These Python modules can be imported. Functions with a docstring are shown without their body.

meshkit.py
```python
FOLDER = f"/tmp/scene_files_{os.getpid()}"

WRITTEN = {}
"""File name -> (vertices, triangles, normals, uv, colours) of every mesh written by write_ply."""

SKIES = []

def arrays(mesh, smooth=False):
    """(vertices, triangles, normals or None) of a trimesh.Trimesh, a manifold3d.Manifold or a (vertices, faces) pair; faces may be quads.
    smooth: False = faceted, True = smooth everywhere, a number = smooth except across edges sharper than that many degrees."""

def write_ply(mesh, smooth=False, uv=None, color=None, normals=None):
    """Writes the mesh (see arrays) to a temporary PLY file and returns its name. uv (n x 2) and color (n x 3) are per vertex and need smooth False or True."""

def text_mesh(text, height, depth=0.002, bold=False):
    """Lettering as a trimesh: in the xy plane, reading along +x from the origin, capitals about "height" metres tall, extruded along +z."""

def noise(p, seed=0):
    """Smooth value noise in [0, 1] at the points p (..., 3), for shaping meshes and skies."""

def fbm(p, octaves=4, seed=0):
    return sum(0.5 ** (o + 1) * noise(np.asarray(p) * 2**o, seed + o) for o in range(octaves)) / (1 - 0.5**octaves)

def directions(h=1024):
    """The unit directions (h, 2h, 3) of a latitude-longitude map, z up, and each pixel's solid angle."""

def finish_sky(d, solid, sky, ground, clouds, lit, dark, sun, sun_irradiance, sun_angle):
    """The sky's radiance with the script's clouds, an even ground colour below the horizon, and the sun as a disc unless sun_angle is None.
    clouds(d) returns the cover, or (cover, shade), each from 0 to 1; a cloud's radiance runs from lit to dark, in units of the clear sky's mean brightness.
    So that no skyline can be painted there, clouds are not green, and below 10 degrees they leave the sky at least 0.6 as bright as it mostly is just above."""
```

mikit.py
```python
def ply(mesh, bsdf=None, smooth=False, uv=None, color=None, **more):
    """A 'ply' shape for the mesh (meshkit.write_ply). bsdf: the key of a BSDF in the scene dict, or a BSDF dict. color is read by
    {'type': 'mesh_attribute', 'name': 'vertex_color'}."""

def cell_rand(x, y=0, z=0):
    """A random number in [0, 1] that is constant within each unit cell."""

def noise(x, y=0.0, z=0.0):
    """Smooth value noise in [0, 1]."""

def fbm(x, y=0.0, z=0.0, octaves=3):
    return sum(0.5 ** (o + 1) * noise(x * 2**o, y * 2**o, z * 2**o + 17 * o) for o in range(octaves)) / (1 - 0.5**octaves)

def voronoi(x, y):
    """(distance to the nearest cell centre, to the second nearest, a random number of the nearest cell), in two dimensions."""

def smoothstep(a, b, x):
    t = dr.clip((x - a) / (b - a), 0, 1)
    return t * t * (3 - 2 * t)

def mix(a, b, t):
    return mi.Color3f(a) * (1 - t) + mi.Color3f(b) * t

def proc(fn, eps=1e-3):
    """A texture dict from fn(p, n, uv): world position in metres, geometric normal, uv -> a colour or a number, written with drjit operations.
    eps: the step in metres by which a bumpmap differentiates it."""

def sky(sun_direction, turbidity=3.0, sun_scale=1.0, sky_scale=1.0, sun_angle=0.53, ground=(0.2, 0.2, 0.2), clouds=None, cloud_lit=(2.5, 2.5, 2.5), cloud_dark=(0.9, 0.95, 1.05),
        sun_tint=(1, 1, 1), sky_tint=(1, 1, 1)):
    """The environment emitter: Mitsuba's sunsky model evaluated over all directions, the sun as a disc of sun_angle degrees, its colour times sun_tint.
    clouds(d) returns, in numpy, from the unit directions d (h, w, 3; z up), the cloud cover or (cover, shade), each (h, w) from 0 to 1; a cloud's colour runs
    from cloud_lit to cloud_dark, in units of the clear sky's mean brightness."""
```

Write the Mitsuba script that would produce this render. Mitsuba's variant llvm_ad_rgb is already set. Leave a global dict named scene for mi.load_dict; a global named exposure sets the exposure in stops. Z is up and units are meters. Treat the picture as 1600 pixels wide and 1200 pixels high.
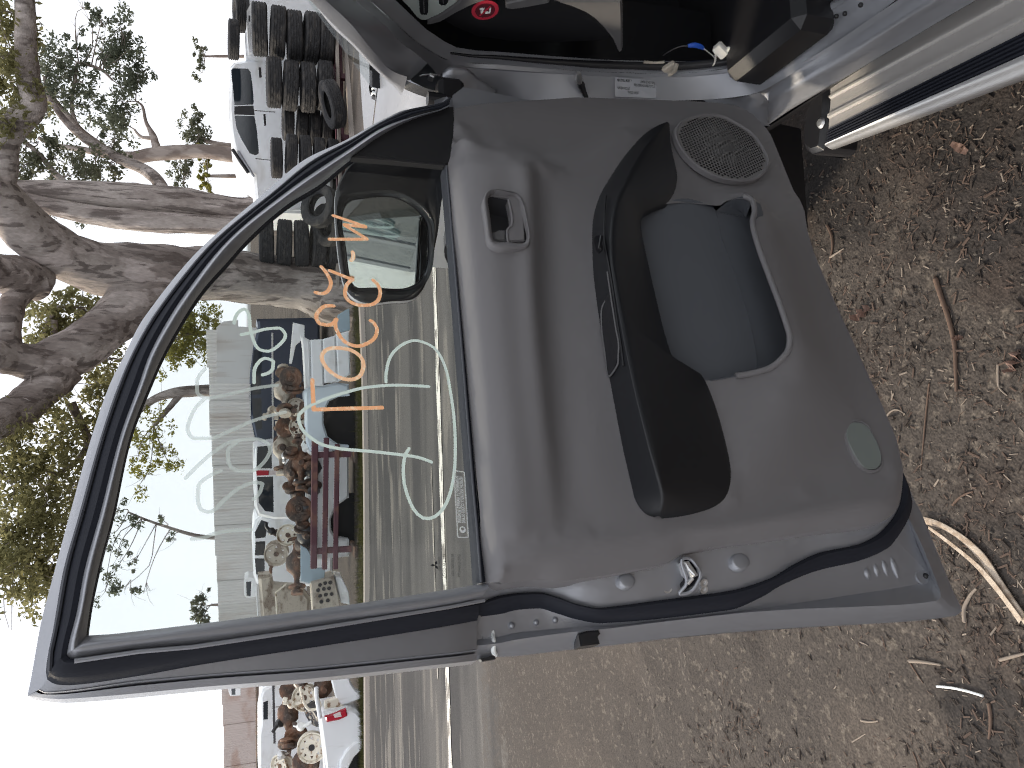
import math, random
import numpy as np, trimesh, mitsuba as mi, mikit, meshkit, drjit as dr
from scipy.interpolate import RBFInterpolator
from scipy.spatial import Delaunay
from shapely.geometry import Polygon, Point, LineString
from shapely import contains_xy
from mikit import noise, fbm, voronoi, smoothstep, mix, cell_rand
T = mi.ScalarTransform4f
scene, labels = {}, {}

# ---------------------------------------------------------------- camera, sky, exposure
CAM_Z, PITCH = 1.6, math.radians(19.0)
scene['camera'] = {'type': 'perspective', 'fov': 2 * math.degrees(math.atan(800 / 1202)), 'fov_axis': 'x', 'near_clip': 0.05, 'far_clip': 900.0,
    'to_world': T().look_at(origin=[0, 0, CAM_Z], target=[0, math.cos(PITCH), CAM_Z - math.sin(PITCH)], up=[1, 0, 0])}   # phone held on its side
scene['sky'] = mikit.sky([-0.74, 0.36, 0.57], turbidity=4.0, sun_scale=0.42, sun_angle=9, sun_tint=(.92, 1.0, 1.12), clouds=lambda d: 0.9 + 0.1 * meshkit.fbm(d * 3, 3),
    cloud_lit=(1.9, 1.93, 2.02), cloud_dark=(1.3, 1.33, 1.42))
exposure = 2.85

# ---------------------------------------------------------------- materials
def rgb(*c): return {'type': 'rgb', 'value': list(c)}
def pri(col, rough=0.5, metal=0.0, spec=0.5, **k):
    d = {'type': 'principled', 'base_color': col if isinstance(col, dict) else rgb(*col), 'roughness': rough, 'metallic': metal, **k}
    if not metal: d['specular'] = spec
    return {'type': 'twosided', 'bsdf': d}
def bumped(b, fn, scale, eps=1e-3):
    return {'type': 'twosided', 'bsdf': {'type': 'bumpmap', 'arbitrary': mikit.proc(fn, eps), 'scale': scale, 'bsdf': b['bsdf']}}
M = {}
def mat(name, d): scene['mat_' + name] = d; M[name] = 'mat_' + name
mat('silver', pri((.305, .314, .340), .36, .5, clearcoat=.4, clearcoat_gloss=.8))
mat('bare', pri((.62, .62, .62), .42, .9))
mat('alu', pri((.42, .40, .38), .55, .35))
mat('trim', bumped(pri((.158, .152, .157), .55, spec=.35), lambda p, n, uv: noise(p.x * 900, p.y * 900, p.z * 900), .00022, 4e-4))
mat('armrest', bumped(pri((.0125, .0132, .0155), .40, spec=.4), lambda p, n, uv: noise(p.x * 900, p.y * 900, p.z * 900), .0002, 4e-4))
mat('cloth', bumped(pri((.080, .086, .098), .85, sheen=.3), lambda p, n, uv: noise(p.x * 1400, p.y * 1400, p.z * 900), .0004, 3e-4))
mat('rubber', pri((.016, .018, .026), .6, spec=.25))
mat('rubber_grey', pri((.045, .048, .06), .45))
mat('black', pri((.012, .012, .014), .4))
mat('sail', pri((.014, .014, .016), .5))
mat('gloss_black', pri((.01, .01, .012), .12))
mat('dark_plastic', pri((.05, .05, .054), .5))
mat('lens_grey', pri((.17, .19, .18), .25))
mat('dark_grille', pri((.150, .144, .142), .5, spec=.4))
scene['mat_pane'] = {'type': 'thindielectric', 'int_ior': 1.5, 'specular_transmittance': rgb(.77, .81, .80), 'specular_reflectance': rgb(.8, .8, .8)}; M['pane'] = 'mat_pane'
mat('mirror', {'type': 'twosided', 'bsdf': {'type': 'conductor', 'material': 'Al', 'specular_reflectance': rgb(.66, .71, .72)}})
mat('vehicle_glass', pri((.015, .022, .03), .06, spec=.8))
def marker(base, thin):
    def f(p, n, uv):
        q = fbm(p.x * 260, p.y * 260, p.z * 260, 3)
        return mix(base, thin, smoothstep(.55, .68, q) * .8)
    return f
def thin(c, t=1.3): return {'type': 'principledthin', 'base_color': c, 'roughness': .7, 'diff_trans': t, 'spec_trans': 0.0}
mat('orange', thin(mikit.proc(marker((.76, .40, .23), (.80, .62, .50)))))
mat('orange_pale', thin(mikit.proc(marker((.80, .50, .33), (.80, .68, .58)))))
mat('chalk', thin(rgb(.60, .70, .71), 1.1))
mat('chalk_pale', {'type': 'blendbsdf', 'weight': .5, 'a': {'type': 'thindielectric', 'specular_transmittance': rgb(1, 1, 1)}, 'b': thin(rgb(.66, .74, .77), 1.1)})
mat('frit', pri((.02, .022, .022), .6)); mat('print_white', pri((.75, .77, .76), .6)); mat('print_grey', pri((.30, .31, .33), .6))
mat('paper', pri((.36, .37, .40), .5)); mat('red', pri((.55, .03, .06), .5)); mat('sticker_dark', pri((.12, .01, .02), .5))
mat('carpet', pri((.016, .016, .018), .95)); mat('carpet_beige', pri((.30, .28, .26), .95)); mat('dash_grey', pri((.30, .33, .31), .55)); mat('knee_grey', pri((.095, .093, .096), .55))
mat('wire_yellow', pri((.55, .42, .16), .5)); mat('wire_white', pri((.62, .60, .54), .5)); mat('blue', pri((.03, .12, .62), .5)); mat('connector', pri((.72, .70, .64), .5))
def white_paint(p, n, uv):
    q = fbm(p.x * 2.1, p.y * 2.1, p.z * 5, 4); s = fbm(p.x * 14, p.y * 14, p.z * 3, 3)
    return mix((.74, .76, .78), (.50, .48, .44), smoothstep(.55, .8, q) * .5 + smoothstep(.62, .8, s) * .35)
mat('white_paint', pri(mikit.proc(white_paint), .3, clearcoat=.4))
mat('blue_white', pri((.58, .66, .72), .35, clearcoat=.3)); mat('panel_blue', pri((.30, .39, .45), .4))
mat('navy', pri((.02, .032, .06), .2, clearcoat=.8)); mat('red_lens', pri((.38, .012, .03), .15)); mat('clear_lens', pri((.62, .55, .55), .15))
def tyre_col(p, n, uv):
    q = fbm(p.x * 9, p.y * 9, p.z * 16, 4); g = fbm(p.x * 90, p.y * 90, p.z * 90, 2)
    return mix((.016, .016, .018), (.055, .050, .046), smoothstep(.5, .75, q) * .7 + smoothstep(.55, .8, g) * .25)
mat('tyre', pri(mikit.proc(tyre_col), .75))
def rust_col(p, n, uv):
    q = fbm(p.x * 7, p.y * 7, p.z * 7, 4); g = fbm(p.x * 45, p.y * 45, p.z * 45, 3)
    return mix(mix((.05, .036, .03), (.15, .075, .045), smoothstep(.35, .7, q)), (.20, .15, .11), smoothstep(.58, .75, g) * .6)
mat('rust', pri(mikit.proc(rust_col), .7))
def dirty_alloy(p, n, uv):
    q = fbm(p.x * 8, p.y * 8, p.z * 8, 4); g = fbm(p.x * 60, p.y * 60, p.z * 60, 2)
    return mix((.42, .38, .32), (.15, .11, .08), smoothstep(.5, .7, q) * .8 + smoothstep(.6, .75, g) * .3)
mat('dirty_alloy', pri(mikit.proc(dirty_alloy), .55))
mat('rim_cream', pri(mikit.proc(lambda p, n, uv: mix((.62, .58, .49), (.24, .15, .09), smoothstep(.56, .72, fbm(p.x * 14, p.y * 14, p.z * 14, 4)))), .5))
mat('maroon', pri(mikit.proc(lambda p, n, uv: mix((.085, .03, .042), (.15, .07, .055), smoothstep(.5, .75, fbm(p.x * 6, p.y * 6, p.z * 6, 4)))), .55))
def sheet_col(p, n, uv):
    r = cell_rand(dr.floor(p.x / .76 + 100)); q = fbm(p.x * 1.2, p.y * 1.2, p.z * .4, 4); s = fbm(p.x * 16, 0, p.z * .9, 3)
    return mix(mix((.54, .535, .515), (.62, .615, .60), r), (.33, .26, .21), smoothstep(.6, .8, q) * .45 + smoothstep(.62, .8, s) * .3)
mat('sheet', pri(mikit.proc(sheet_col), .45)); mat('sheet_pink', pri(mikit.proc(lambda p, n, uv: mix((.52, .45, .42), (.36, .22, .16), smoothstep(.52, .75, fbm(p.x * 1.3, 0, p.z * 2.6, 4)) * .6)), .5))
def bark_col(p, n, uv):
    q = fbm(p.x * 2.6, p.y * 2.6, p.z * .9, 4); s = fbm(p.x * 15, p.y * 15, p.z * 1.6, 4); g = fbm(p.x * 8 + 1.5 * s, p.y * 8, p.z * 1.3 + 5, 4); f = fbm(p.x * 50, p.y * 50, p.z * 14, 3)
    c = mix((.185, .155, .142), (.32, .285, .265), smoothstep(.34, .66, q))
    c = mix(c, (.060, .045, .040), smoothstep(.50, .64, s) * .7)
    c = mix(c, (.42, .37, .35), smoothstep(.57, .68, g) * .7)
    return c * (.7 + .6 * f)
mat('bark', bumped(pri(mikit.proc(bark_col), .85), lambda p, n, uv: fbm(p.x * 22, p.y * 22, p.z * 5, 4), .03, 6e-3))
mat('bark_pale', pri(mikit.proc(lambda p, n, uv: mix((.20, .16, .14), (.36, .31, .28), smoothstep(.4, .65, fbm(p.x * 5, p.y * 5, p.z * 2, 4)))), .85))
def leaf(c): return {'type': 'principledthin', 'base_color': rgb(*c), 'roughness': .5, 'diff_trans': 1.4, 'spec_trans': 0.0}
mat('leaf', leaf((.25, .24, .12))); mat('leaf_dark', leaf((.17, .18, .125))); mat('leaf_yellow', leaf((.27, .26, .075))); mat('leaf_teal', leaf((.17, .19, .14)))
def ground_col(p, n, uv):
    q = fbm(p.x * .9, p.y * .9, 0, 4); m = fbm(p.x * 5, p.y * 5, 3, 4); g = fbm(p.x * 55, p.y * 55, 1, 3); f = noise(p.x * 260, p.y * 260, 5)
    c = mix((.083, .068, .057), (.057, .048, .042), smoothstep(.36, .66, q))
    c = mix(c, (.165, .14, .115), smoothstep(.60, .80, g) * .5)
    h = smoothstep(.42, .58, fbm(p.x * 2.3 + 4, p.y * 2.3, 7, 4) + .24 * dr.clip(p.x + .45, -1, 1) - .20 * dr.clip(p.y - 1.5, 0, 2))  # dark humus, thickened beside the car to paint in part of its shade
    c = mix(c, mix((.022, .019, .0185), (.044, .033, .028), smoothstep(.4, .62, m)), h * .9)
    return c * (.62 + .76 * f)
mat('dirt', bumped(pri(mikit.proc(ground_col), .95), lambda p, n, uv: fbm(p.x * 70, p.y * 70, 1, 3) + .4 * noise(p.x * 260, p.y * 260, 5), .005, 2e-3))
def road_col(p, n, uv):
    d = p.y - .14 * p.x - .05 * p.x * dr.maximum(p.x, 0)
    s = fbm(p.x * .25, d * 3.0, 2, 4); t = fbm(p.x * 1.1 + d * .5, d * 7.0, 6, 3); g = noise(p.x * 190, p.y * 190, 1); q = fbm(p.x * 2.2, p.y * 2.2, 7, 4); f = fbm(p.x * 30, p.y * 30, 9, 3)
    c = mix((.041, .040, .041), (.082, .078, .075), smoothstep(.36, .66, s))
    c = mix(c, (.19, .175, .155), smoothstep(.58, .74, t) * .6)  # pale dust and wear streaks, brightened to paint in a sun-dapple look
    c = mix(c, (.085, .074, .064), smoothstep(5.6, 4.4, d + 1.2 * q) * (.45 + .4 * f) )
    c = mix(c, (.12, .10, .084), smoothstep(.9, 2.4, p.x - .08 * d + 1.6 * (q - .5)) * .85)
    c = c * (.72 + .56 * g)
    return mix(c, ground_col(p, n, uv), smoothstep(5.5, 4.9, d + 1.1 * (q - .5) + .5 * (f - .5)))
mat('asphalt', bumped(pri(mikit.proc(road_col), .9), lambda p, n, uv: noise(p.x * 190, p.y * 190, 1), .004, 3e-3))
mat('line_paint', pri(mikit.proc(lambda p, n, uv: mix((.62, .60, .55), (.20, .185, .165), smoothstep(.46, .62, fbm(p.x * 9, p.y * 26, 0, 4)))), .8))
mat('line_faint', pri(mikit.proc(lambda p, n, uv: mix((.30, .28, .25), (.13, .12, .11), smoothstep(.45, .6, fbm(p.x * 5, p.y * 30, 0, 4)))), .85))
mat('kerb', pri((.30, .265, .235), .9))
mat('chip', pri((.090, .062, .049), .9)); mat('chip_dark', pri((.032, .024, .020), .9)); mat('chip_pale', pri((.24, .20, .165), .9)); mat('stick', pri((.12, .08, .06), .9)); mat('strap', pri(mikit.proc(lambda p, n, uv: mix((.44, .37, .30), (.31, .24, .18), smoothstep(.4, .7, fbm(p.x * 60, p.y * 60, 0, 3)))), .85))
mat('leaf_litter', pri((.19, .12, .095), .8)); mat('gravel', pri(mikit.proc(lambda p, n, uv: mix((.045, .040, .036), (.17, .145, .12), noise(p.x * 70, p.y * 70, 0))), .9))
mat('grass', leaf((.10, .10, .045)))

# ---------------------------------------------------------------- helpers
def key(name, parent=None):
    base = f'{parent}__{name}' if parent else name
    k, i = base, 1
    while k in scene or k in used: k = f'{base}_{i:03d}'; i += 1
    used.add(k); return k
used = set()
def thing(name, label, cat, group=None):
    k = key(name); labels[k] = {'label': label, 'category': cat}
    if group: labels[k]['group'] = group
    return k
def put(name, mesh, m, parent=None, smooth=35, label=None, cat=None, group=None, kind=None, **kw):
    k = key(name, parent)
    if isinstance(mesh, dict): scene[k] = dict(mesh)
    else: scene[k] = mikit.ply(mesh, M[m], smooth=smooth, **kw)
    d = {}
    if label: d['label'] = label
    if cat: d['category'] = cat
    if group: d['group'] = group
    if kind: d['kind'] = kind
    if d: labels[k] = d
    return k
def tm(v, f): return trimesh.Trimesh(np.asarray(v, float), np.asarray(f), process=False)
def cat(*ms): return trimesh.util.concatenate([m for m in ms])
def quads(n, m, wrap_n=False, wrap_m=False):
    i, j = np.meshgrid(np.arange(n if wrap_n else n - 1), np.arange(m if wrap_m else m - 1), indexing='ij')
    a = i * m + j; b = ((i + 1) % n) * m + j; c = ((i + 1) % n) * m + (j + 1) % m; d = i * m + (j + 1) % m
    q = np.stack([a, b, c, d], -1).reshape(-1, 4); return np.vstack([q[:, [0, 1, 2]], q[:, [0, 2, 3]]])
def spline(p, n, closed=False, lin=False):
    p = np.asarray(p, float)
    if closed: p = np.vstack([p, p[:1]])
    s = np.r_[0, np.cumsum(np.linalg.norm(np.diff(p, axis=0), axis=1) + 1e-9)]; t = np.linspace(0, s[-1], n + 1 if closed else n)
    if lin or len(p) < 3: out = np.stack([np.interp(t, s, p[:, k]) for k in range(p.shape[1])], 1)
    else:
        from scipy.interpolate import PchipInterpolator, CubicSpline
        out = (CubicSpline(s, p, bc_type='periodic') if closed else PchipInterpolator(s, p))(t)
    return out[:-1] if closed else out
def ribbon(rails, n=80, sub=1, lin=False, close=False):
    R = np.array([spline(r, n, lin=lin) for r in rails])
    if sub > 1:
        R = np.array([spline(R[:, i], (len(rails) - 1) * sub + 1) for i in range(n)]).transpose(1, 0, 2)
    return tm(R.reshape(-1, 3), quads(len(R), n, close))
def tube(pts, rad, sides=8, n=None, cap=True, flat=None):
    p = np.asarray(pts, float); r = np.broadcast_to(np.asarray(rad, float), (len(p),))
    if n: pr = spline(np.c_[p, r], n); p, r = pr[:, :3], pr[:, 3]
    t = np.gradient(p, axis=0); t /= np.linalg.norm(t, axis=1, keepdims=True) + 1e-12
    a = np.cross(t[0], [0, 0, 1] if abs(t[0][2]) < .9 else [1, 0, 0]); A = []
    for k in range(len(p)):
        a = a - t[k] * (a @ t[k]); a /= np.linalg.norm(a); A.append(a)
    A = np.array(A); B = np.cross(t, A); ang = np.arange(sides) * 2 * np.pi / sides
    v = p[:, None] + r[:, None, None] * (np.cos(ang)[None, :, None] * A[:, None] + np.sin(ang)[None, :, None] * B[:, None])
    f = quads(len(p), sides, False, True); v = v.reshape(-1, 3)
    if cap:
        v = np.vstack([v, p[:1], p[-1:]]); i = np.arange(sides); c0, c1 = len(v) - 2, len(v) - 1; o = (len(p) - 1) * sides
        f = np.vstack([f, np.stack([(i + 1) % sides, i, i * 0 + c0], 1), np.stack([o + i, o + (i + 1) % sides, i * 0 + c1], 1)])
    return tm(v, f)
def lathe(prof, n=40, closed=False):
    """profile (r, y) turned round the y axis"""
    p = np.asarray(prof, float); a = np.arange(n) * 2 * np.pi / n
    v = np.stack([p[:, 0][:, None] * np.cos(a), np.repeat(p[:, 1][:, None], n, 1), p[:, 0][:, None] * np.sin(a)], -1)
    return tm(v.reshape(-1, 3), quads(len(p), n, closed, True))
def at(mesh, pos, rot=(0, 0, 0), s=1.0):
    m = mesh.copy(); mtx = trimesh.transformations.euler_matrix(*np.radians(rot), 'sxyz'); mtx[:3, :3] *= s; mtx[:3, 3] = pos; m.apply_transform(mtx); return m
def box(c, size, rot=(0, 0, 0), bevel=.0):
    sx, sy, sz = np.asarray(size) / 2
    if bevel:
        b = min(bevel, sx * .9, sy * .9, sz * .9)
        pts = [(x * (sx - b * (k != 0)), y * (sy - b * (k != 1)), z * (sz - b * (k != 2))) for x in (-1, 1) for y in (-1, 1) for z in (-1, 1) for k in range(3)]
        m = trimesh.Trimesh(pts).convex_hull
    else: m = trimesh.creation.box(extents=size)
    return at(m, c, rot)
class Frame:
    def __init__(s, o, u, v, w): s.o, s.u, s.v, s.w = [np.asarray(x, float) for x in (o, u, v, w)]
    def __call__(s, p):
        p = np.atleast_2d(np.asarray(p, float)); return s.o + p[:, :1] * s.u + p[:, 1:2] * s.v + p[:, 2:3] * s.w
def prism(out, fr, w0, w1, bevel=0, hole=None):
    """outline (u, v) in frame fr, from w0 (back) to w1 (front, bevelled)"""
    P = Polygon(np.asarray(out)[:, :2]).buffer(0)
    if P.geom_type != 'Polygon': P = max(P.geoms, key=lambda g: g.area)
    if hole is not None: P = P.difference(Polygon(np.asarray(hole)[:, :2]).buffer(0))
    if bevel:
        P = P.simplify(bevel * .05); I = P.buffer(-bevel, join_style=2)
        if I.geom_type != 'Polygon' or len(I.interiors) != len(P.interiors) or I.is_empty: bevel = 0
    m = trimesh.creation.extrude_polygon(P, 1.0, engine='earcut'); parts = []
    def lay(m, a, b): v = m.vertices.copy(); v[:, 2] = a + v[:, 2] * (b - a); return tm(v, m.faces)
    if not bevel: parts = [lay(m, w0, w1)]
    else:
        s = np.sign(w1 - w0); parts = [lay(m, w0, w1 - s * bevel)]; mi_ = lay(trimesh.creation.extrude_polygon(I, 1.0, engine='earcut'), w1 - s * bevel, w1)
        v = mi_.vertices
        # chamfer: lower ring of the inner prism moved outwards
        low = np.abs(v[:, 2] - (w1 - s * bevel)) < 1e-9
        ring = LineString(P.exterior.coords)
        for i in np.nonzero(low)[0]:
            q = ring.interpolate(ring.project(Point(v[i, :2]))); 
            if Point(v[i, :2]).distance(q) < bevel * 3: v[i, :2] = (q.x, q.y)
        parts.append(tm(v, mi_.faces))
    mm = cat(*parts); return tm(fr(mm.vertices), mm.faces)
def sheet(poly, step, wfun, fr, uvout=False):
    """a relief over a polygon in (u, v): edge points kept exactly, inside a grid"""
    P = poly if isinstance(poly, Polygon) else Polygon(np.asarray(poly)[:, :2]).buffer(0)
    rings = [P.exterior] + list(P.interiors); pts = []
    for r in rings:
        L = r.length; k = max(8, int(L / step)); pts += [r.interpolate(i * L / k).coords[0] for i in range(k)]
    x0, y0, x1, y1 = P.bounds
    gx, gy = np.meshgrid(np.arange(x0, x1, step), np.arange(y0, y1, step * .866)); gx[1::2] += step / 2
    g = np.c_[gx.ravel(), gy.ravel()]; I = P.buffer(-step * .45); g = g[contains_xy(I, g[:, 0], g[:, 1])]
    p = np.vstack([np.array(pts), g]); tri = Delaunay(p).simplices; c = p[tri].mean(1); tri = tri[contains_xy(P, c[:, 0], c[:, 1])]
    a = p[tri]; s = np.cross(a[:, 1] - a[:, 0], a[:, 2] - a[:, 0]); tri = np.where((s < 0)[:, None], tri[:, ::-1], tri); tri = tri[np.abs(s) > 1e-12]
    v = np.c_[p, wfun(p)]; m = tm(fr(v), tri); return (m, p) if uvout else m
def rbf(ctrl, smooth=0.0):
    c = np.asarray(ctrl, float); _, i = np.unique(np.round(c[:, :2], 4), axis=0, return_index=True); c = c[i]
    return RBFInterpolator(c[:, :2], c[:, 2], kernel='linear' if smooth < 0 else 'thin_plate_spline', smoothing=max(smooth, 0))
def leaves(centres, radii, counts, rng, size=.07, flat=.8):
    v, f = [], []
    C = np.repeat(np.asarray(centres, float), counts, 0); Rr = np.repeat(np.asarray(radii, float), counts); n = len(C)
    d = rng.normal(size=(n, 3)); d /= np.linalg.norm(d, axis=1, keepdims=True); p = C + d * (Rr * rng.random(n) ** .5)[:, None] * [1, 1, flat]
    a = rng.normal(size=(n, 3)) + [0, 0, -.4]; a /= np.linalg.norm(a, axis=1, keepdims=True); b = np.cross(a, rng.normal(size=(n, 3))); b /= np.linalg.norm(b, axis=1, keepdims=True)
    L = size * (.6 + .8 * rng.random(n))[:, None]; W = L * .24
    V = np.stack([p - a * L * .5, p + b * W, p + a * L * .5, p - b * W], 1).reshape(-1, 3); i = np.arange(n)[:, None] * 4
    return tm(V, np.vstack([i + [0, 1, 2], i + [0, 2, 3]]))
XZ = lambda y0: Frame((0, y0, 0), (1, 0, 0), (0, 0, 1), (0, -1, 0))     # faces the road: u = x, v = z, w towards -y

# ================================================================ setting
def grid_sheet(x0, x1, y0, y1, step, zf):
    xs, ys = np.arange(x0, x1 + 1e-6, step), np.arange(y0, y1 + 1e-6, step); X, Y = np.meshgrid(xs, ys, indexing='ij')
    p = np.c_[X.ravel(), Y.ravel()]; return tm(np.c_[p, zf(p)], quads(len(xs), len(ys)))
def gz(p):
    q = np.c_[p, np.zeros(len(p))]
    return .05 * meshkit.fbm(q * 1.1, 3, 4) + .018 * meshkit.fbm(q * 9, 3, 8) - .045
near = grid_sheet(-3, 3, .2, 4.4, .03, lambda p: gz(p) * np.clip((4.0 - p[:, 1]) / .9, 0, 1) * np.clip((3 - np.abs(p[:, 0])) / .5, 0, 1) * np.clip((p[:, 1] - .2) / .3, 0, 1))
far = [tm([(a, b, 0), (c, b, 0), (c, d, 0), (a, d, 0)], [(0, 1, 2), (0, 2, 3)]) for a, c, b, d in ((-400, 400, 4.4, 400), (-400, 400, -400, .2), (-400, -3, .2, 4.4), (3, 400, .2, 4.4))]
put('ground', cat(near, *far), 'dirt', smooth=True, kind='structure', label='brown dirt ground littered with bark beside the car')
from scipy.interpolate import PchipInterpolator
KERB = PchipInterpolator([-80, -12, -4.1, -1.76, -.2, 2, 4.5, 8, 60], [9.0, 10.3, 10.68, 10.72, 10.86, 11.5, 12.55, 14.4, 46])
EDGE = lambda x: 6.62 + .14 * np.asarray(x) + .004 * np.maximum(0, np.asarray(x)) ** 2
def strip(f0, f1, z0, z1, xs, jag=0.0, seed=0):
    xs = np.asarray(xs, float); w = lambda k: jag * (meshkit.fbm(np.c_[xs * 1.7, xs * 0 + seed + k, xs * 0], 4) - .5)
    a = np.c_[xs, f0(xs) + w(0), xs * 0 + z0]; b = np.c_[xs, f1(xs) + w(9), xs * 0 + z1]; return tm(np.vstack([a, b]), quads(2, len(xs)))
rx = np.linspace(-60, 40, 900); rj = .9 * (meshkit.fbm(np.c_[rx * 1.7, rx * 0, rx * 0], 4) - .5)
put('road', tm(np.vstack([np.c_[rx, EDGE(rx) - 2.0 + rj, rx * 0 - .012], np.c_[rx, EDGE(rx) - 1.8 + rj, rx * 0 + .004], np.c_[rx, KERB(rx), rx * 0 + .006]]), quads(3, 900)), 'asphalt', smooth=True, kind='structure', label='grey asphalt road running past behind the open car door')
put('painted_line', strip(lambda x: EDGE(x) - .06, lambda x: EDGE(x) + .07, .010, .010, np.linspace(-14, 12, 400), .05, 3), 'line_paint', 'road', label='worn white edge line painted along the road')
put('painted_line', strip(lambda x: EDGE(x) + .36, lambda x: EDGE(x) + .40, .010, .010, np.linspace(-2.6, -.75, 60), .03, 5), 'line_faint', 'road', label='short thin line beside the white edge line')
kx = np.linspace(-30, 30, 120)
put('kerb', cat(strip(lambda x: KERB(x) - .02, lambda x: KERB(x) + .02, .0, .06, kx), strip(lambda x: KERB(x) + .02, lambda x: KERB(x) + .16, .06, .062, kx)), 'kerb', kind='structure', smooth=20, label='low pale concrete kerb on the far side of the road')

# ================================================================ the car's open door (u: rear edge to hinge, v: up, w: towards the cabin side)
car = thing('silver_car', 'silver four wheel drive car with its front door swung wide open and its cabin stripped', 'car')
DOOR = Frame((-.3604, .8972, .56), (.88339, .46865, 0), (0, 0, 1), (.46865, -.88339, 0))
LEAN, BELT = math.tan(math.radians(8.0)), .68
lean = lambda v: np.maximum(0, np.asarray(v) - BELT) * LEAN
DR = lambda rails, **k: (lambda m: tm(DOOR(m.vertices), m.faces))(ribbon(rails, **k))
# --- pressed steel shell: hem, flange, step and latch face (rear edge, then lower edge)
E0 = [(0.0226,0.7805,0),(0.0246,0.7506,0),(0.0226,0.719,0),(0.0226,0.6405,0),(0.0216,0.586,0),(0.0217,0.51,0),(0.0186,0.3897,0),(0.0127,0.2613,0),(0.0087,0.1939,0),(0.0032,0.0626,0),(0.003,0.0114,0),(0.0089,-0.0087,0)]
E1 = [(0.0325,0.7802,0.004),(0.0308,0.7508,0.004),(0.0304,0.7189,0.004),(0.0306,0.6404,0.004),(0.0297,0.5859,0.004),(0.0301,0.5097,0.004),(0.0282,0.389,0.004),(0.0217,0.2607,0.004),(0.0197,0.1924,0.004),(0.0155,0.0601,0.004),(0.0155,0.0295,0.004),(0.019,0.0147,0.004)]
E2 = [(0.0379,0.7843,0.023),(0.037,0.7552,0.023),(0.039,0.7234,0.023),(0.0403,0.6457,0.023),(0.0396,0.5919,0.023),(0.0403,0.5167,0.023),(0.0404,0.4216,0.023),(0.037,0.3131,0.023),(0.0304,0.2034,0.023),(0.0251,0.0859,0.023),(0.0254,0.0583,0.023),(0.031,0.0453,0.023)]
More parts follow.
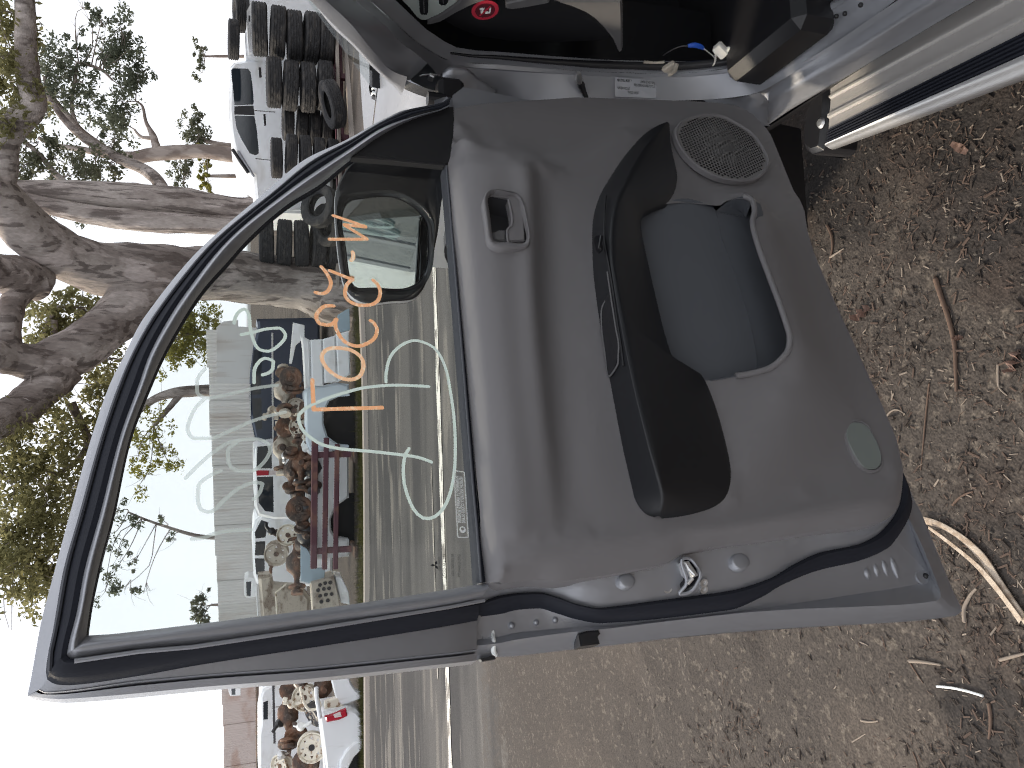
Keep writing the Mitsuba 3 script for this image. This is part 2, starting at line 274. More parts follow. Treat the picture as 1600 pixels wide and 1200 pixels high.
E2b = [(0.0463,0.7804,0.012),(0.0462,0.7507,0.012),(0.0491,0.7183,0.012),(0.0475,0.64,0.012),(0.0434,0.5871,0.014),(0.0433,0.5113,0.014),(0.0434,0.4152,0.014),(0.0471,0.2985,0.008),(0.0509,0.1803,0.006),(0.0547,0.0803,0.006),(0.0588,0.0464,0.006),(0.0653,0.0347,0.008)]
E3 = [(0.0681,0.7925,0.02),(0.0711,0.7676,0.02),(0.0718,0.7425,0.02),(0.0749,0.7165,0.02),(0.074,0.6908,0.02),(0.0653,0.6661,0.02),(0.0556,0.6414,0.02),(0.0474,0.6071,0.02),(0.0448,0.5139,0.02),(0.0458,0.418,0.02),(0.0587,0.3571,0.02),(0.0717,0.3199,0.02),(0.0879,0.2461,0.02),(0.0957,0.1722,0.02),(0.1108,0.1089,0.02),(0.1244,0.0848,0.02)]
E4 = [(0.0848,0.7942,0.036),(0.0857,0.7697,0.036),(0.0912,0.7441,0.036),(0.0921,0.7187,0.036),(0.0907,0.6932,0.036),(0.0828,0.6685,0.036),(0.0718,0.6443,0.036),(0.0637,0.6102,0.036),(0.0658,0.5165,0.036),(0.0684,0.4205,0.036),(0.0792,0.3498,0.036),(0.0962,0.2999,0.036),(0.1094,0.2496,0.036),(0.1167,0.1762,0.036),(0.1288,0.1344,0.036),(0.1415,0.1111,0.036)]
E5 = [(0.0888,0.7856,0.052),(0.0943,0.757,0.054),(0.0979,0.7323,0.056),(0.1005,0.7067,0.056),(0.0984,0.6815,0.056),(0.0915,0.6568,0.056),(0.0821,0.6324,0.056),(0.075,0.5982,0.056),(0.0743,0.5619,0.056),(0.0817,0.5224,0.056),(0.0851,0.4829,0.056),(0.0908,0.4254,0.056),(0.0933,0.3793,0.056),(0.1023,0.3444,0.056),(0.1161,0.3067,0.056),(0.1226,0.2798,0.056),(0.1235,0.2364,0.056),(0.128,0.1878,0.056),(0.1371,0.1454,0.056),(0.1486,0.1205,0.056)]
E6 = [(0.0948,0.7883,0.066),(0.0997,0.7645,0.072),(0.097,0.7504,0.075),(0.0997,0.7089,0.075),(0.0943,0.672,0.075),(0.0973,0.6103,0.075),(0.1009,0.5642,0.075),(0.1059,0.5209,0.075),(0.1176,0.4936,0.075),(0.1244,0.417,0.075),(0.1274,0.3408,0.075),(0.1329,0.2687,0.075),(0.1346,0.189,0.075),(0.1383,0.1542,0.075),(0.1443,0.1393,0.075)]
B0 = [(0.0089,-0.0087,0),(0.0186,-0.0101,0),(0.0387,-0.0077,0),(0.1011,-0.0074,0),(0.1676,-0.0075,0),(0.1921,-0.0034,0),(0.2583,-0.0041,0),(0.3573,-0.0015,0),(0.4805,0.0009,0),(0.6139,0.0035,0),(0.7755,-0.0001,0),(0.9624,0.001,0)]
B1 = [(0.019,0.0147,0.004),(0.0301,0.0075,0.004),(0.0459,0.0057,0.004),(0.1032,0.0088,0.004),(0.1753,0.0181,0.004),(0.2052,0.0183,0.004),(0.2575,0.0205,0.004),(0.3556,0.0196,0.004),(0.4778,0.0197,0.004),(0.6102,0.0229,0.004),(0.7705,0.0201,0.004),(0.9558,0.022,0.004)]
B2 = [(0.031,0.0453,0.023),(0.0423,0.0419,0.023),(0.1001,0.0418,0.023),(0.165,0.0473,0.023),(0.1994,0.0464,0.023),(0.2507,0.0487,0.023),(0.3466,0.048,0.023),(0.4661,0.0485,0.023),(0.5956,0.0519,0.023),(0.7524,0.0496,0.023),(0.9335,0.052,0.023)]
B2b = [(0.0653,0.0347,0.008),(0.0753,0.0335,0.008),(0.1165,0.0363,0.008),(0.1692,0.0438,0.01),(0.2041,0.0431,0.01),(0.2559,0.0456,0.01),(0.3529,0.0452,0.01),(0.4738,0.0462,0.01),(0.6047,0.0501,0.01),(0.7631,0.0484,0.01),(0.9461,0.0514,0.01)]
B3_ = [(0.1244,0.0848,0.02),(0.1386,0.0651,0.02),(0.1563,0.0448,0.02),(0.1749,0.0331,0.02),(0.1976,0.03,0.02),(0.2365,0.0312,0.02),(0.3119,0.0366,0.02),(0.4227,0.0353,0.02),(0.5559,0.0428,0.02),(0.7317,0.0464,0.02),(0.9338,0.0715,0.02)]
B4 = [(0.1415,0.1111,0.036),(0.1585,0.0854,0.036),(0.1825,0.0624,0.036),(0.2088,0.0484,0.036),(0.2363,0.0484,0.036),(0.3224,0.0523,0.036),(0.4201,0.0566,0.036),(0.5583,0.0612,0.036),(0.7327,0.0648,0.036),(0.9241,0.0928,0.036)]
B5 = [(0.1486,0.1205,0.056),(0.1617,0.1006,0.056),(0.1744,0.087,0.056),(0.1917,0.0761,0.056),(0.2181,0.0673,0.056),(0.3191,0.075,0.056),(0.4211,0.0792,0.056),(0.5576,0.0838,0.056),(0.7296,0.0875,0.056),(0.9097,0.1181,0.056)]
B6 = [(0.1415,0.1495,0.085),(0.1532,0.1295,0.085),(0.1645,0.1168,0.085),(0.1872,0.1021,0.085),(0.2077,0.096,0.085),(0.3112,0.1034,0.085),(0.4104,0.1113,0.085),(0.543,0.1144,0.085),(0.7242,0.1022,0.07),(0.9342,0.1059,0.05)]
F0 = [(0.9766,0.7036,0.0233),(0.9587,0.7154,0.025),(0.9304,0.7561,0.0307),(0.9193,0.7823,0.0344),(0.8841,0.8253,0.0404),(0.8182,0.8927,0.0499),(0.7595,0.9588,0.0592),(0.6842,1.0149,0.0671),(0.5786,1.0916,0.0778),(0.5527,1.108,0.0802),(0.5139,1.1293,0.0831),(0.4734,1.1493,0.086),(0.441,1.1637,0.088),(0.3943,1.1779,0.09),(0.362,1.1882,0.0914),(0.2922,1.202,0.0934),(0.2062,1.2145,0.0951),(0.1394,1.2235,0.0964),(0.0909,1.2295,0.0972),(0.0417,1.2322,0.0976),(0.0277,1.2333,0.0978)]
F1 = [(0.9548,0.7067,0.0357),(0.9387,0.7181,0.0374),(0.9126,0.7581,0.043),(0.9024,0.7817,0.0463),(0.8662,0.8243,0.0523),(0.8018,0.8899,0.0615),(0.7428,0.9554,0.0707),(0.6687,1.011,0.0785),(0.5649,1.0869,0.0892),(0.5394,1.1032,0.0915),(0.5013,1.1243,0.0944),(0.4615,1.1441,0.0972),(0.4296,1.1584,0.0992),(0.3854,1.1719,0.1011),(0.3536,1.1816,0.1025),(0.2848,1.1954,0.1044),(0.2006,1.2075,0.1061),(0.1346,1.2155,0.1073),(0.0866,1.219,0.1077),(0.04,1.2206,0.108),(0.0306,1.2216,0.1081)]
F2 = [(0.9423,0.708,0.0399),(0.93,0.7177,0.0413),(0.9063,0.755,0.0465),(0.8947,0.7787,0.0499),(0.8584,0.8223,0.056),(0.7947,0.8868,0.0651),(0.7348,0.9522,0.0743),(0.6601,1.0077,0.0821),(0.5615,1.0828,0.0926),(0.5351,1.0991,0.0949),(0.4973,1.1195,0.0978),(0.4586,1.1387,0.1005),(0.4268,1.1531,0.1025),(0.3835,1.1681,0.1046),(0.3518,1.1771,0.1059),(0.2817,1.191,0.1078),(0.1985,1.2032,0.1095),(0.1334,1.2125,0.1108),(0.0855,1.215,0.1112),(0.0477,1.2175,0.1115),(0.0379,1.2155,0.1113)]
F3 = [(0.9173,0.7136,0.0567),(0.9034,0.7291,0.0589),(0.8834,0.7607,0.0633),(0.8693,0.7831,0.0665),(0.8316,0.8344,0.0737),(0.7679,0.8941,0.0821),(0.6622,0.9883,0.0953),(0.5583,1.0668,0.1064),(0.4884,1.1044,0.1116),(0.4359,1.1281,0.115),(0.3788,1.1477,0.1177),(0.345,1.155,0.1188),(0.2791,1.1698,0.1208),(0.1949,1.1817,0.1225),(0.1295,1.1917,0.1239),(0.0957,1.1942,0.1243),(0.0652,1.1984,0.1249),(0.0561,1.1991,0.125)]
F4 = [(0.8967,0.7199,0.0736),(0.8832,0.7351,0.0757),(0.8635,0.7661,0.0801),(0.8483,0.7882,0.0832),(0.8072,0.8388,0.0903),(0.744,0.8973,0.0985),(0.6413,0.9886,0.1114),(0.5446,1.0632,0.1219),(0.4751,1.0996,0.127),(0.4237,1.1229,0.1303),(0.3693,1.1424,0.133),(0.3361,1.1497,0.134),(0.2714,1.1644,0.1361),(0.1887,1.1762,0.1377),(0.1245,1.1856,0.1391),(0.0907,1.1881,0.1394),(0.0613,1.1918,0.1399),(0.0567,1.1919,0.1399)]
F5 = [(0.9212,0.7117,0.0505),(0.9058,0.7275,0.0527),(0.8827,0.7596,0.0572),(0.8632,0.7858,0.0609),(0.8155,0.8348,0.0678),(0.7426,0.8997,0.0769),(0.693,0.9397,0.0825),(0.6431,0.9885,0.0894),(0.5672,1.0441,0.0972),(0.5393,1.0605,0.0995),(0.4836,1.0936,0.1041),(0.4416,1.1126,0.1068),(0.3834,1.1345,0.1099),(0.36,1.1414,0.1108),(0.2745,1.1623,0.1138),(0.1969,1.1711,0.115),(0.1306,1.1811,0.1164),(0.0964,1.1845,0.1169),(0.0736,1.1854,0.117)]
G0 = [(0.0277,1.2333,0.0978),(0.0259,1.227,0.0969),(0.0215,1.2019,0.0934),(0.0201,1.1397,0.0846),(0.02,1.0925,0.078),(0.0173,0.9657,0.0601),(0.0192,0.8177,0.0343),(0.0215,0.7768,0.0136)]
G1 = [(0.0306,1.2216,0.1081),(0.0271,1.2147,0.1072),(0.0271,1.1994,0.105),(0.0302,1.139,0.0965),(0.0304,1.0921,0.0899),(0.028,0.9661,0.0722),(0.0298,0.8187,0.0445),(0.033,0.7784,0.0258)]
G2 = [(0.0379,1.2155,0.1113),(0.0325,1.2069,0.11),(0.0309,1.1913,0.1079),(0.0338,1.1388,0.1005),(0.0384,1.0922,0.0939),(0.0472,0.9657,0.0761),(0.0592,0.8162,0.0491),(0.0645,0.7761,0.0335)]
G3 = [(0.0561,1.1991,0.125),(0.0516,1.1941,0.1243),(0.0556,1.1383,0.1164),(0.0559,1.0918,0.1099),(0.0642,0.9662,0.0922),(0.0761,0.8192,0.0716),(0.0813,0.7804,0.0591)]
G4 = [(0.0567,1.1919,0.1399),(0.058,1.1874,0.1393),(0.0609,1.137,0.1322),(0.064,1.0911,0.1258),(0.0717,0.9671,0.1084),(0.0822,0.8222,0.088),(0.0895,0.7727,0.079)]
G5 = [(0.0736,1.1854,0.117),(0.0733,1.1665,0.1144),(0.0744,1.14,0.1107),(0.0771,1.0927,0.104),(0.0851,0.9649,0.086),(0.0982,0.8151,0.065),(0.103,0.7627,0.0616)]
shell = [DR([E0, E1, E2, E2b, E3, E4, E5, E6], n=200, sub=1, lin=False), DR([B0, B1, B2, B2b, B3_, B4, B5, B6], n=120)]
skin_edge = [p[:2] for p in E0] + [p[:2] for p in B0[1:]]
back = np.array([(u, v, -.012 - .03 * math.sin(min(1, max(0, v / .75)) * 3.1)) for u, v in skin_edge])
low = Polygon(skin_edge + [(1.02, .2), (1.0, .72), (.02, .74)]).buffer(0)
shell.append(sheet(low, .03, lambda p: -.001 - .035 * np.clip(low.exterior.length * 0 + np.array([low.exterior.distance(Point(q)) for q in p]) / .09, 0, 1) ** .6, DOOR))
inner = Polygon([p[:2] for p in E6[1:]] + [p[:2] for p in B6[1:]] + [(.99, .7), (.1, .74)]).buffer(0)
shell.append(sheet(inner.buffer(-.002), .05, lambda p: np.full(len(p), .04), DOOR))
door = put('door', cat(*shell), 'silver', car, smooth=32, label='open front door seen from its cabin side, grey trim on a silver shell')
st_ = lambda a, b, t, d: [tuple(np.array(p) * (1 - t) + np.array(q) * t + [0, 0, d]) for p, q in zip(a, b)]
put('window_frame', cat(DR([F0, F1, F2], n=160), DR([G0, st_(G0, G1, .62, -.002), st_(G0, G1, .70, -.012), st_(G0, G1, .80, -.012), st_(G0, G1, .92, .002), G1, G2], n=90), DR([[(p[0], p[1], p[2] - .03) for p in F0], F0], n=160), DR([[(p[0], p[1], p[2] - .03) for p in G0], G0], n=90),
    DR([[(p[0], p[1], p[2] - .03) for p in F0], [(p[0], p[1], p[2] - .012) for p in F5]], n=160), DR([[(p[0], p[1], p[2] - .03) for p in G0], [(p[0], p[1], p[2] - .012) for p in G5]], n=90)), 'silver', door, smooth=30)
put('window_sash', DR([F3, F4, F5], n=160, sub=4), 'silver', door, smooth=40)
put('window_sash', DR([G3, G4, G5], n=90, sub=4), 'silver', door, smooth=40)
def seal(a, b, w, n): 
    a, b = np.array(a), np.array(b); A, B = spline(a, n), spline(b, n); m = (A + B) / 2 + [0, 0, w]; q1 = A * .78 + B * .22 + [0, 0, w * .85]; q3 = A * .22 + B * .78 + [0, 0, w * .85]
    return tm(DOOR(np.vstack([A + [0, 0, .001], q1, m, q3, B + [0, 0, .001]])), quads(5, n))
put('weatherstrip', cat(seal(E3, E4, .012, 200), seal(B3_, B4, .012, 120), seal(F2, F3, .008, 160), seal(G2, G3, .012, 90)), 'rubber', door, smooth=50, label='black rubber weatherstrip all round the open door')
lip = [(np.array(a) * .75 + np.array(b) * .25 + [0, 0, .010]) for a, b in zip(spline(F2, 60), spline(F3, 60))]
put('seal_lip', tube(DOOR(lip), .0022, 6), 'rubber_grey', door)
put('glass_run', cat(DR([F5, [(p[0], p[1], p[2] - .010) for p in F5]], n=160), DR([G5, [(p[0], p[1], p[2] - .010) for p in G5]], n=90)), 'rubber', door)
put('sash_trim', tube(DOOR([(0.048,1.1906,0.1338),(0.052,1.1371,0.1262),(0.0523,1.0911,0.1198),(0.0616,0.9671,0.1023),(0.0745,0.8213,0.0799),(0.0807,0.7736,0.0692)]), .0022, 6), 'silver', door)
# --- glass and what is on it
GL = [(0.7562,0.8934,0.07),(0.7006,0.9408,0.0767),(0.6553,0.988,0.0833),(0.5782,1.0441,0.0912),(0.4934,1.0941,0.0982),(0.3937,1.1355,0.104),(0.2809,1.1633,0.1079),(0.2024,1.1722,0.1092),(0.1355,1.1823,0.1106),(0.0778,1.1871,0.1113),(0.0718,1.1867,0.1112),(0.0731,1.1406,0.1047),(0.0837,0.9645,0.08),(0.1006,0.7738,0.0532),(0.2846,0.7565,0.0507),(0.4985,0.7437,0.049),(0.6653,0.7377,0.0481),(0.7886,0.7356,0.0478),(0.7734,0.8166,0.0592)]
def on_glass(P, w=.04):
    out = []
    for g in getattr(P, 'geoms', [P]):
        m = trimesh.creation.extrude_polygon(g, 1.0, engine='earcut'); keep = m.face_normals[:, 2] > .5; v = m.vertices.copy(); v[:, 2] = w + lean(v[:, 1]); out.append(tm(DOOR(v), m.faces[keep]))
    return cat(*out)
put('window_glass', on_glass(Polygon([p[:2] for p in GL]).buffer(0)), 'pane', door, smooth=False, label='clear greenish door window with hand writing on it')
def stroke(p, wd, closed=False, n=60, sd=0):
    c = spline(np.array(p)[:, :2], n, closed); c = np.vstack([c, c[:1]]) if closed else c
    P = LineString(c).buffer(wd / 2)
    return P
def writing(name, m, wd, lines, label=None, closed=()):
    from shapely import union_all
    put(name, on_glass(union_all([stroke(l, wd, i in closed) for i, l in enumerate(lines)]).simplify(.0001), .0375), m, door, smooth=False, label=label)
writing('orange_letter', 'orange', .0054, [[(0.6457,0.9219,0.0715),(0.635,0.8758,0.065)], [(0.6338,0.8759,0.065),(0.6324,0.9069,0.0694)], [(0.6312,0.907,0.0694),(0.6127,0.8755,0.065)], [(0.6116,0.8756,0.065),(0.6015,0.9295,0.0726)]], 'orange hand written letter M on the window')
writing('orange_dash', 'orange_pale', .0058, [[(0.5846,0.8977,0.0681),(0.5768,0.8973,0.068),(0.5695,0.9005,0.0685)]], 'short orange dash on the window')
writing('orange_digit', 'orange', .0054, [[(0.5515,0.9432,0.0745),(0.5388,0.935,0.0733),(0.5265,0.9313,0.0728),(0.512,0.9363,0.0735),(0.5066,0.9451,0.0748),(0.5076,0.9527,0.0758)], [(0.5468,0.932,0.0729),(0.5365,0.9007,0.0685)], [(0.5365,0.9007,0.0685),(0.5243,0.9103,0.0699),(0.5101,0.9129,0.0702),(0.4993,0.9074,0.0695),(0.4948,0.8935,0.0675),(0.498,0.8772,0.0652),(0.5092,0.8655,0.0636),(0.5226,0.8626,0.0632),(0.5331,0.8655,0.0636),(0.5399,0.8714,0.0644)]], 'orange hand written digit 5 on the window, seen from behind')
writing('orange_digit', 'orange', .0054, [[(0.489,0.9296,0.0726),(0.4877,0.9391,0.0739),(0.4793,0.9488,0.0753),(0.4686,0.9534,0.0759),(0.4582,0.9488,0.0753),(0.4573,0.9388,0.0739),(0.4679,0.9264,0.0721)], [(0.4667,0.9282,0.0724),(0.4585,0.9286,0.0724),(0.4449,0.925,0.0719),(0.433,0.9164,0.0707),(0.4285,0.9021,0.0687),(0.4351,0.8861,0.0665),(0.4475,0.8747,0.0649),(0.458,0.8721,0.0645),(0.4669,0.875,0.0649),(0.4715,0.88,0.0656)]], 'orange hand written digit 3 on the window, seen from behind')
writing('orange_digit', 'orange_pale', .0054, [[(0.4103,0.9483,0.0752),(0.4198,0.9405,0.0741),(0.4234,0.9237,0.0717),(0.4201,0.9069,0.0694),(0.4085,0.8957,0.0678),(0.3939,0.8958,0.0678),(0.3809,0.9035,0.0689),(0.3769,0.9179,0.0709),(0.3831,0.934,0.0732),(0.3963,0.9457,0.0748)]], 'orange hand written digit 0 on the window', (0,))
writing('orange_digit', 'orange', .0054, [[(0.3726,0.9619,0.0771),(0.331,0.9619,0.0771)], [(0.331,0.9619,0.0771),(0.3388,0.8744,0.0648)]], 'orange hand written digit 7 on the window, nearest the rear of the door')
writing('white_letter', 'chalk', .0043, [[(0.3747,0.8069,0.0553),(0.3737,0.8473,0.061),(0.3676,0.8909,0.0671),(0.357,0.9231,0.0717),(0.3431,0.9535,0.0759),(0.3304,0.9735,0.0788),(0.3195,0.9808,0.0798),(0.3067,0.9781,0.0794),(0.2926,0.9671,0.0779),(0.2829,0.9506,0.0755),(0.2786,0.9275,0.0723),(0.2769,0.8973,0.068),(0.2743,0.8671,0.0638),(0.2707,0.8355,0.0594),(0.2641,0.8155,0.0565)]], 'large white looped marker letter beside the orange 7')
writing('white_letter', 'chalk', .0043, [[(0.282,0.8437,0.0605),(0.2721,0.8498,0.0614),(0.2545,0.8539,0.0619),(0.2373,0.8547,0.0621),(0.2204,0.8522,0.0617),(0.2038,0.8472,0.061),(0.193,0.8401,0.06),(0.1879,0.8307,0.0587),(0.1903,0.8204,0.0572),(0.1985,0.8094,0.0557),(0.2137,0.799,0.0542),(0.2398,0.7888,0.0528),(0.2666,0.7827,0.0519),(0.3035,0.778,0.0513),(0.3416,0.7759,0.051),(0.3908,0.7772,0.0512),(0.4209,0.783,0.052),(0.4394,0.7951,0.0537),(0.4464,0.8177,0.0569),(0.4301,0.8467,0.0609),(0.4088,0.8601,0.0628),(0.3771,0.8662,0.0637)]], 'large white hooked marker letter low on the window')
writing('white_letter', 'chalk', .0043, [[(0.4465,1.0553,0.0902),(0.4613,1.0516,0.0897),(0.4691,1.0432,0.0885),(0.4611,1.0378,0.0878),(0.4421,1.0363,0.0876),(0.4236,1.0325,0.087),(0.4113,1.0257,0.0861),(0.4094,1.0165,0.0848),(0.4192,1.0024,0.0828),(0.4354,0.9934,0.0816),(0.4453,1.0004,0.0825),(0.4425,1.0162,0.0847),(0.436,1.0317,0.0869),(0.4305,1.0469,0.0891)]], 'white looped marker letter at the top of the window next to the tree trunk')
writing('white_letter', 'chalk', .0043, [[(0.3636,1.032,0.087),(0.3779,1.0319,0.087),(0.3938,1.0258,0.0861),(0.3991,1.0182,0.085),(0.3953,1.009,0.0837),(0.3851,1.0099,0.0839),(0.3751,1.0222,0.0856)]], 'small thick white marker loop on the window')
writing('white_scrawl', 'chalk_pale', .0043, [[(0.3776,1.0879,0.0948),(0.3596,1.0959,0.0959),(0.346,1.0955,0.0959),(0.3391,1.0849,0.0944),(0.3448,1.0639,0.0915),(0.3557,1.032,0.087),(0.3621,1.0049,0.0832)], [(0.3382,1.087,0.0947),(0.3174,1.1002,0.0966),(0.2985,1.1043,0.0971),(0.2868,1.0973,0.0961),(0.2874,1.0811,0.0939),(0.2981,1.0585,0.0907),(0.3126,1.0322,0.087),(0.3256,0.9958,0.0819)], [(0.2385,1.1044,0.0971),(0.254,1.0918,0.0954),(0.27,1.0767,0.0933),(0.2843,1.0562,0.0904),(0.2885,1.0301,0.0867),(0.284,1.0179,0.085),(0.2759,1.0144,0.0845),(0.257,1.0232,0.0857),(0.248,1.0359,0.0875),(0.2478,1.0498,0.0895),(0.2586,1.0602,0.0909),(0.2721,1.061,0.091),(0.2828,1.0513,0.0897)], [(0.2475,1.0682,0.0921),(0.2403,1.0815,0.0939),(0.2288,1.0911,0.0953),(0.2161,1.0914,0.0953),(0.2013,1.0872,0.0947),(0.1991,1.0793,0.0936),(0.2124,1.0644,0.0915),(0.2276,1.0476,0.0892),(0.2339,1.0304,0.0867),(0.2324,1.0234,0.0858),(0.2239,1.0255,0.0861),(0.2138,1.0332,0.0871)], [(0.1691,1.0959,0.0959),(0.1696,1.0864,0.0946),(0.1736,1.0756,0.0931),(0.1775,1.0561,0.0904),(0.1779,1.036,0.0875)]], 'faint white scrawled marker strokes across the upper window')
# --- window label and etched marks (read from outside)
def mirrored_text(txt, h, p0, p1, w, bold=False, fit=True):
    m = meshkit.text_mesh(txt, h, .0002, bold); v = m.vertices; L = v[:, 0].max(); a, b = np.array(p0), np.array(p1); d = (b - a) / np.linalg.norm(b - a); s = np.linalg.norm(b - a) / L if fit else 1
    n = np.array([-d[1], d[0]]); n = n if n[1] > 0 else -n
    q = a + (v[:, :1] * s) * d + v[:, 1:2] * n; keep = np.abs(m.face_normals[:, 2]) > .5
    return tm(DOOR(np.c_[q, w + lean(q[:, 1])]), m.faces[keep])
LB = [np.array(p[:2]) for p in [(0.2499,0.7857,0.0559),(0.2483,0.7743,0.0543),(0.1637,0.7805,0.0551),(0.164,0.7916,0.0567)]]
rim = Polygon(LB).buffer(.002); put('window_label', on_glass(rim.difference(rim.buffer(-.0012)), .0412), 'print_white', door, smooth=False, label='white outlined security label on the window')
def lerp2(s, t): return (LB[0] * (1 - s) + LB[1] * s) * (1 - t) + (LB[3] * (1 - s) + LB[2] * s) * t
put('label_text', cat(mirrored_text('VEHICLE SECURITY CODED GLASS', .0042, lerp2(.86, .06), lerp2(.86, .80), .0412, True), mirrored_text('PERMANENTLY MARKED WINDOW', .0042, lerp2(.38, .06), lerp2(.38, .80), .0412, True)), 'print_white', door, smooth=False)
cR = lerp2(.5, .9); put('label_emblem', on_glass(Point(cR).buffer(.0042).difference(Point(cR + [.001, 0]).buffer(.0022)), .0412), 'print_white', door, smooth=False)
EM = np.array([(0.1291,0.8265,0.0616)][0][:2]); rh = lambda a: Polygon([EM, EM + .0034 * np.array([math.cos(a - .52), math.sin(a - .52)]), EM + .0059 * np.array([math.cos(a), math.sin(a)]), EM + .0034 * np.array([math.cos(a + .52), math.sin(a + .52)])])
put('etched_emblem', on_glass(rh(math.pi / 2), .0412), 'frit', door, smooth=False, label='small dark three diamond emblem etched in the window corner')
for a in (math.pi * 7 / 6, math.pi * 11 / 6): put('etched_emblem', on_glass(rh(a), .0412), 'frit', door, smooth=False)
marks = []
for px, txt, h in (([(0.1419,0.8111,0.0594),(0.1131,0.8146,0.0599)], 'E11 43R-00274', .0042), ([(0.1416,0.8012,0.058),(0.115,0.8045,0.0585)], 'M 130 DOT 414', .0034), ([(0.1413,0.7928,0.0569),(0.1131,0.7965,0.0574)], 'CCC E000199', .0032), ([(0.139,0.8188,0.0605),(0.1219,0.8208,0.0608)], 'TEMPERED', .0026)):
    marks.append(mirrored_text(txt, h, px[0][:2], px[1][:2], .0412))
put('etched_text', cat(*marks), 'frit', door, smooth=False, label='rows of tiny dark etched glass markings')
# --- belt seal and mirror sail
BS0 = [(0.7748,0.7408,0.0545),(0.6587,0.7463,0.0553),(0.4854,0.7558,0.0567),(0.3775,0.7617,0.0575),(0.3002,0.766,0.0581),(0.2279,0.7704,0.0587),(0.1769,0.7731,0.0591),(0.1032,0.7776,0.0597)]; BS1 = [(0.7634,0.7399,0.0684),(0.6473,0.7463,0.0693),(0.4765,0.7555,0.0706),(0.3701,0.7615,0.0715),(0.2938,0.7659,0.0721),(0.2226,0.77,0.0726),(0.1723,0.7723,0.073),(0.1004,0.7768,0.0736)]; BS2 = [(0.7703,0.7327,0.0634),(0.6533,0.7388,0.0643),(0.481,0.7485,0.0656),(0.3727,0.7545,0.0665),(0.2959,0.7586,0.0671),(0.2242,0.7621,0.0675),(0.1734,0.7642,0.0678),(0.1025,0.7679,0.0684)]
put('belt_seal', cat(DR([BS0, BS1, BS2], n=60), DR([[(p[0], p[1], p[2] - .02) for p in BS0], BS0], n=60)), 'rubber', door, smooth=25)
put('belt_seal_lip', tube(DOOR([(p[0], p[1], p[2] + .003) for p in BS1]), .0016, 6), 'rubber_grey', door)
SA = [(0.7484,0.8921,0.0798),(0.7602,0.8816,0.0783),(0.8182,0.8352,0.0718),(0.8676,0.7862,0.0649),(0.8841,0.7602,0.0613),(0.9105,0.7082,0.054),(0.8604,0.7122,0.0545),(0.8016,0.7241,0.0562),(0.7759,0.7328,0.0574),(0.7694,0.7424,0.0588),(0.7606,0.8091,0.0681),(0.7499,0.8813,0.0783)]
SF = Frame(DOOR([(0, BELT, .0)])[0], (.88339, .46865, 0), np.array([0, 0, 1]) + LEAN * np.array([.46865, -.88339, 0]), (.46865, -.88339, 0))
put('mirror_sail', prism([(p[0], p[1] - BELT) for p in SA], SF, .046, .058, .002), 'sail', door, smooth=25, label='black triangular trim at the front corner of the window')
put('sail_edge', tube(SF(np.array([(p[0], p[1] - BELT, .056) for p in [(0.7544,0.884,0.0787),(0.762,0.809,0.0681),(0.7714,0.7399,0.0584)]])), .0025, 8), 'sail', door)
# --- door mirror beyond the glass
MO = [(0.393,1.373,1.42),(0.365,1.375,1.442),(0.336,1.375,1.453),(0.303,1.375,1.455),(0.252,1.373,1.452),(0.196,1.372,1.445),(0.168,1.37,1.437),(0.152,1.369,1.425),(0.142,1.366,1.398),(0.147,1.363,1.357),(0.154,1.359,1.316),(0.17,1.358,1.302),(0.231,1.358,1.283),(0.283,1.358,1.273),(0.342,1.358,1.265),(0.392,1.359,1.262),(0.397,1.363,1.301),(0.396,1.368,1.358)]
MG = [(0.315,1.374,1.441),(0.325,1.373,1.434),(0.332,1.372,1.414),(0.336,1.365,1.342),(0.33,1.364,1.328),(0.286,1.359,1.289),(0.272,1.359,1.288),(0.178,1.359,1.31),(0.172,1.36,1.32),(0.167,1.367,1.398),(0.169,1.369,1.424),(0.183,1.37,1.431),(0.239,1.372,1.439)]
MN_ = np.array((.0202, -.9955, .0910)); MN_ /= np.linalg.norm(MN_); ex = np.cross((0, 0, 1), -MN_); ex = -ex if ex[0] < 0 else ex; ex /= np.linalg.norm(ex); ez = np.cross(ex, -MN_); ez = -ez if ez[2] < 0 else ez
mo = np.array(MO); mo = mo - ((mo - mo.mean(0)) @ MN_)[:, None] * MN_; mc = mo.mean(0); mo2 = spline(mo, 70, True)
ring = lambda s, d: (mc + (mo2 - mc) * s - MN_ * d)
put('mirror_housing', tm(np.vstack([ring(1, 0.0), ring(1.012, .012), ring(1.0, .04), ring(.9, .085), ring(.66, .12), ring(.02, .135)]), quads(6, 70, False, True)), 'silver', door, smooth=60, label='silver backed door mirror outside the window')
MG = np.array(MG); MG = MG - ((MG - MG.mean(0)) @ MN_)[:, None] * MN_; mg = spline(MG, 60, True); gc = mg.mean(0); mg = gc + (mg - gc) * .95
mgx = lambda s, d: gc + (mg - gc) * s + MN_ * d
from_ring = np.array([mo2[np.argmin(np.linalg.norm(mo2 - q, axis=1))] for q in mgx(1.25, 0)])
bz = np.vstack([ring(1.0, -.0)[[int(i * 70 / 60) for i in range(60)]]])
def polar(c, pts): d = (pts - c); return np.arctan2(d @ ez, d @ ex)
ang = np.linspace(-math.pi, math.pi, 90, endpoint=False)
def radial(c, pts, s=1.0, d=0.0):
    a = polar(c, pts); r = np.linalg.norm(pts - c, axis=1); o = np.argsort(a); rr = np.interp(ang, np.r_[a[o] - 2 * math.pi, a[o], a[o] + 2 * math.pi], np.tile(r[o], 3)) * s
    return c + np.cos(ang)[:, None] * rr[:, None] * ex + np.sin(ang)[:, None] * rr[:, None] * ez + MN_ * d
fine = spline(mg, 240, True); fo = spline(mo2, 240, True)
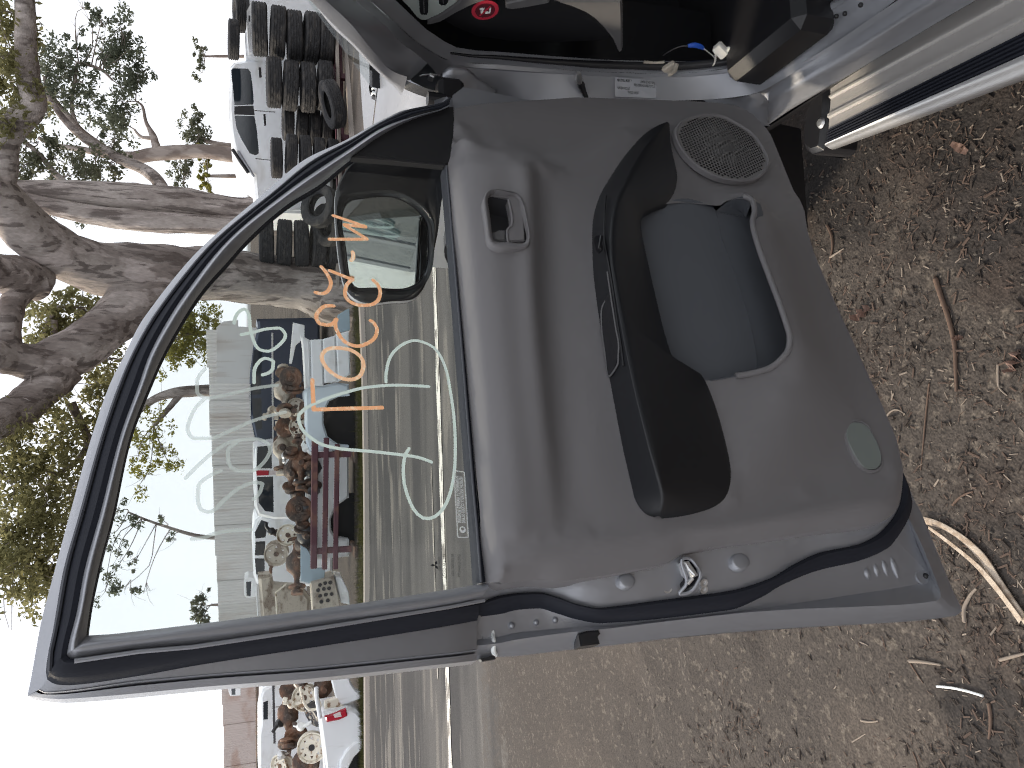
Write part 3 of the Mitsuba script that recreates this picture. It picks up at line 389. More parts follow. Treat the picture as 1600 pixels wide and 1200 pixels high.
put('mirror_bezel', tm(np.vstack([radial(gc, fo, 1.0, .0), radial(gc, fo, .97, .004), radial(gc, fine, 1.13, .005), radial(gc, fine, 1.05, .001), radial(gc, fine, 1.01, -.010)]), quads(5, 90, False, True)), 'gloss_black', door, smooth=35)
mgm = np.vstack([mgx(1.0, -.008), [gc - MN_ * .008]]); put('mirror_glass', tm(mgm, np.stack([np.arange(60), (np.arange(60) + 1) % 60, np.full(60, 60)], 1)), 'mirror', door, smooth=False)

# --- moulded trim panel
TR = [  # rails along the panel, each at its own depth
 [(0.9058,0.7108,0.058),(0.8523,0.716,0.062),(0.7916,0.7286,0.066),(0.7655,0.7375,0.068),(0.647,0.7439,0.07),(0.5574,0.7471,0.07),(0.4739,0.751,0.07),(0.3807,0.7557,0.07),(0.2946,0.76,0.07),(0.1567,0.7688,0.07),(0.1033,0.7677,0.074)],
 [(0.7415,0.7292,0.092),(0.6247,0.7384,0.098),(0.5375,0.742,0.098),(0.4562,0.7463,0.098),(0.3656,0.7514,0.098),(0.2819,0.7561,0.098),(0.1483,0.7648,0.096),(0.1176,0.7632,0.094)],
 [(0.7264,0.7161,0.11),(0.6111,0.7271,0.116),(0.5252,0.7312,0.116),(0.4451,0.736,0.116),(0.3559,0.7417,0.116),(0.2739,0.7466,0.115),(0.143,0.7554,0.111),(0.122,0.7522,0.108)],
 [(0.7176,0.689,0.123),(0.6801,0.69,0.125),(0.5463,0.7085,0.127),(0.4387,0.7172,0.127),(0.35,0.7238,0.127),(0.2686,0.7295,0.126),(0.143,0.7381,0.12)],
 [(0.7152,0.6552,0.13),(0.6658,0.6574,0.131),(0.5448,0.6746,0.132),(0.4371,0.6884,0.131),(0.3485,0.6985,0.13),(0.2671,0.7047,0.128),(0.1684,0.71,0.122),(0.1376,0.7112,0.119)],
 [(0.7133,0.6261,0.133),(0.6657,0.6327,0.134),(0.6037,0.6425,0.134),(0.5449,0.6519,0.134),(0.489,0.6607,0.134),(0.4262,0.6677,0.133),(0.3766,0.6717,0.132),(0.3202,0.6758,0.13),(0.2665,0.6797,0.128),(0.1996,0.6836,0.123),(0.1439,0.6869,0.119)],
 [(0.7252,0.6059,0.117),(0.6837,0.6119,0.116),(0.6209,0.6218,0.115),(0.5605,0.6317,0.115),(0.5031,0.6401,0.115),(0.438,0.6481,0.115),(0.3859,0.6534,0.116),(0.3267,0.6592,0.117),(0.2711,0.6644,0.117),(0.2013,0.6708,0.117),(0.1439,0.6761,0.117)],
 [(0.7443,0.5681,0.11),(0.6932,0.5714,0.11),(0.6286,0.5797,0.11),(0.5672,0.5876,0.11),(0.5081,0.5957,0.111),(0.4411,0.6046,0.112),(0.3882,0.61,0.113),(0.3275,0.6167,0.115),(0.2706,0.6226,0.116),(0.1994,0.6301,0.117),(0.1412,0.6341,0.117)],
 [(0.841,0.4043,0.094),(0.7754,0.4543,0.102),(0.7156,0.4945,0.109),(0.6552,0.528,0.114),(0.5894,0.5485,0.116),(0.517,0.5613,0.117),(0.4438,0.5686,0.118),(0.3852,0.5711,0.119),(0.3058,0.5767,0.119),(0.2361,0.579,0.119),(0.1833,0.579,0.119),(0.1491,0.573,0.119),(0.1416,0.5477,0.119),(0.143,0.5149,0.119),(0.1514,0.4696,0.119)],
 [(0.894,0.706,0.06),(0.9085,0.6779,0.059),(0.9206,0.6472,0.058),(0.9333,0.6038,0.057),(0.9453,0.5596,0.057),(0.9559,0.5144,0.057),(0.9652,0.4682,0.057),(0.9706,0.4028,0.059),(0.9762,0.3353,0.061),(0.9779,0.2807,0.063),(0.9779,0.2253,0.065)],
 [(0.874,0.6942,0.061),(0.8693,0.6667,0.061),(0.8684,0.6326,0.061),(0.8683,0.592,0.061),(0.8734,0.5499,0.062),(0.8923,0.498,0.063),(0.9107,0.4447,0.065),(0.9265,0.3904,0.067)],
 [(0.8605,0.7115,0.066),(0.8449,0.7027,0.067),(0.8288,0.6875,0.068),(0.8191,0.6681,0.069),(0.8175,0.652,0.07),(0.827,0.6348,0.07),(0.822,0.6109,0.071),(0.8131,0.5879,0.073),(0.8028,0.5677,0.076),(0.7961,0.5565,0.08),(0.8,0.5304,0.084),(0.8164,0.4967,0.082),(0.8432,0.4589,0.078),(0.8805,0.4173,0.074),(0.9217,0.3737,0.071)],
 [(0.8217,0.7239,0.08),(0.791,0.7199,0.092),(0.7658,0.707,0.103),(0.7537,0.6898,0.111),(0.7498,0.6729,0.116),(0.7552,0.6579,0.118),(0.7471,0.6391,0.122),(0.7389,0.618,0.125),(0.7358,0.5977,0.121)],
 [(0.7644,0.5621,0.098),(0.7712,0.5299,0.098),(0.7954,0.4917,0.094),(0.8362,0.4458,0.087),(0.8805,0.4014,0.081)],
 [(0.1057,0.763,0.104),(0.1121,0.7461,0.109),(0.118,0.715,0.115),(0.122,0.6595,0.117),(0.1239,0.6228,0.118),(0.1266,0.5783,0.118),(0.1293,0.5322,0.118),(0.1312,0.4848,0.118),(0.1324,0.4361,0.118),(0.1348,0.3846,0.117),(0.1407,0.32,0.117),(0.1478,0.2601,0.116),(0.1513,0.2152,0.115),(0.1566,0.1832,0.114),(0.1683,0.157,0.113),(0.194,0.1265,0.11)],
 [(0.1314,0.7513,0.11),(0.1344,0.7127,0.117),(0.1388,0.6568,0.119),(0.1384,0.5758,0.119),(0.1393,0.4829,0.119),(0.1507,0.3803,0.119),(0.1677,0.2525,0.117),(0.1752,0.193,0.115),(0.1943,0.1522,0.112)],
 [(0.0978,0.7655,0.086),(0.0948,0.7545,0.088),(0.0963,0.7145,0.09),(0.091,0.6782,0.09),(0.0939,0.6176,0.09),(0.0975,0.5723,0.09),(0.1024,0.5296,0.09),(0.1134,0.5041,0.092),(0.1155,0.4747,0.092),(0.1201,0.4289,0.092),(0.123,0.3542,0.092),(0.1284,0.2835,0.092),(0.1306,0.2034,0.09),(0.1342,0.1691,0.09),(0.1462,0.1409,0.09),(0.1611,0.123,0.09),(0.1872,0.1091,0.094)],
 [(0.2075,0.1081,0.105),(0.2587,0.0971,0.105),(0.3069,0.0959,0.105),(0.3528,0.0982,0.104),(0.4371,0.1005,0.102),(0.5241,0.1043,0.1),(0.6155,0.1034,0.098),(0.6721,0.0953,0.095),(0.7399,0.0764,0.09),(0.7671,0.0767,0.085),(0.8537,0.0683,0.078),(0.9267,0.0644,0.072),(0.9455,0.0669,0.07),(0.9841,0.081,0.066),(1.0052,0.106,0.064),(1.0105,0.1474,0.061),(1.007,0.2135,0.059),(0.9963,0.3278,0.056),(0.988,0.3975,0.056),(0.9783,0.4651,0.056),(0.9546,0.5576,0.056),(0.9314,0.6509,0.056)],
 [(0.6836,0.2131,0.135),(0.6269,0.2489,0.155),(0.5892,0.263,0.16),(0.548,0.2683,0.164),(0.5075,0.2688,0.166),(0.4612,0.2709,0.168),(0.4045,0.2739,0.168),(0.3745,0.2817,0.163),(0.3483,0.3074,0.152),(0.3389,0.3586,0.138)],
 [(0.6644,0.1665,0.118),(0.6069,0.187,0.128),(0.5251,0.1937,0.133),(0.465,0.1908,0.131),(0.4079,0.1869,0.128),(0.3645,0.1797,0.124),(0.3177,0.1704,0.118)],
 [(0.3575,0.239,0.146),(0.3252,0.26,0.146),(0.2856,0.2991,0.143),(0.2449,0.3534,0.137),(0.2208,0.399,0.13)],
 [(0.3006,0.1795,0.12),(0.2673,0.2151,0.12),(0.2346,0.2638,0.121),(0.207,0.3133,0.121),(0.1875,0.3632,0.121),(0.1717,0.4149,0.121)],
 [(0.2872,0.1683,0.114),(0.2559,0.2065,0.115),(0.2235,0.2554,0.116),(0.196,0.3092,0.117),(0.1765,0.362,0.118),(0.1579,0.4283,0.119)],
 [(0.3401,0.4111,0.128),(0.2899,0.4075,0.127),(0.2412,0.4067,0.127),(0.1998,0.4147,0.126),(0.1695,0.4295,0.124)],
]
TC = [tuple(q) for i_, r in enumerate(TR) for q in spline(np.array(r), max(6, int(np.linalg.norm(np.diff(np.array(r), axis=0), axis=1).sum() / (.011 if i_ in (0, 1, 2, 14, 15, 16, 19, 20, 21) else .018))))]
TC += [(0.9576,0.221,0.072),(0.9033,0.1137,0.08),(0.8612,0.2046,0.082),(0.8808,0.2882,0.078),(0.768,0.1289,0.095),(0.7307,0.2318,0.108),(0.6897,0.1757,0.112),(0.1796,0.3109,0.118),(0.2013,0.221,0.114),(0.2409,0.1445,0.11),(0.2441,0.1773,0.112),(0.8985,0.2843,0.08),(0.7938,0.3116,0.09),(0.7216,0.3275,0.102),(0.7045,0.2919,0.108),(0.7071,0.2587,0.122),(0.7006,0.2414,0.138),(0.3181,0.3194,0.15)]
tf = rbf(TC, 8e-6)
def curve_in(pts, n): return spline(np.array(pts), n)
TB = [(0.7635,0.7382,0.07),(0.647,0.7439,0.07),(0.4739,0.751,0.07),(0.2946,0.76,0.07),(0.1567,0.7688,0.07),(0.1012,0.7697,0.08),(0.097,0.7656,0.086),(0.0941,0.7547,0.088),(0.0956,0.7147,0.09),(0.0902,0.6784,0.09),(0.0931,0.6178,0.09),(0.0967,0.5725,0.09),(0.1016,0.5299,0.09),(0.1125,0.5043,0.092),(0.1192,0.4292,0.092),(0.1221,0.3546,0.092),(0.1275,0.2839,0.092),(0.1297,0.2038,0.09),(0.1333,0.1696,0.09),(0.1453,0.1414,0.09),(0.1601,0.1234,0.09),(0.1872,0.1091,0.094),(0.2075,0.1081,0.105),(0.2587,0.0971,0.105),(0.3523,0.0993,0.105),(0.5241,0.1043,0.1),(0.6155,0.1034,0.098),(0.6649,0.0953,0.095),(0.7154,0.0803,0.092),(0.7444,0.0776,0.09),(0.7716,0.0778,0.085),(0.9267,0.0644,0.072),(0.9455,0.0669,0.07),(0.9841,0.081,0.066),(1.0052,0.106,0.064),(1.0105,0.1474,0.061),(1.007,0.2135,0.059),(0.9963,0.3278,0.056),(0.9783,0.4651,0.056),(0.9546,0.5576,0.056),(0.9314,0.6509,0.056),(0.9058,0.7108,0.058),(0.8502,0.7167,0.064),(0.7896,0.7293,0.068)]
AR_A = [(0.91,0.3072,0.086),(0.8759,0.3562,0.092),(0.8181,0.4118,0.098),(0.7377,0.4726,0.11),(0.6891,0.5053,0.115),(0.639,0.5288,0.118),(0.5875,0.5426,0.119),(0.5159,0.5552,0.119),(0.4427,0.5626,0.12),(0.3745,0.5671,0.12),(0.3053,0.5706,0.12),(0.2355,0.5731,0.12),(0.1826,0.5732,0.12),(0.1591,0.5637,0.12),(0.1534,0.5524,0.12)]
AR_B = [(0.9039,0.3096,0.09),(0.8374,0.3673,0.112),(0.765,0.4243,0.135),(0.6757,0.4848,0.158),(0.6233,0.5171,0.168),(0.5683,0.5399,0.174),(0.5192,0.5526,0.177),(0.4567,0.5606,0.18),(0.3998,0.5645,0.18),(0.3408,0.5676,0.18),(0.2803,0.5689,0.18),(0.2195,0.5674,0.178),(0.1786,0.5618,0.17),(0.1623,0.5525,0.15),(0.1531,0.5477,0.125)]
AR_C = [(0.8993,0.3082,0.09),(0.8292,0.3232,0.094),(0.7753,0.3302,0.098),(0.7429,0.3415,0.102),(0.6844,0.3795,0.115),(0.6543,0.4261,0.128),(0.6291,0.4543,0.135),(0.5934,0.4624,0.135),(0.5423,0.4646,0.135),(0.4807,0.4669,0.135),(0.4144,0.469,0.135),(0.3618,0.4661,0.135),(0.3483,0.4214,0.13),(0.2895,0.4145,0.128),(0.2274,0.4174,0.127),(0.2001,0.4217,0.126),(0.1743,0.4349,0.124),(0.1585,0.474,0.122),(0.1519,0.5182,0.121),(0.1508,0.5426,0.121)]
PO = [(0.6547,0.4378,0.112),(0.6773,0.3992,0.11),(0.6909,0.3459,0.108),(0.6889,0.3093,0.108),(0.6802,0.2899,0.109),(0.6915,0.2755,0.112),(0.6938,0.2674,0.125),(0.6863,0.2532,0.145),(0.6726,0.2473,0.152),(0.6456,0.2542,0.156),(0.6229,0.2671,0.158),(0.5968,0.2762,0.162),(0.5464,0.2815,0.165),(0.4957,0.2839,0.168),(0.4478,0.2854,0.17),(0.4029,0.2873,0.17),(0.3785,0.2941,0.165),(0.3651,0.3068,0.16),(0.3535,0.3285,0.15),(0.3483,0.3771,0.138),(0.3462,0.422,0.13),(0.3472,0.4469,0.13),(0.37,0.4869,0.12),(0.4727,0.4914,0.12),(0.5666,0.4841,0.12),(0.6475,0.4618,0.115)]
outer = Polygon([p[:2] for p in TB]).buffer(0)
hole_arm = Polygon([p[:2] for p in AR_A] + [p[:2] for p in AR_C[::-1]]).buffer(0).buffer(-.004)
hole_poc = Polygon([p[:2] for p in PO]).buffer(0)
HB = [(0.6514,0.7095,0.13),(0.6607,0.7022,0.13),(0.6625,0.6942,0.131),(0.6589,0.673,0.132),(0.6572,0.6601,0.132),(0.6482,0.6548,0.133),(0.6148,0.6527,0.134),(0.5793,0.6528,0.134),(0.5676,0.6543,0.134),(0.5568,0.6596,0.134),(0.5527,0.6727,0.133),(0.5541,0.7075,0.131),(0.5606,0.7139,0.13),(0.5775,0.7162,0.13),(0.6125,0.7145,0.13)]
hole_han = Polygon([p[:2] for p in HB]).buffer(-.004)
trim_poly = outer.difference(hole_poc).difference(hole_han)
if trim_poly.geom_type != 'Polygon': trim_poly = max(trim_poly.geoms, key=lambda g: g.area)
trim = put('trim_panel', sheet(trim_poly, .0055, lambda p: tf(p), DOOR), 'trim', door, smooth=True, label='moulded grey plastic trim panel covering the open door')
put('trim_edge', DR([[(u, v, float(w) - .035) for (u, v), w in zip(np.array(outer.exterior.coords), tf(np.array(outer.exterior.coords)))], [(u, v, float(w)) for (u, v), w in zip(np.array(outer.exterior.coords), tf(np.array(outer.exterior.coords)))]], n=500, lin=True), 'trim', door, smooth=30)
# armrest: flat shelf, rounded ridge, undercut face
def mid(a, b, t, n, dw=0.0): A, B = spline(a, n), spline(b, n); m = A * (1 - t) + B * t; m[:, 2] += dw * np.sin(np.linspace(0, math.pi, n)) ** .6; return m
n_ = 140; ab = [mid(AR_A, AR_B, t, n_, d) for t, d in ((0, -.003), (.08, .002), (.5, .001), (.9, .0), (.97, .0003))]; bc = [mid(AR_B, AR_C, t, n_, d) for t, d in ((.06, .001), (.14, .001), (.35, .002), (.65, .001), (.93, .001), (1, -.006))]
arm = np.array(ab + bc); put('armrest', tm(DOOR(arm.reshape(-1, 3)), quads(len(arm), n_)), 'armrest', door, smooth=40, label='black padded armrest sweeping along the open door')
# map pocket: cloth back, floor and rolled lip
CR = [(0.6811,0.2891,0.108),(0.6276,0.296,0.108),(0.5819,0.2934,0.108),(0.5374,0.2934,0.108),(0.4882,0.2942,0.108),(0.4407,0.2986,0.108),(0.4005,0.3055,0.108),(0.3703,0.3175,0.112)]
back_poly = Polygon([p[:2] for p in [(0.6682,0.4418,0.108),(0.6888,0.3951,0.108),(0.7008,0.3431,0.108),(0.6975,0.3067,0.108),(0.6897,0.2864,0.108),(0.6276,0.296,0.108),(0.5819,0.2934,0.108),(0.5374,0.2934,0.108),(0.4882,0.2942,0.108),(0.4407,0.2986,0.108),(0.4005,0.3055,0.108),(0.3507,0.3217,0.108),(0.3507,0.4123,0.108),(0.361,0.4935,0.108),(0.4803,0.4998,0.108),(0.6001,0.487,0.108)]]).buffer(0)
put('pocket_cloth', sheet(back_poly, .012, lambda p: .108 + .006 * np.sin(np.clip((p[:, 1] - back_poly.bounds[1]) / .16, 0, 1) * 3.1), DOOR), 'cloth', door, smooth=True, label='dark blue grey cloth lining above the door pocket')
LP = [(0.6793,0.2908,0.11),(0.6897,0.2773,0.114),(0.6938,0.2674,0.125),(0.6863,0.2532,0.145),(0.6726,0.2473,0.152),(0.6456,0.2542,0.156),(0.6229,0.2671,0.158),(0.5968,0.2762,0.162),(0.5464,0.2815,0.165),(0.4957,0.2839,0.168),(0.4478,0.2854,0.17),(0.4029,0.2873,0.17),(0.3785,0.2941,0.165),(0.3651,0.3068,0.16),(0.3535,0.3285,0.15),(0.3483,0.3771,0.138),(0.3447,0.4189,0.131)]
LI = LP[4:15]
deep = [(p[0], p[1] - .055, .112) for p in LI]
put('map_pocket', cat(DR([LI, [(p[0], p[1] - .02, p[2] - .006) for p in LI], deep], n=60), DR([CR, [(p[0], p[1] - .05, .102) for p in CR], [(p[0], p[1] - .085, .102) for p in CR]], n=60),
    DR([LP[:5], [(p[0] + .004, p[1] - .02, .104) for p in LP[:5]], [(p[0], p[1] - .09, .1) for p in LP[:5]]], n=30), DR([LP[13:], [(p[0], p[1] - .03, .104) for p in LP[13:]], [(p[0], p[1] - .05, .1) for p in LP[13:]]], n=30)), 'cloth', door, smooth=40, label='open map pocket under the armrest')
put('pocket_lip', tube(DOOR(spline(np.array(LP[3:16]), 90)), .0046, 10), 'trim', door, smooth=60)
# armrest fittings on the shelf
shelf = lambda pts, h: DOOR(np.array(pts) + [0, h, 0])
put('switch_seam', tube(shelf([(0.6629,0.511,0.143),(0.6074,0.5325,0.156),(0.5622,0.5441,0.159),(0.5132,0.5539,0.17),(0.467,0.559,0.173),(0.4163,0.5628,0.17),(0.3721,0.5658,0.168),(0.3479,0.567,0.164)], .002), .0016, 8, 50), 'black', door)
put('shelf_trim', tube(shelf([(0.4978,0.5566,0.168),(0.455,0.5602,0.167),(0.4092,0.5632,0.165),(0.375,0.5657,0.163),(0.3598,0.5667,0.155),(0.3544,0.567,0.138),(0.3536,0.5683,0.125),(0.387,0.5664,0.125),(0.4338,0.5634,0.129),(0.4551,0.5616,0.136),(0.4617,0.5597,0.149)], .003), .0013, 8, 70), 'knee_grey', door)
GR = spline(np.array([(0.462,0.56,0.163),(0.4573,0.5611,0.136),(0.4338,0.5634,0.129),(0.3911,0.5665,0.125),(0.355,0.5687,0.126),(0.359,0.5667,0.144),(0.3812,0.5652,0.161),(0.4119,0.5631,0.164),(0.4478,0.561,0.165)]), 50, True); gr3 = shelf(GR, .0028)
put('grab_recess', tm(np.vstack([shelf(GR, -.004), gr3, [gr3.mean(0)]]), np.vstack([quads(2, 50, False, True), np.stack([50 + np.arange(50), 50 + (np.arange(50) + 1) % 50, np.full(50, 100)], 1)])), 'black', door, smooth=False, label='black grab recess in the armrest top')
WF = Frame((0, 0, 0), (1, 0, 0), (0, 1, 0), (0, 0, 1))
put('window_switch', cat(box(np.mean([(0.212,1.015,1.12),(0.192,1.006,1.12)], 0), (.028, .013, .008), (8, 0, 28), .003), box(np.mean([(0.215,1.004,1.122),(0.19,0.994,1.122)], 0), (.026, .004, .005), (0, 20, 28), .001)), 'gloss_black', door, smooth=20)
# handle
def lift(pts, dw): return [(p[0], p[1], p[2] + dw) for p in pts]
HI = [(0.6532,0.7017,0.126),(0.6592,0.6973,0.126),(0.6599,0.6676,0.128),(0.6548,0.6562,0.128),(0.6408,0.6527,0.129),(0.6061,0.6529,0.13),(0.5751,0.6566,0.13),(0.5691,0.6601,0.13),(0.5672,0.6849,0.13),(0.5701,0.7062,0.128),(0.5806,0.7072,0.127),(0.6286,0.7048,0.126)]
hb, hi = spline(np.array(lift(HB, .0)), 60, True), spline(np.array(HI), 60, True)
hi = hi[(np.arange(60) + int(np.argmin(np.linalg.norm(hi - hb[0], axis=1)))) % 60]
fl = hi.copy(); fl[:, 2] = .085; fc = fl.mean(0)
put('handle_bezel', tm(DOOR(np.vstack([hb - [0, 0, .012], hb + [0, 0, .004], hb * .6 + hi * .4 + [0, 0, .0075], hi + [0, 0, .004], hi - [0, 0, .004]])), quads(5, 60, False, True)), 'trim', door, smooth=50, label='raised grey surround of the inner door handle')
put('handle_bowl', tm(DOOR(np.vstack([hi - [0, 0, .004], fl * .9 + fc * .1, [fc]])), np.vstack([quads(2, 60, False, True), np.stack([60 + np.arange(60), 60 + (np.arange(60) + 1) % 60, np.full(60, 120)], 1)])), 'dark_plastic', door, smooth=30)
put('handle_lever', cat(prism([(0.6516,0.6715,0.13),(0.6531,0.6683,0.13),(0.6505,0.6575,0.13),(0.6348,0.6551,0.13),(0.6035,0.6553,0.13),(0.5726,0.6595,0.13),(0.5696,0.6836,0.13),(0.5894,0.6834,0.13),(0.6031,0.6733,0.13),(0.6224,0.6712,0.13)], DOOR, .115, .1335, .0015), tube(DOOR([(0.6488,0.6729,0.133),(0.6221,0.6726,0.1345),(0.6005,0.6751,0.1345),(0.5876,0.6847,0.1335),(0.566,0.686,0.133)]), .0016, 8, 30)), 'trim', door, smooth=30)
put('lock_tab', prism([(0.5893,0.7044,0.125),(0.5961,0.6926,0.125),(0.5963,0.6838,0.125),(0.5746,0.6852,0.125),(0.5743,0.7037,0.125)], DOOR, .10, .127, .003), 'knee_grey', door, smooth=25)
# speaker
SPK = spline(np.array([(0.8812,0.3042,0.088),(0.9149,0.2747,0.086),(0.9403,0.2189,0.084),(0.9415,0.1788,0.084),(0.926,0.1528,0.085),(0.8983,0.1279,0.088),(0.8658,0.1217,0.092),(0.8298,0.1228,0.096),(0.7923,0.1445,0.1),(0.7653,0.1816,0.1),(0.7583,0.2177,0.1),(0.7649,0.2542,0.098),(0.7853,0.2862,0.096),(0.8228,0.3057,0.092)]), 90, True)
sc = SPK.mean(0); spf = rbf(np.vstack([SPK[::6], [sc + [0, 0, .004]], SPK[::9] * .5 + sc * .5 + [0, 0, .003]]))
sp_in = sc + (SPK - sc) * .93
ribs = lambda p: sum(.0095 * np.clip(1 - np.abs((p - sc[:2]) @ np.array([.94, .34]) - o) / .013, 0, 1) * np.where((p - sc[:2]) @ np.array([.94, .34]) < o, 1, .0 + np.clip(1 - np.abs((p - sc[:2]) @ np.array([.94, .34]) - o) / .004, 0, 1)) for o in (-.022, .004, .030)) * np.clip(1.1 - np.linalg.norm((p - sc[:2]) / [.06, .058], axis=1), 0, 1)
put('speaker_backing', sheet(Polygon(sp_in[:, :2]), .008, lambda p: spf(p) + .0015 + ribs(p), DOOR), 'black', door, smooth=True)
gpoly = Polygon(sp_in[:, :2]); gin = gpoly.buffer(-.0035); hx, pit = [], .0068
from shapely import union_all as _ua
for r_ in range(-20, 21):
    for c_ in range(-20, 21):
        q = sc[:2] + np.array([(c_ + .5 * (r_ % 2)) * pit, r_ * pit * .866])
        if gin.contains(Point(q)): hx.append(Point(q).buffer(.0026, 2))
gg = trimesh.creation.extrude_polygon(gpoly.difference(_ua(hx)), 1.0, engine='earcut'); gk = gg.face_normals[:, 2] > .5; gv = gg.vertices.copy(); gv[:, 2] = spf(gv[:, :2]) + .0045 + ribs(gv[:, :2])
put('speaker_grille', tm(DOOR(gv), gg.faces[gk]), 'dark_grille', door, smooth=False, label='round perforated speaker grille at the front of the trim')
put('speaker_rim', tm(DOOR(np.vstack([SPK * 1 + [0, 0, -.004], SPK + [0, 0, .006], sc + (SPK - sc) * .97 + [0, 0, .0075], sp_in + [0, 0, .005], sp_in + [0, 0, -.002]])), quads(5, 90, False, True)), 'trim', door, smooth=40)
# courtesy reflector, screw
RL = spline(np.array([(0.2707,0.2002,0.112),(0.2811,0.1922,0.112),(0.2871,0.1716,0.112),(0.2815,0.1546,0.112),(0.2572,0.1452,0.111),(0.2243,0.1461,0.11),(0.2122,0.1517,0.11),(0.2006,0.1757,0.111),(0.2049,0.1923,0.112),(0.2254,0.202,0.112)]), 60, True); rc = RL.mean(0)
put('courtesy_lens', prism(rc + (RL - rc) * .88, DOOR, .1, .116, .0015), 'lens_grey', door, smooth=30, label='oval grey courtesy light lens low on the trim')
put('lens_rim', tm(DOOR(np.vstack([RL - [0, 0, .004], RL + [0, 0, .0035], rc + (RL - rc) * .92 + [0, 0, .0045], rc + (RL - rc) * .88 - [0, 0, .002]])), quads(4, 60, False, True)), 'trim', door, smooth=40)
def screw(name, uvw, r, m, tilt=(0, 0, 0), par=None):
    h = lathe([(0.0001, .0), (r * .45, .0), (r * .5, r * .25), (r * .85, r * .3), (r, .0), (r, -.006)], 20); x = cat(box((0, .0003, 0), (r * 1.1, .0012, r * .22)), box((0, .0003, 0), (r * .22, .0012, r * 1.1)))
    m3 = np.eye(4); m3[:3, 0] = DOOR.u; m3[:3, 1] = DOOR.w; m3[:3, 2] = DOOR.v; rot = trimesh.transformations.euler_matrix(*np.radians(tilt)); m3 = m3 @ rot; m3[:3, 3] = DOOR([uvw])[0]
    h.apply_transform(m3); put(name, h, m, par or door, smooth=30)
screw('trim_screw', [(0.1121,0.6553,0.101)][0], .0085, 'knee_grey', (0, 0, 16))
screw('frame_screw', [(0.0497,0.7599,0.011)][0], .0075, 'silver'); 
for q in [(0.0802,0.4635,0.052),(0.073,0.4599,0.042),(0.0775,0.5161,0.047)]: screw('latch_screw', q, .0068, 'bare', (0, 0, 38))
# latch in the rear face
LA = [(0.1067,0.5052,0.08),(0.1067,0.4937,0.08),(0.0997,0.4875,0.079),(0.085,0.478,0.068),(0.0803,0.4801,0.064),(0.0692,0.4931,0.052),(0.0698,0.5035,0.05),(0.0773,0.497,0.058),(0.0825,0.4968,0.064),(0.0956,0.5033,0.074)]
la = spline(np.array(LA), 50, True); lc = la.mean(0)
put('latch_recess', tm(DOOR(np.vstack([la + [-.001, 0, .003], lc + (la - lc) * .8 + [0.0, 0, .0005], lc + (la - lc) * .6 + [.004, 0, -.004], [lc + [.006, 0, -.006]]])), np.vstack([quads(3, 50, False, True), np.stack([100 + np.arange(50), 100 + (np.arange(50) + 1) % 50, np.full(50, 150)], 1)])), 'gloss_black', door, smooth=40, label='door latch recess in the rear edge')
put('latch_rim', tube(DOOR(np.vstack([la, la[:1]]) + [-.001, 0, .003]), .0024, 8), 'silver', door)
put('latch_claw', cat(prism([(0.1036,0.5046,0.079),(0.1037,0.495,0.079),(0.0923,0.4902,0.073),(0.084,0.487,0.068),(0.0831,0.4935,0.067),(0.0922,0.4999,0.073)], DOOR, .06, .083, .002), tube(DOOR([(0.0776,0.497,0.067),(0.0835,0.4898,0.071)]), .003, 8)), 'bare', door, smooth=30)
# pressed bosses, ribs and small fittings on the steel
for q, s in (([(0.1004,0.4079,0.064)][0], .016), ([(0.0875,0.5853,0.07)][0], .013)): put('pressed_boss', tm(DOOR(np.array(q) + np.array([[math.cos(a) * s * .8 * k, math.sin(a) * s * k, h] for k, h in ((1, -.006), (.9, .003), (.7, .005), (.01, .005)) for a in np.linspace(0, 6.28, 32, endpoint=False)])), quads(4, 32, False, True)), 'silver', door, smooth=50)
for a, b in (((1356,882),(1360,905)), ((1366,873),(1371,902)), ((1377,865),(1385,899)), ((1390,858),(1403,902))):
    pass
RB = [[(0.0899,0.1572,0.012),(0.0782,0.1576,0.012),(0.0688,0.1552,0.01)], [(0.0964,0.1396,0.012),(0.0825,0.1385,0.012),(0.0712,0.1371,0.01)], [(0.103,0.1217,0.012),(0.0861,0.1209,0.012),(0.0716,0.1184,0.01)], [(0.1098,0.1035,0.012),(0.0876,0.1027,0.012),(0.0671,0.0994,0.01)]]
for r in RB: put('drain_rib', tube(DOOR(r), [.002, .0062, .002], 10, 14), 'silver', door, smooth=60)
for q in [(0.0574,0.7273,0.018),(0.0587,0.6684,0.018),(0.0584,0.694,0.016),(0.0825,0.2476,0.016)]: put('pressed_dimple', at(trimesh.creation.icosphere(2, .0042), DOOR([q])[0] - DOOR.w * .002), 'silver', door, smooth=60)
for q in [(0.0657,0.0455,0.01)]: put('rubber_plug', at(trimesh.creation.icosphere(2, .0045), DOOR([q])[0]), 'black', door, smooth=60)
put('drain_plug', tm(DOOR(np.array([(0.0647,0.0518,0.008)][0]) + np.array([[math.cos(a) * .012 * k, math.sin(a) * .012 * k, h] for k, h in ((1, -.001), (.92, .002), (.01, .0022)) for a in np.linspace(0, 6.28, 32, endpoint=False)])), quads(3, 32, False, True)), 'silver', door, smooth=30)
put('edge_clip', prism([(0.0374,0.643,0.012),(0.0394,0.6314,0.02),(0.0393,0.6144,0.02),(0.0347,0.6127,0.018),(0.0315,0.6173,0.012),(0.0224,0.616,0.004),(0.0222,0.643,0.004)], DOOR, -.004, .024, .002), 'black', door, smooth=25, label='black plastic clip on the rear hem of the door')
put('sealant_bead', tube(DOOR([(0.0647,0.7508,0.013),(0.0593,0.7506,0.0125),(0.0509,0.7519,0.0125),(0.0393,0.7535,0.018),(0.0317,0.7529,0.009),(0.0261,0.7487,0.003)]), [.0018, .0022, .0026, .0026, .0034, .003], 8, 40), 'print_white', door, smooth=60, label='rough pale bead of sealant on the rear flange')
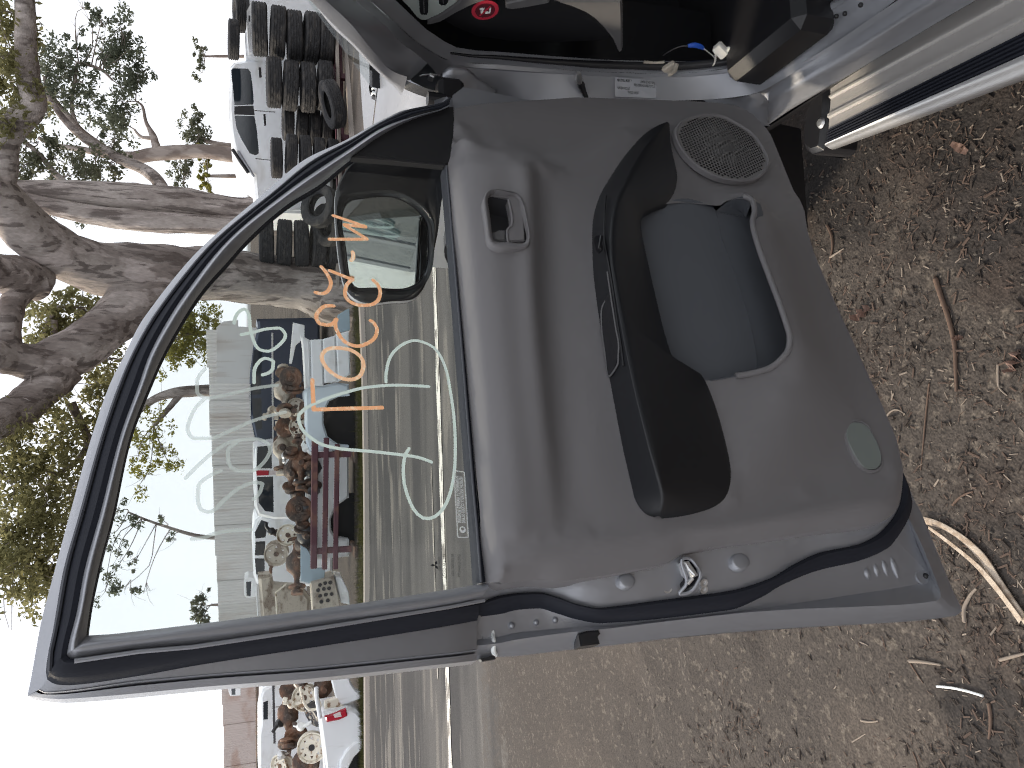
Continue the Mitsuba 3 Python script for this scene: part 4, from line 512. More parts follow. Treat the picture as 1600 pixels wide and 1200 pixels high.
put('hem_tab', prism([(0.0238,0.77,0.004),(0.026,0.7521,0.006),(0.0216,0.7505,0.004),(0.0209,0.7682,0.002)], DOOR, -.003, .006), 'black', door, smooth=False)

# ================================================================ the car's body (a: forwards, b: towards its far side, z: up)
CA, CB = np.array((-.10398, .99458, 0)), np.array((.99458, .10398, 0))
def cw(p): p = np.atleast_2d(np.asarray(p, float)); return p[:, :1] * CA + p[:, 1:2] * CB + p[:, 2:3] * np.array([0, 0, 1.0])
def CR_(rails, **k): m = ribbon(rails, **k); return tm(cw(m.vertices), m.faces)
WR = lambda rails, **k: ribbon(rails, **k)
SIDE = lambda b: Frame(CB * b, CA, (0, 0, 1), -CB)       # u = a, v = z, seen from the door side
def side_poly(pts): p = np.array(pts); return np.c_[p @ CA, p[:, 2]]
# door opening: screen pillar, hinge pillar, sill in one pressing
P0 = [(0.587,1.12,1.572),(0.579,1.196,1.512),(0.572,1.262,1.469),(0.567,1.307,1.432),(0.562,1.356,1.398),(0.557,1.407,1.36),(0.553,1.44,1.333),(0.551,1.458,1.322)]
P1 = [(0.596,1.13,1.549),(0.588,1.206,1.487),(0.582,1.26,1.442),(0.574,1.335,1.393),(0.568,1.393,1.348),(0.567,1.405,1.321)]
X0 = [(0.643,1.203,1.495),(0.635,1.287,1.431),(0.629,1.344,1.374),(0.623,1.393,1.335),(0.621,1.417,1.308),(0.617,1.451,1.272),(0.611,1.509,1.23),(0.606,1.556,1.188),(0.605,1.573,1.116),(0.608,1.545,1.024),(0.611,1.515,0.933),(0.614,1.485,0.796),(0.618,1.446,0.662),(0.621,1.418,0.603),(0.624,1.385,0.566),(0.628,1.35,0.556),(0.636,1.274,0.546),(0.647,1.166,0.536),(0.657,1.073,0.543),(0.666,0.982,0.546)]
X1 = [(0.69,1.283,1.466),(0.681,1.372,1.395),(0.675,1.433,1.337),(0.669,1.485,1.286),(0.666,1.519,1.241),(0.664,1.534,1.211),(0.664,1.534,1.17),(0.665,1.524,1.104),(0.666,1.515,1.021),(0.668,1.498,0.896),(0.671,1.47,0.762),(0.672,1.454,0.714),(0.674,1.437,0.674),(0.677,1.407,0.623),(0.683,1.354,0.589),(0.689,1.299,0.577),(0.694,1.245,0.579),(0.701,1.184,0.58),(0.705,1.14,0.572),(0.714,1.053,0.57)]
X0a, X1a = np.array(X0), np.array(X1)
mids = lambda t, push: spline(X0a, 160) * (1 - t) + spline(X1a, 160) * t + np.array(push)
put('door_opening', cat(WR([X1a + CB * .03 + [0, 0, -.02], X1a + CB * .004, X1a], n=160, lin=True), tm(np.vstack([mids(1, (0, 0, 0)), mids(.93, -.004 * CB), mids(.85, (0, 0, 0)), mids(.5, (0, 0, .0)), mids(.12, (0, 0, 0)), mids(0, (0, 0, 0))]), quads(6, 160))), 'silver', car, smooth=30, label='silver door opening with its bare hinge pillar')
put('screen_pillar', cat(WR([np.array(P0) + CB * .10 + CA * .05, np.array(P0) + CB * .012 + CA * .01, P0, P1], n=80, sub=3), WR([P1, [(0.617,1.164,1.526),(0.609,1.243,1.462),(0.603,1.299,1.409),(0.597,1.361,1.365),(0.591,1.419,1.323),(0.587,1.457,1.3)], [(0.643,1.203,1.495),(0.635,1.287,1.431),(0.629,1.344,1.374),(0.623,1.393,1.335),(0.621,1.417,1.308),(0.617,1.451,1.272)]], n=80, sub=3)), 'silver', car, smooth=40, label='bright silver windscreen pillar')
# sill outer: grooves
S1 = [(0.63,1.397,0.553),(0.641,1.321,0.55),(0.645,1.203,0.548),(0.655,1.07,0.546),(0.662,0.969,0.546)]
S2 = [(0.63,1.41,0.53),(0.632,1.33,0.532),(0.634,1.204,0.532),(0.646,1.057,0.532),(0.654,0.957,0.532)]
S3 = [(0.618,1.407,0.524),(0.621,1.321,0.526),(0.625,1.193,0.526),(0.631,1.038,0.526),(0.64,0.938,0.526)]
S4 = [(0.615,1.425,0.51),(0.616,1.329,0.512),(0.619,1.192,0.512),(0.631,1.013,0.512),(0.636,0.921,0.512)]
S5 = [(0.606,1.438,0.5),(0.616,1.314,0.506),(0.617,1.182,0.506),(0.635,0.987,0.506),(0.639,0.909,0.506)]
S6 = [(0.595,1.48,0.47),(0.605,1.39,0.47),(0.611,1.288,0.47),(0.622,1.109,0.47),(0.63,0.954,0.47),(0.631,0.873,0.47)]
sl = [np.array(s) for s in (S1, S2, S3, S4, S5, S6)]
put('sill', WR(sl + [np.array(S6) + CB * .06 + [0, 0, -.03]], n=60, sub=3), 'silver', car, smooth=35, label='grooved silver sill below the door opening')
put('sill', WR([[(0.618,1.446,0.662),(0.621,1.421,0.601)] + [tuple(sl[0][0])], [(0.601,1.417,0.672),(0.602,1.406,0.607)] + [tuple(sl[2][0])], [(0.583,1.395,0.67),(0.583,1.398,0.609)] + [tuple(sl[3][0])], [(0.561,1.366,0.682),(0.56,1.375,0.621)] + [tuple(sl[4][0])], [(0.542,1.351,0.685),(0.542,1.353,0.621)] + [tuple(sl[5][0])]], n=40, sub=3), 'silver', car, smooth=50)
for q in [(0.678,1.146,0.573),(0.66,1.295,0.566),(0.645,1.367,0.6),(0.639,1.388,0.57),(0.675,1.128,0.57),(0.673,1.09,0.57)]: put('sill_hole', at(trimesh.creation.icosphere(1, .0045), q, (0, 0, 0)), 'black', car, smooth=60)
# label, check strap, small parts on the hinge pillar
def on_pillar(px4, push, m, name, label=None):
    p = np.array(px4) - CA * push; put(name, tm(p, [(0, 1, 2), (0, 2, 3)]), m, car, smooth=False, label=label); return p
PL = on_pillar([(0.656,1.488,0.857),(0.657,1.477,0.762),(0.618,1.477,0.763),(0.616,1.492,0.854)], .004, 'paper', 'build_label', 'pale printed label on the hinge pillar')
def text_on(quad, txt, s0, t0, s1, h, push, m='frit', bold=True):
    o = quad[0] * (1 - s0) * (1 - t0) + quad[1] * s0 * (1 - t0) + quad[2] * s0 * t0 + quad[3] * (1 - s0) * t0; ex_ = quad[1] - quad[0]; ex_ /= np.linalg.norm(ex_); ey_ = quad[0] - quad[3]; ey_ /= np.linalg.norm(ey_)
    x = meshkit.text_mesh(txt, h, .0002, bold); v = x.vertices; L = np.linalg.norm(quad[1] - quad[0]) * (s1 - s0); s = L / v[:, 0].max(); keep = np.abs(x.face_normals[:, 2]) > .5
    return tm(o + v[:, :1] * s * ex_ + v[:, 1:2] * ey_ - CA * push, x.faces[keep])
put('label_text', cat(*[text_on(PL, t, a, b, c, .0052, .0015) for t, a, b, c in (('MODEL KB9T', .05, .22, .4), ('GVM 2900 kg', .6, .22, .95), ('SEATING CAPACITY 5', .45, .42, .95), ('VEHICLE BUILT 05', .05, .62, .7), ('THIS VEHICLE COMPLIES', .3, .82, .95))]), 'frit', car, smooth=False)
put('check_strap', cat(tube([(0.639,1.481,0.941),(0.633,1.491,0.932),(0.623,1.499,0.923),(0.612,1.504,0.913)], [.005, .008, .006, .004], 8)), 'black', car, smooth=30)
put('strap_bolt', tube(np.array([(0.642,1.471,0.952),(0.637,1.489,0.943),(0.632,1.503,0.934)]) - CA * .012, [.004, .008, .004], 8), 'bare', car)
put('pillar_clip', cat(box([(0.6,1.475,1.259)][0], (.008, .02, .012), (0, 20, 10), .002), tube([(0.6,1.476,1.282),(0.602,1.469,1.271),(0.603,1.466,1.251),(0.602,1.47,1.235)], .0013, 6, 20)), 'bare', car)
put('hinge_bulge', WR([[(0.606,1.509,1.238),(0.618,1.49,1.222),(0.618,1.491,1.195),(0.61,1.52,1.157),(0.603,1.542,1.112)], np.array([(0.588,1.49,1.245),(0.599,1.479,1.227),(0.599,1.479,1.206),(0.592,1.502,1.171),(0.589,1.527,1.123)]) - CA * .05, np.array([(0.568,1.489,1.24),(0.569,1.479,1.225),(0.568,1.487,1.203),(0.568,1.494,1.174),(0.568,1.493,1.138)]) - CA * .03], n=40, sub=5), 'silver', car, smooth=60)
put('hinge', cat(box([(0.553,1.443,1.234)][0], (.05, .07, .05), (0, 0, 6), .008), tube([np.array([(0.536,1.417,1.24)][0]) + [0, 0, z] for z in (-.04, .04)], .013, 12)), 'black', car, smooth=30)
# front wing, bonnet, scoop
FN = [[(0.552,1.452,1.318),(0.557,1.404,1.357)], [(0.575,1.426,1.312),(0.575,1.424,1.311)]]
prof = lambda a: 1.315 - .10 * (a - 1.38) - .06 * max(0, a - 1.9) ** 2
st = [1.385, 1.5, 1.65, 1.8, 2.0, 2.2, 2.4, 2.6]
wing = [[(a, .715 + db, prof(a) + dz) for a in st] for db, dz in ((.16, .03), (.09, .026), (.05, .018), (.02, 0), (.004, -.03), (-.012, -.09), (-.03, -.2), (-.03, -.45), (-.02, -.62))]
put('front_wing', CR_(wing, n=50, sub=3), 'silver', car, smooth=50, label='silver front wing behind the open door')
put('bonnet', CR_([[(a, b, prof(a) + .03 + .03 * math.sin((b - .87) / 1.2 * 3.14)) for a in st] for b in np.linspace(.885, 2.05, 12)] , n=40), 'silver', car, smooth=50)
put('wing_seam', CR_([[(1.395, .80, 1.346), (1.40, .735, 1.335), (1.402, .715, 1.305), (1.404, .705, 1.24)], [(1.372, .80, 1.35), (1.376, .74, 1.338), (1.38, .72, 1.30), (1.38, .71, 1.24)]], n=20), 'black', car)
sq = np.array([(0.753,1.9,1.28),(0.697,1.9,1.271)]); so = sq.mean(0)
put('cowl_panel', CR_([[(1.47, .66, 1.02), (1.47, .66, 1.255)], [(1.50, .84, 1.02), (1.50, .84, 1.30)]], n=6), 'silver', car)
put('air_grille', cat(lathe([(.0001, .02), (.03, .018), (.042, .0), (.044, -.03)], 24).apply_transform(trimesh.transformations.compose_matrix(scale=(.85, .5, 1.0), translate=so)), *[box(so + [d, -.012, .012], (.005, .02, .05), (0, 18, 0)) for d in (-.03, -.018, -.006, .006, .018, .03)]), 'black', car, smooth=30)
put('air_grille_rim', cat(*[box(so + [d, -.016, .014], (.006, .02, .05), (0, 18, 0), .001) for d in (-.024, -.012, 0, .012, .024)]), 'print_white', car, smooth=30)
# windscreen, roof, far side: close the cabin
ws = [(1.30, .78, 1.36), (1.30, 2.06, 1.36), (.62, 1.96, 1.86), (.62, .86, 1.86)]
put('windscreen', tm(cw([(1.62, .82, 1.34), (1.62, 2.1, 1.34), (.72, 2.0, 1.90), (.72, .92, 1.90)]), [(0, 1, 2), (0, 2, 3)]), 'pane', car, smooth=False)
put('roof', CR_([[(.76, b, 1.90 + .04 * math.sin((b - .8) / 1.3 * 3.14)), (.2, b, 1.94 + .04 * math.sin((b - .8) / 1.3 * 3.14)), (-2.9, b, 1.93 + .04 * math.sin((b - .8) / 1.3 * 3.14))] for b in np.linspace(.80, 2.1, 9)], n=20), 'silver', car, smooth=50)
put('far_side', CR_([[(1.9, 2.2, z), (-2.9, 2.2, z)] for z in (.45, .8, 1.15, 1.25)], n=6), 'silver', car)
put('far_window', tm(cw([(1.3, 2.19, 1.25), (-2.9, 2.19, 1.25), (-2.9, 2.08, 1.9), (.7, 2.08, 1.9)]), [(0, 1, 2), (0, 2, 3)]), 'pane', car, smooth=False)
put('rear_door', cat(tm(cw([(-.02, .70, .5), (-2.9, .70, .5), (-2.9, .68, 1.25), (-.02, .68, 1.25)]), [(0, 1, 2), (0, 2, 3)]), CR_([[(-.02, .70, .5), (-.02, .68, 1.25), (-.05, .80, 1.9)], [(-.16, .70, .5), (-.16, .68, 1.25), (-.20, .80, 1.9)]], n=20)), 'silver', car, smooth=30)
put('rear_window', tm(cw([(-.16, .685, 1.25), (-2.7, .682, 1.25), (-2.6, .79, 1.86), (-.2, .79, 1.86)]), [(0, 1, 2), (0, 2, 3)]), 'vehicle_glass', car, smooth=False)
put('rear_pillar', cat(CR_([[(-1.22, .675, 1.25), (-1.25, .785, 1.88)], [(-1.34, .675, 1.25), (-1.36, .785, 1.88)]], n=6), CR_([[(-2.6, .675, 1.25), (-2.5, .785, 1.88)], [(-2.9, .68, 1.25), (-2.9, .79, 1.88)]], n=6), CR_([[(-.02, .78, 1.86), (-2.9, .78, 1.86)], [(-.02, .80, 1.93), (-2.9, .80, 1.93)]], n=6)), 'silver', car, smooth=30)
sd = np.array([.9950, .1, 0]); 
put('rear_writing', tube(cw([(-.5 - .22 * t + .10 * math.sin(5 * t), .676 + .11 * (.28 + .16 * math.cos(5 * t) - .02 * t) / .61, 1.25 + .28 + .16 * math.cos(5 * t) - .02 * t) for t in np.linspace(0, 3, 60)]), .006, 6), 'chalk', car)
put('roof_rail', tube(cw([(.1, .95, 2.0), (-2.6, .95, 2.0)]), .022, 8), 'black', car)
put('tail', tm(cw([(-2.9, .7, .5), (-2.9, 2.2, .5), (-2.9, 2.1, 1.93), (-2.9, .8, 1.93)]), [(0, 1, 2), (0, 2, 3)]), 'silver', car, smooth=False)
put('cabin_floor', cat(tm(cw([(1.9, .84, .47), (-1.7, .84, .47), (-1.7, 2.2, .47), (1.9, 2.2, .47)]), [(0, 1, 2), (0, 2, 3)]), tm(cw([(1.75, .845, .4), (1.75, 2.2, .4), (1.66, 2.2, 1.34), (1.66, .845, 1.34)]), [(0, 1, 2), (0, 2, 3)]),
    tm(cw([(1.46, .835, .45), (1.9, .835, .45), (1.9, .835, 1.3), (1.46, .835, 1.3)]), [(0, 1, 2), (0, 2, 3)])), 'carpet', car, smooth=False)
# dashboard
DE = side_poly([(0.715,1.433,1.361),(0.711,1.465,1.326),(0.709,1.489,1.284),(0.708,1.497,1.262),(0.705,1.531,1.211),(0.702,1.555,1.15),(0.702,1.553,1.065),(0.704,1.532,0.971),(0.708,1.497,0.881),(0.711,1.474,0.854),(0.72,1.388,0.888),(0.731,1.274,0.945),(0.738,1.212,0.993),(0.745,1.143,1.097),(0.75,1.093,1.224),(0.742,1.172,1.302),(0.727,1.32,1.367)])
dash = put('dashboard', prism(DE, SIDE(2.1), 0, 1.22, .02), 'black', car, smooth=30, label='black dashboard end above a dark stripped footwell')
DA = side_poly([(0.721,1.328,1.067),(0.72,1.335,1.025),(0.719,1.345,0.992),(0.717,1.362,0.96),(0.715,1.388,0.927),(0.711,1.419,0.893),(0.707,1.462,0.858),(0.707,1.456,0.855),(0.71,1.435,0.863),(0.717,1.36,0.902),(0.725,1.292,0.938)])
put('knee_panel', prism(DA, SIDE(1.6), 0, .755, .004), 'knee_grey', car, smooth=30, label='grey lower edge of the dashboard')
DB = side_poly([(0.714,1.371,1.141),(0.714,1.371,1.128),(0.716,1.355,1.1),(0.718,1.333,1.068),(0.72,1.315,1.075),(0.719,1.329,1.11),(0.716,1.354,1.146)]); put('dash_strip', prism(DB, SIDE(1.6), 0, .757, .003), 'knee_grey', car, smooth=30)
VP = side_poly([(0.704,1.392,1.34),(0.701,1.422,1.313),(0.698,1.447,1.294),(0.698,1.453,1.285),(0.698,1.45,1.274),(0.701,1.419,1.251),(0.705,1.383,1.234),(0.708,1.356,1.227),(0.713,1.303,1.269),(0.712,1.314,1.335)]); put('vent_panel', prism(VP, SIDE(1.0), .1, .157, .005), 'dash_grey', car, smooth=30, label='pale grey end of the dashboard around the air vents')
VT = side_poly([(0.694,1.469,1.268),(0.696,1.449,1.245),(0.7,1.41,1.223),(0.703,1.378,1.201),(0.706,1.355,1.178),(0.708,1.336,1.152),(0.707,1.34,1.183),(0.706,1.357,1.227),(0.703,1.383,1.234),(0.699,1.42,1.251),(0.696,1.45,1.272)]); put('vent_trim', prism(VT, SIDE(1.0), .1, .155, .004), 'knee_grey', car, smooth=30)
for pts in ([(0.701,1.376,1.305),(0.701,1.371,1.289),(0.697,1.416,1.279),(0.696,1.425,1.28),(0.695,1.427,1.289),(0.696,1.42,1.294)], [(0.703,1.357,1.272),(0.703,1.351,1.255),(0.701,1.375,1.251),(0.7,1.386,1.253),(0.699,1.388,1.261),(0.7,1.383,1.266)]):
    vk = put('air_vent', prism(side_poly(pts), SIDE(1.0), .1, .159, .0), 'gloss_black', car, smooth=False)
for pts in ([(0.701,1.373,1.297),(0.696,1.417,1.286)], [(0.702,1.358,1.265),(0.7,1.378,1.259)]): put('vent_slat', tube(pts, .0009, 6), 'knee_grey', car)
SK = np.array([(0.716,1.407,1.17)][0]); SKF = Frame(SK - CB * .001, CA, (0, 0, 1), -CB)
circ = lambda r, n=48, cx=0, cy=0, sx=1: [(cx + r * sx * math.cos(t), cy + r * math.sin(t)) for t in np.linspace(0, 2 * math.pi, n, endpoint=False)]
put('airbag_sticker', prism(circ(.0255, sx=1.25), SKF, 0, .0012), 'red', car, smooth=False, label='round red and black warning sticker on the dashboard end')
put('sticker_face', prism(circ(.0185, sx=1.25), SKF, 0, .0018), 'sticker_dark', car, smooth=False)
put('sticker_symbol', cat(prism(circ(.004, cx=-.004, cy=.008), SKF, 0, .0024), prism([(-.012, .004), (.006, .0075), (.012, .004), (.004, .003)], SKF, 0, .0024), prism(circ(.0035, cx=.004, cy=-.005), SKF, 0, .0024), prism([(-.013, -.008), (.004, -.012), (.010, -.003), (.008, -.002), (.003, -.0085), (-.012, -.0055)], SKF, 0, .0024)), 'print_white', car, smooth=False)
put('sticker_bar', prism([(-.018, -.004), (-.017, -.007), (.019, .004), (.018, .007)], SKF, 0, .0021), 'red', car, smooth=False)
# stripped interior along the sill
put('floor_mat', cat(box(np.array([(0.745,1.284,0.6)][0]), (.20, .24, .10), (0, 0, 6), .02)), 'black', car, smooth=30, label='dark plastic floor housing inside the door opening')
put('carpet_piece', prism([(p[0], p[1]) for p in [(0.704,1.398,0.6),(0.743,1.386,0.6),(0.696,1.3,0.6),(0.684,1.316,0.6)]], WF, .585, .602, .003), 'carpet_beige', car, smooth=30, label='small beige carpet piece in the footwell')
put('carpet_piece', prism([(p[0], p[1]) for p in [(0.713,1.238,0.585),(0.756,1.227,0.585),(0.732,1.128,0.585),(0.713,1.16,0.585)]], WF, .57, .587, .003), 'carpet_beige', car, smooth=30)
put('seal_flange', tube(spline(X1a + CB * .016 + [0, 0, .002], 120)[26:], np.r_[np.linspace(.001, .009, 40), np.full(54, .009)], 8), 'black', car, smooth=60)
CN = np.array([(0.7,1.384,0.66)][0])
put('wire_connector', cat(box(CN, (.018, .022, .03), (20, 25, 30), .003), box(CN + [.002, -.004, -.012], (.022, .024, .008), (20, 25, 30), .002)), 'connector', car, smooth=20, label='white plastic wiring connector in the footwell')
put('wire', tube([(0.684,1.435,0.653),(0.686,1.421,0.653),(0.692,1.408,0.657),(0.699,1.396,0.666)], .0022, 6, 24), 'wire_white', car); put('wire', tube([(0.704,1.438,0.597),(0.704,1.439,0.62),(0.7,1.429,0.641),(0.698,1.402,0.658)], .0018, 6, 24), 'wire_yellow', car)
put('wire', tube([(0.713,1.453,0.587),(0.713,1.446,0.605),(0.713,1.446,0.625)], .0018, 6, 16), 'wire_yellow', car); put('wire', tube([(0.728,1.503,0.728),(0.73,1.476,0.722),(0.733,1.456,0.705),(0.733,1.453,0.695)], .0013, 6, 24), 'knee_grey', car); put('wire', tube([(0.733,1.451,0.66),(0.724,1.446,0.651),(0.714,1.442,0.64),(0.705,1.428,0.643)], .0014, 6, 24), 'wire_white', car)
put('blue_joint', tube([(0.733,1.453,0.696),(0.734,1.447,0.682),(0.733,1.453,0.657)], [.004, .0055, .0035], 8, 12), 'blue', car)
put('sill_bracket', cat(box([(0.682,1.456,0.74)][0], (.012, .03, .02), (30, 0, 20), .003), tube([(0.691,1.469,0.795),(0.691,1.465,0.769),(0.692,1.457,0.752)], .003, 6), box([(0.673,1.446,0.737)][0], (.02, .03, .008), (0, 20, 0), .002)), 'dirty_alloy', car, smooth=25)
# side step
ST = lambda *rails: [np.array(r) for r in rails]
q0 = [(0.652,1.335,0.42),(0.657,1.257,0.42),(0.662,1.158,0.42),(0.666,1.071,0.42),(0.67,0.981,0.42),(0.673,0.901,0.42)]
q1 = [(0.638,1.335,0.42),(0.643,1.248,0.42),(0.648,1.169,0.42),(0.653,1.077,0.42),(0.657,0.981,0.42),(0.661,0.89,0.42)]
a0, a1 = np.array([(0.638,1.335,0.42),(0.656,0.993,0.42)]); b0, b1 = np.array([(0.614,1.334,0.42),(0.62,1.169,0.42)]); c0, c1 = np.array([(0.575,1.339,0.42),(0.583,1.077,0.42)]); d0, d1 = np.array([(0.546,1.341,0.42),(0.56,1.018,0.42)]); e0, e1 = np.array([(0.518,1.345,0.42),(0.527,0.933,0.42)]); f0, f1 = np.array([(0.515,1.358,0.41),(0.508,0.916,0.4)])
ext = lambda p, q, k=1.6: np.array([p, p + (q - p) / np.linalg.norm(q - p) * k])
A_, B_, C_, D_, E_, F_ = ext(a0, a1), ext(b0, b1), ext(c0, c1), ext(d0, d1), ext(e0, e1), ext(f0, f1)
up = lambda r, z: r + [0, 0, z]
def blend(p, q, t, z=0): return p * (1 - t) + q * t + [0, 0, z]
prof_in = [up(A_, -.02), up(A_, .0), up(blend(A_, B_, .85), 0), blend(A_, B_, .92, .005), blend(B_, C_, .04, .005), blend(B_, C_, .12, -.001), blend(B_, C_, .86, -.001), blend(B_, C_, .92, .005), blend(C_, D_, .10, .005), blend(C_, D_, .2, -.001), blend(C_, D_, 1, -.001)]
put('side_step', WR(prof_in, n=4, lin=True), 'alu', car, smooth=20, label='worn aluminium side step along the sill')
tread = []
for t0 in np.linspace(0, .8, 5): tread += [blend(D_, E_, t0, -.001), blend(D_, E_, t0 + .05, .004), blend(D_, E_, t0 + .10, .004), blend(D_, E_, t0 + .15, -.001)]
put('step_tread', WR(tread + [blend(D_, E_, 1, -.002)], n=4, lin=True), 'rubber', car, smooth=15, label='black ribbed rubber strip on the side step')
o_ = -CB
put('step_edge', WR([E_ + [0, 0, -.002], E_ + [0, 0, .003], blend(E_, F_, .4, .006), blend(E_, F_, .75, .002), F_ + [0, 0, .0], F_ + o_ * .004 + [0, 0, -.015], F_ + CB * .01 + [0, 0, -.04]], n=4, sub=3), 'bare', car, smooth=50, label='polished silver outer edge of the side step')
ec = np.array([(0.649,1.341,0.415),(0.641,1.4,0.41),(0.589,1.417,0.41),(0.557,1.425,0.4),(0.531,1.422,0.39),(0.509,1.397,0.38),(0.507,1.369,0.38),(0.515,1.356,0.41),(0.578,1.345,0.415)])
put('step_end_cap', prism([(p[0], p[1]) for p in ec], WF, .33, .424, .012), 'black', car, smooth=40, label='black plastic end cap of the side step')
put('cap_bolt', cat(at(lathe([(.0001, .006), (.008, .005), (.012, 0)], 16), np.array([(0.565,1.356,0.426)][0]), (90, 0, 0))), 'bare', car)
put('front_wheel', at(lathe([(.20, -.1), (.36, -.12), (.38, -.09), (.385, .09), (.36, .12), (.20, .1)], 40), cw([(2.12, .74, .39)])[0], (0, 0, 84)), 'tyre', car, smooth=35)
put('wheel_arch', CR_([[(1.56, .62, .5), (1.58, .63, .8), (1.8, .64, 1.0), (2.1, .64, 1.05), (2.5, .64, .9), (2.62, .64, .5)], [(1.56, 1.1, .5), (1.58, 1.1, .8), (1.8, 1.1, 1.0), (2.1, 1.1, 1.05), (2.5, 1.1, .9), (2.62, 1.1, .5)]], n=30), 'black', car)
put('underbody', CR_([[(1.9, b, z), (1.3, b, z), (-1.7, b, z)] for b, z in ((.74, .47), (.80, .36), (1.4, .33), (2.2, .4))], n=12), 'black', car)
put('mudflap', CR_([[(1.62, .60, .70), (1.66, .60, .16)], [(1.62, .90, .70), (1.66, .88, .16)]], n=6), 'black', car)

# ================================================================ the yard across the road
def on_xz(name, pts, y, depth, m, par=None, bevel=.01, smooth=30, **k):
    p = np.array(pts); return put(name, prism(np.c_[p[:, 0], p[:, 2]], XZ(y), -depth, 0, bevel), m, par, smooth=smooth, **k)
# --- tyres
def tyre_mesh(R=.425, W=.125, rng=random.Random(1)):
    g = .012; sh = [(R - .19, -W * .62), (R - .17, -W * .86), (R - .10, -W), (R - .045, -W * .98), (R - .012, -W * .86), (R - .002, -W * .74)]
    tr = []
    for y in (-.52, -.18, .18, .52): tr += [(R, W * (y - .09)), (R - g, W * (y - .07)), (R - g, W * (y + .07)), (R, W * (y + .09))]
    pr = sh + tr + [(r, -y) for r, y in sh[::-1]] + [(R - .19, W * .55), (R - .05, W * .4), (R - .04, 0), (R - .05, -W * .4), (R - .19, -W * .55)]
    n = 60; m = lathe(pr, n, True); v = m.vertices.copy(); rad = np.hypot(v[:, 0], v[:, 2]); a = np.arctan2(v[:, 2], v[:, 0])
    blk = (np.floor(a / (2 * np.pi / n * 2) + .5 * np.floor(v[:, 1] / .05)) % 2 > .5) & (rad > R - .006) & (np.abs(v[:, 1]) > W * .25); k = np.where(blk, (rad - .007) / rad, 1); v[:, [0, 2]] *= k[:, None]
    return tm(v, m.faces)
TY = mikit.ply(tyre_mesh(), M['tyre'], smooth=28); TY2 = mikit.ply(tyre_mesh(.40, .11), M['tyre'], smooth=28)
def tyre(pos, label, tilt=(0, 0), s=1.0, ply=TY, group=None, spin=0):
    k = key('tyre'); t = T().translate([float(c) for c in pos]).rotate([1, 0, 0], 90 + tilt[0]).rotate([0, 0, 1], tilt[1]).rotate([0, 1, 0], spin).scale(s)
    scene[k] = {**ply, 'to_world': t}; labels[k] = {'label': label, 'category': 'tyre'}
    if group: labels[k]['group'] = group
ORD = ['topmost', 'second from the top', 'third from the top', 'fourth from the top', 'lowest']
def stack(pts, where, s=1.0, ply=TY):
    for i, p in enumerate(pts): tyre(p, f'{ORD[i] if i < len(pts) - 1 else "lowest"} tyre of the stack {where}', (random.Random(i * 7 + len(where)).uniform(-2, 2), random.Random(i).uniform(-2, 2)), s, ply, f'tyres stacked {where}', i * 37)
stack([(5.782,13.2,1.404),(5.771,13.2,1.124),(5.736,13.2,0.861),(5.754,13.2,0.594),(5.769,13.2,0.344)], 'beside the silver screen pillar', .98)
stack([(4.869,13,1.191),(4.85,13,0.932),(4.853,13,0.66),(4.918,13,0.394)], 'in front of the white cab door', .93)
stack([(4.459,13.6,0.943),(4.419,13.6,0.712),(4.419,13.6,0.51),(4.419,13.6,0.306)], 'behind the leaning tyre', .8, TY2)
stack([(3.54,12.6,1.165),(3.622,12.6,0.943),(3.623,12.6,0.728),(3.612,12.6,0.521),(3.612,12.6,0.311)], 'under the white cab windscreen', .78, TY2)
stack([(2.207,12.6,1.318),(2.213,12.6,1.049),(2.219,12.6,0.787),(2.224,12.6,0.531),(2.219,12.6,0.271)], 'through the window before the thick trunk', .88)
stack([(1.678,12.9,0.818),(1.668,12.9,0.586),(1.668,12.9,0.342)], 'through the window at the trunk foot', .62, TY2)
tyre([(4.377,12.3,0.342)][0], 'scuffed black tyre leaning alone against the low rack', (4, 18), .87)
tyre([(2.68,11.9,0.562)][0], 'tyre tipped towards the road on top of another, behind the door mirror', (42, -6), .82, TY2); tyre([(2.44,12.1,0.42)][0], 'tyre lying under a tipped tyre behind the door mirror', (30, 8), .82, TY2)
tyre([(5.725,13.6,1.812)][0], 'dark tyre lying on the very top beside the white cab roof', (3, 0), .8, TY2); tyre([(6.368,14,1.726)][0], 'dark tyre at the picture edge above the tall stack', (6, 4), .8, TY2)
rk = thing('tyre_rack', 'low brown timber rack under the tyre stacks', 'rack')
r0 = [(6.246,13.2,0.176),(3.082,12.6,0.261),(1.438,12.6,0.261)]
for a, b in ((r0[0], r0[1]), (r0[1], r0[2])):
    a, b = np.array(a), np.array(b); d = b - a; put('beam', box((a + b) / 2 + [0, -.15, -.02], (np.linalg.norm(d), .09, .05), (0, 0, math.degrees(math.atan2(d[1], d[0]))), .006), 'kerb', rk, smooth=20); put('beam', box((a + b) / 2 + [0, .2, -.07], (np.linalg.norm(d), .09, .14), (0, 0, math.degrees(math.atan2(d[1], d[0]))), .006), 'maroon', rk, smooth=20)
for p in [(6.102,13.1,0.123),(5.099,13,0.135),(3.995,12.7,0.169),(3.089,12.6,0.18),(2.043,12.5,0.191)]: put('leg', box((p[0], p[1], p[2] / 2), (.09, .10, max(.1, p[2])), (0, 0, 4), .006), 'maroon', rk, smooth=20)
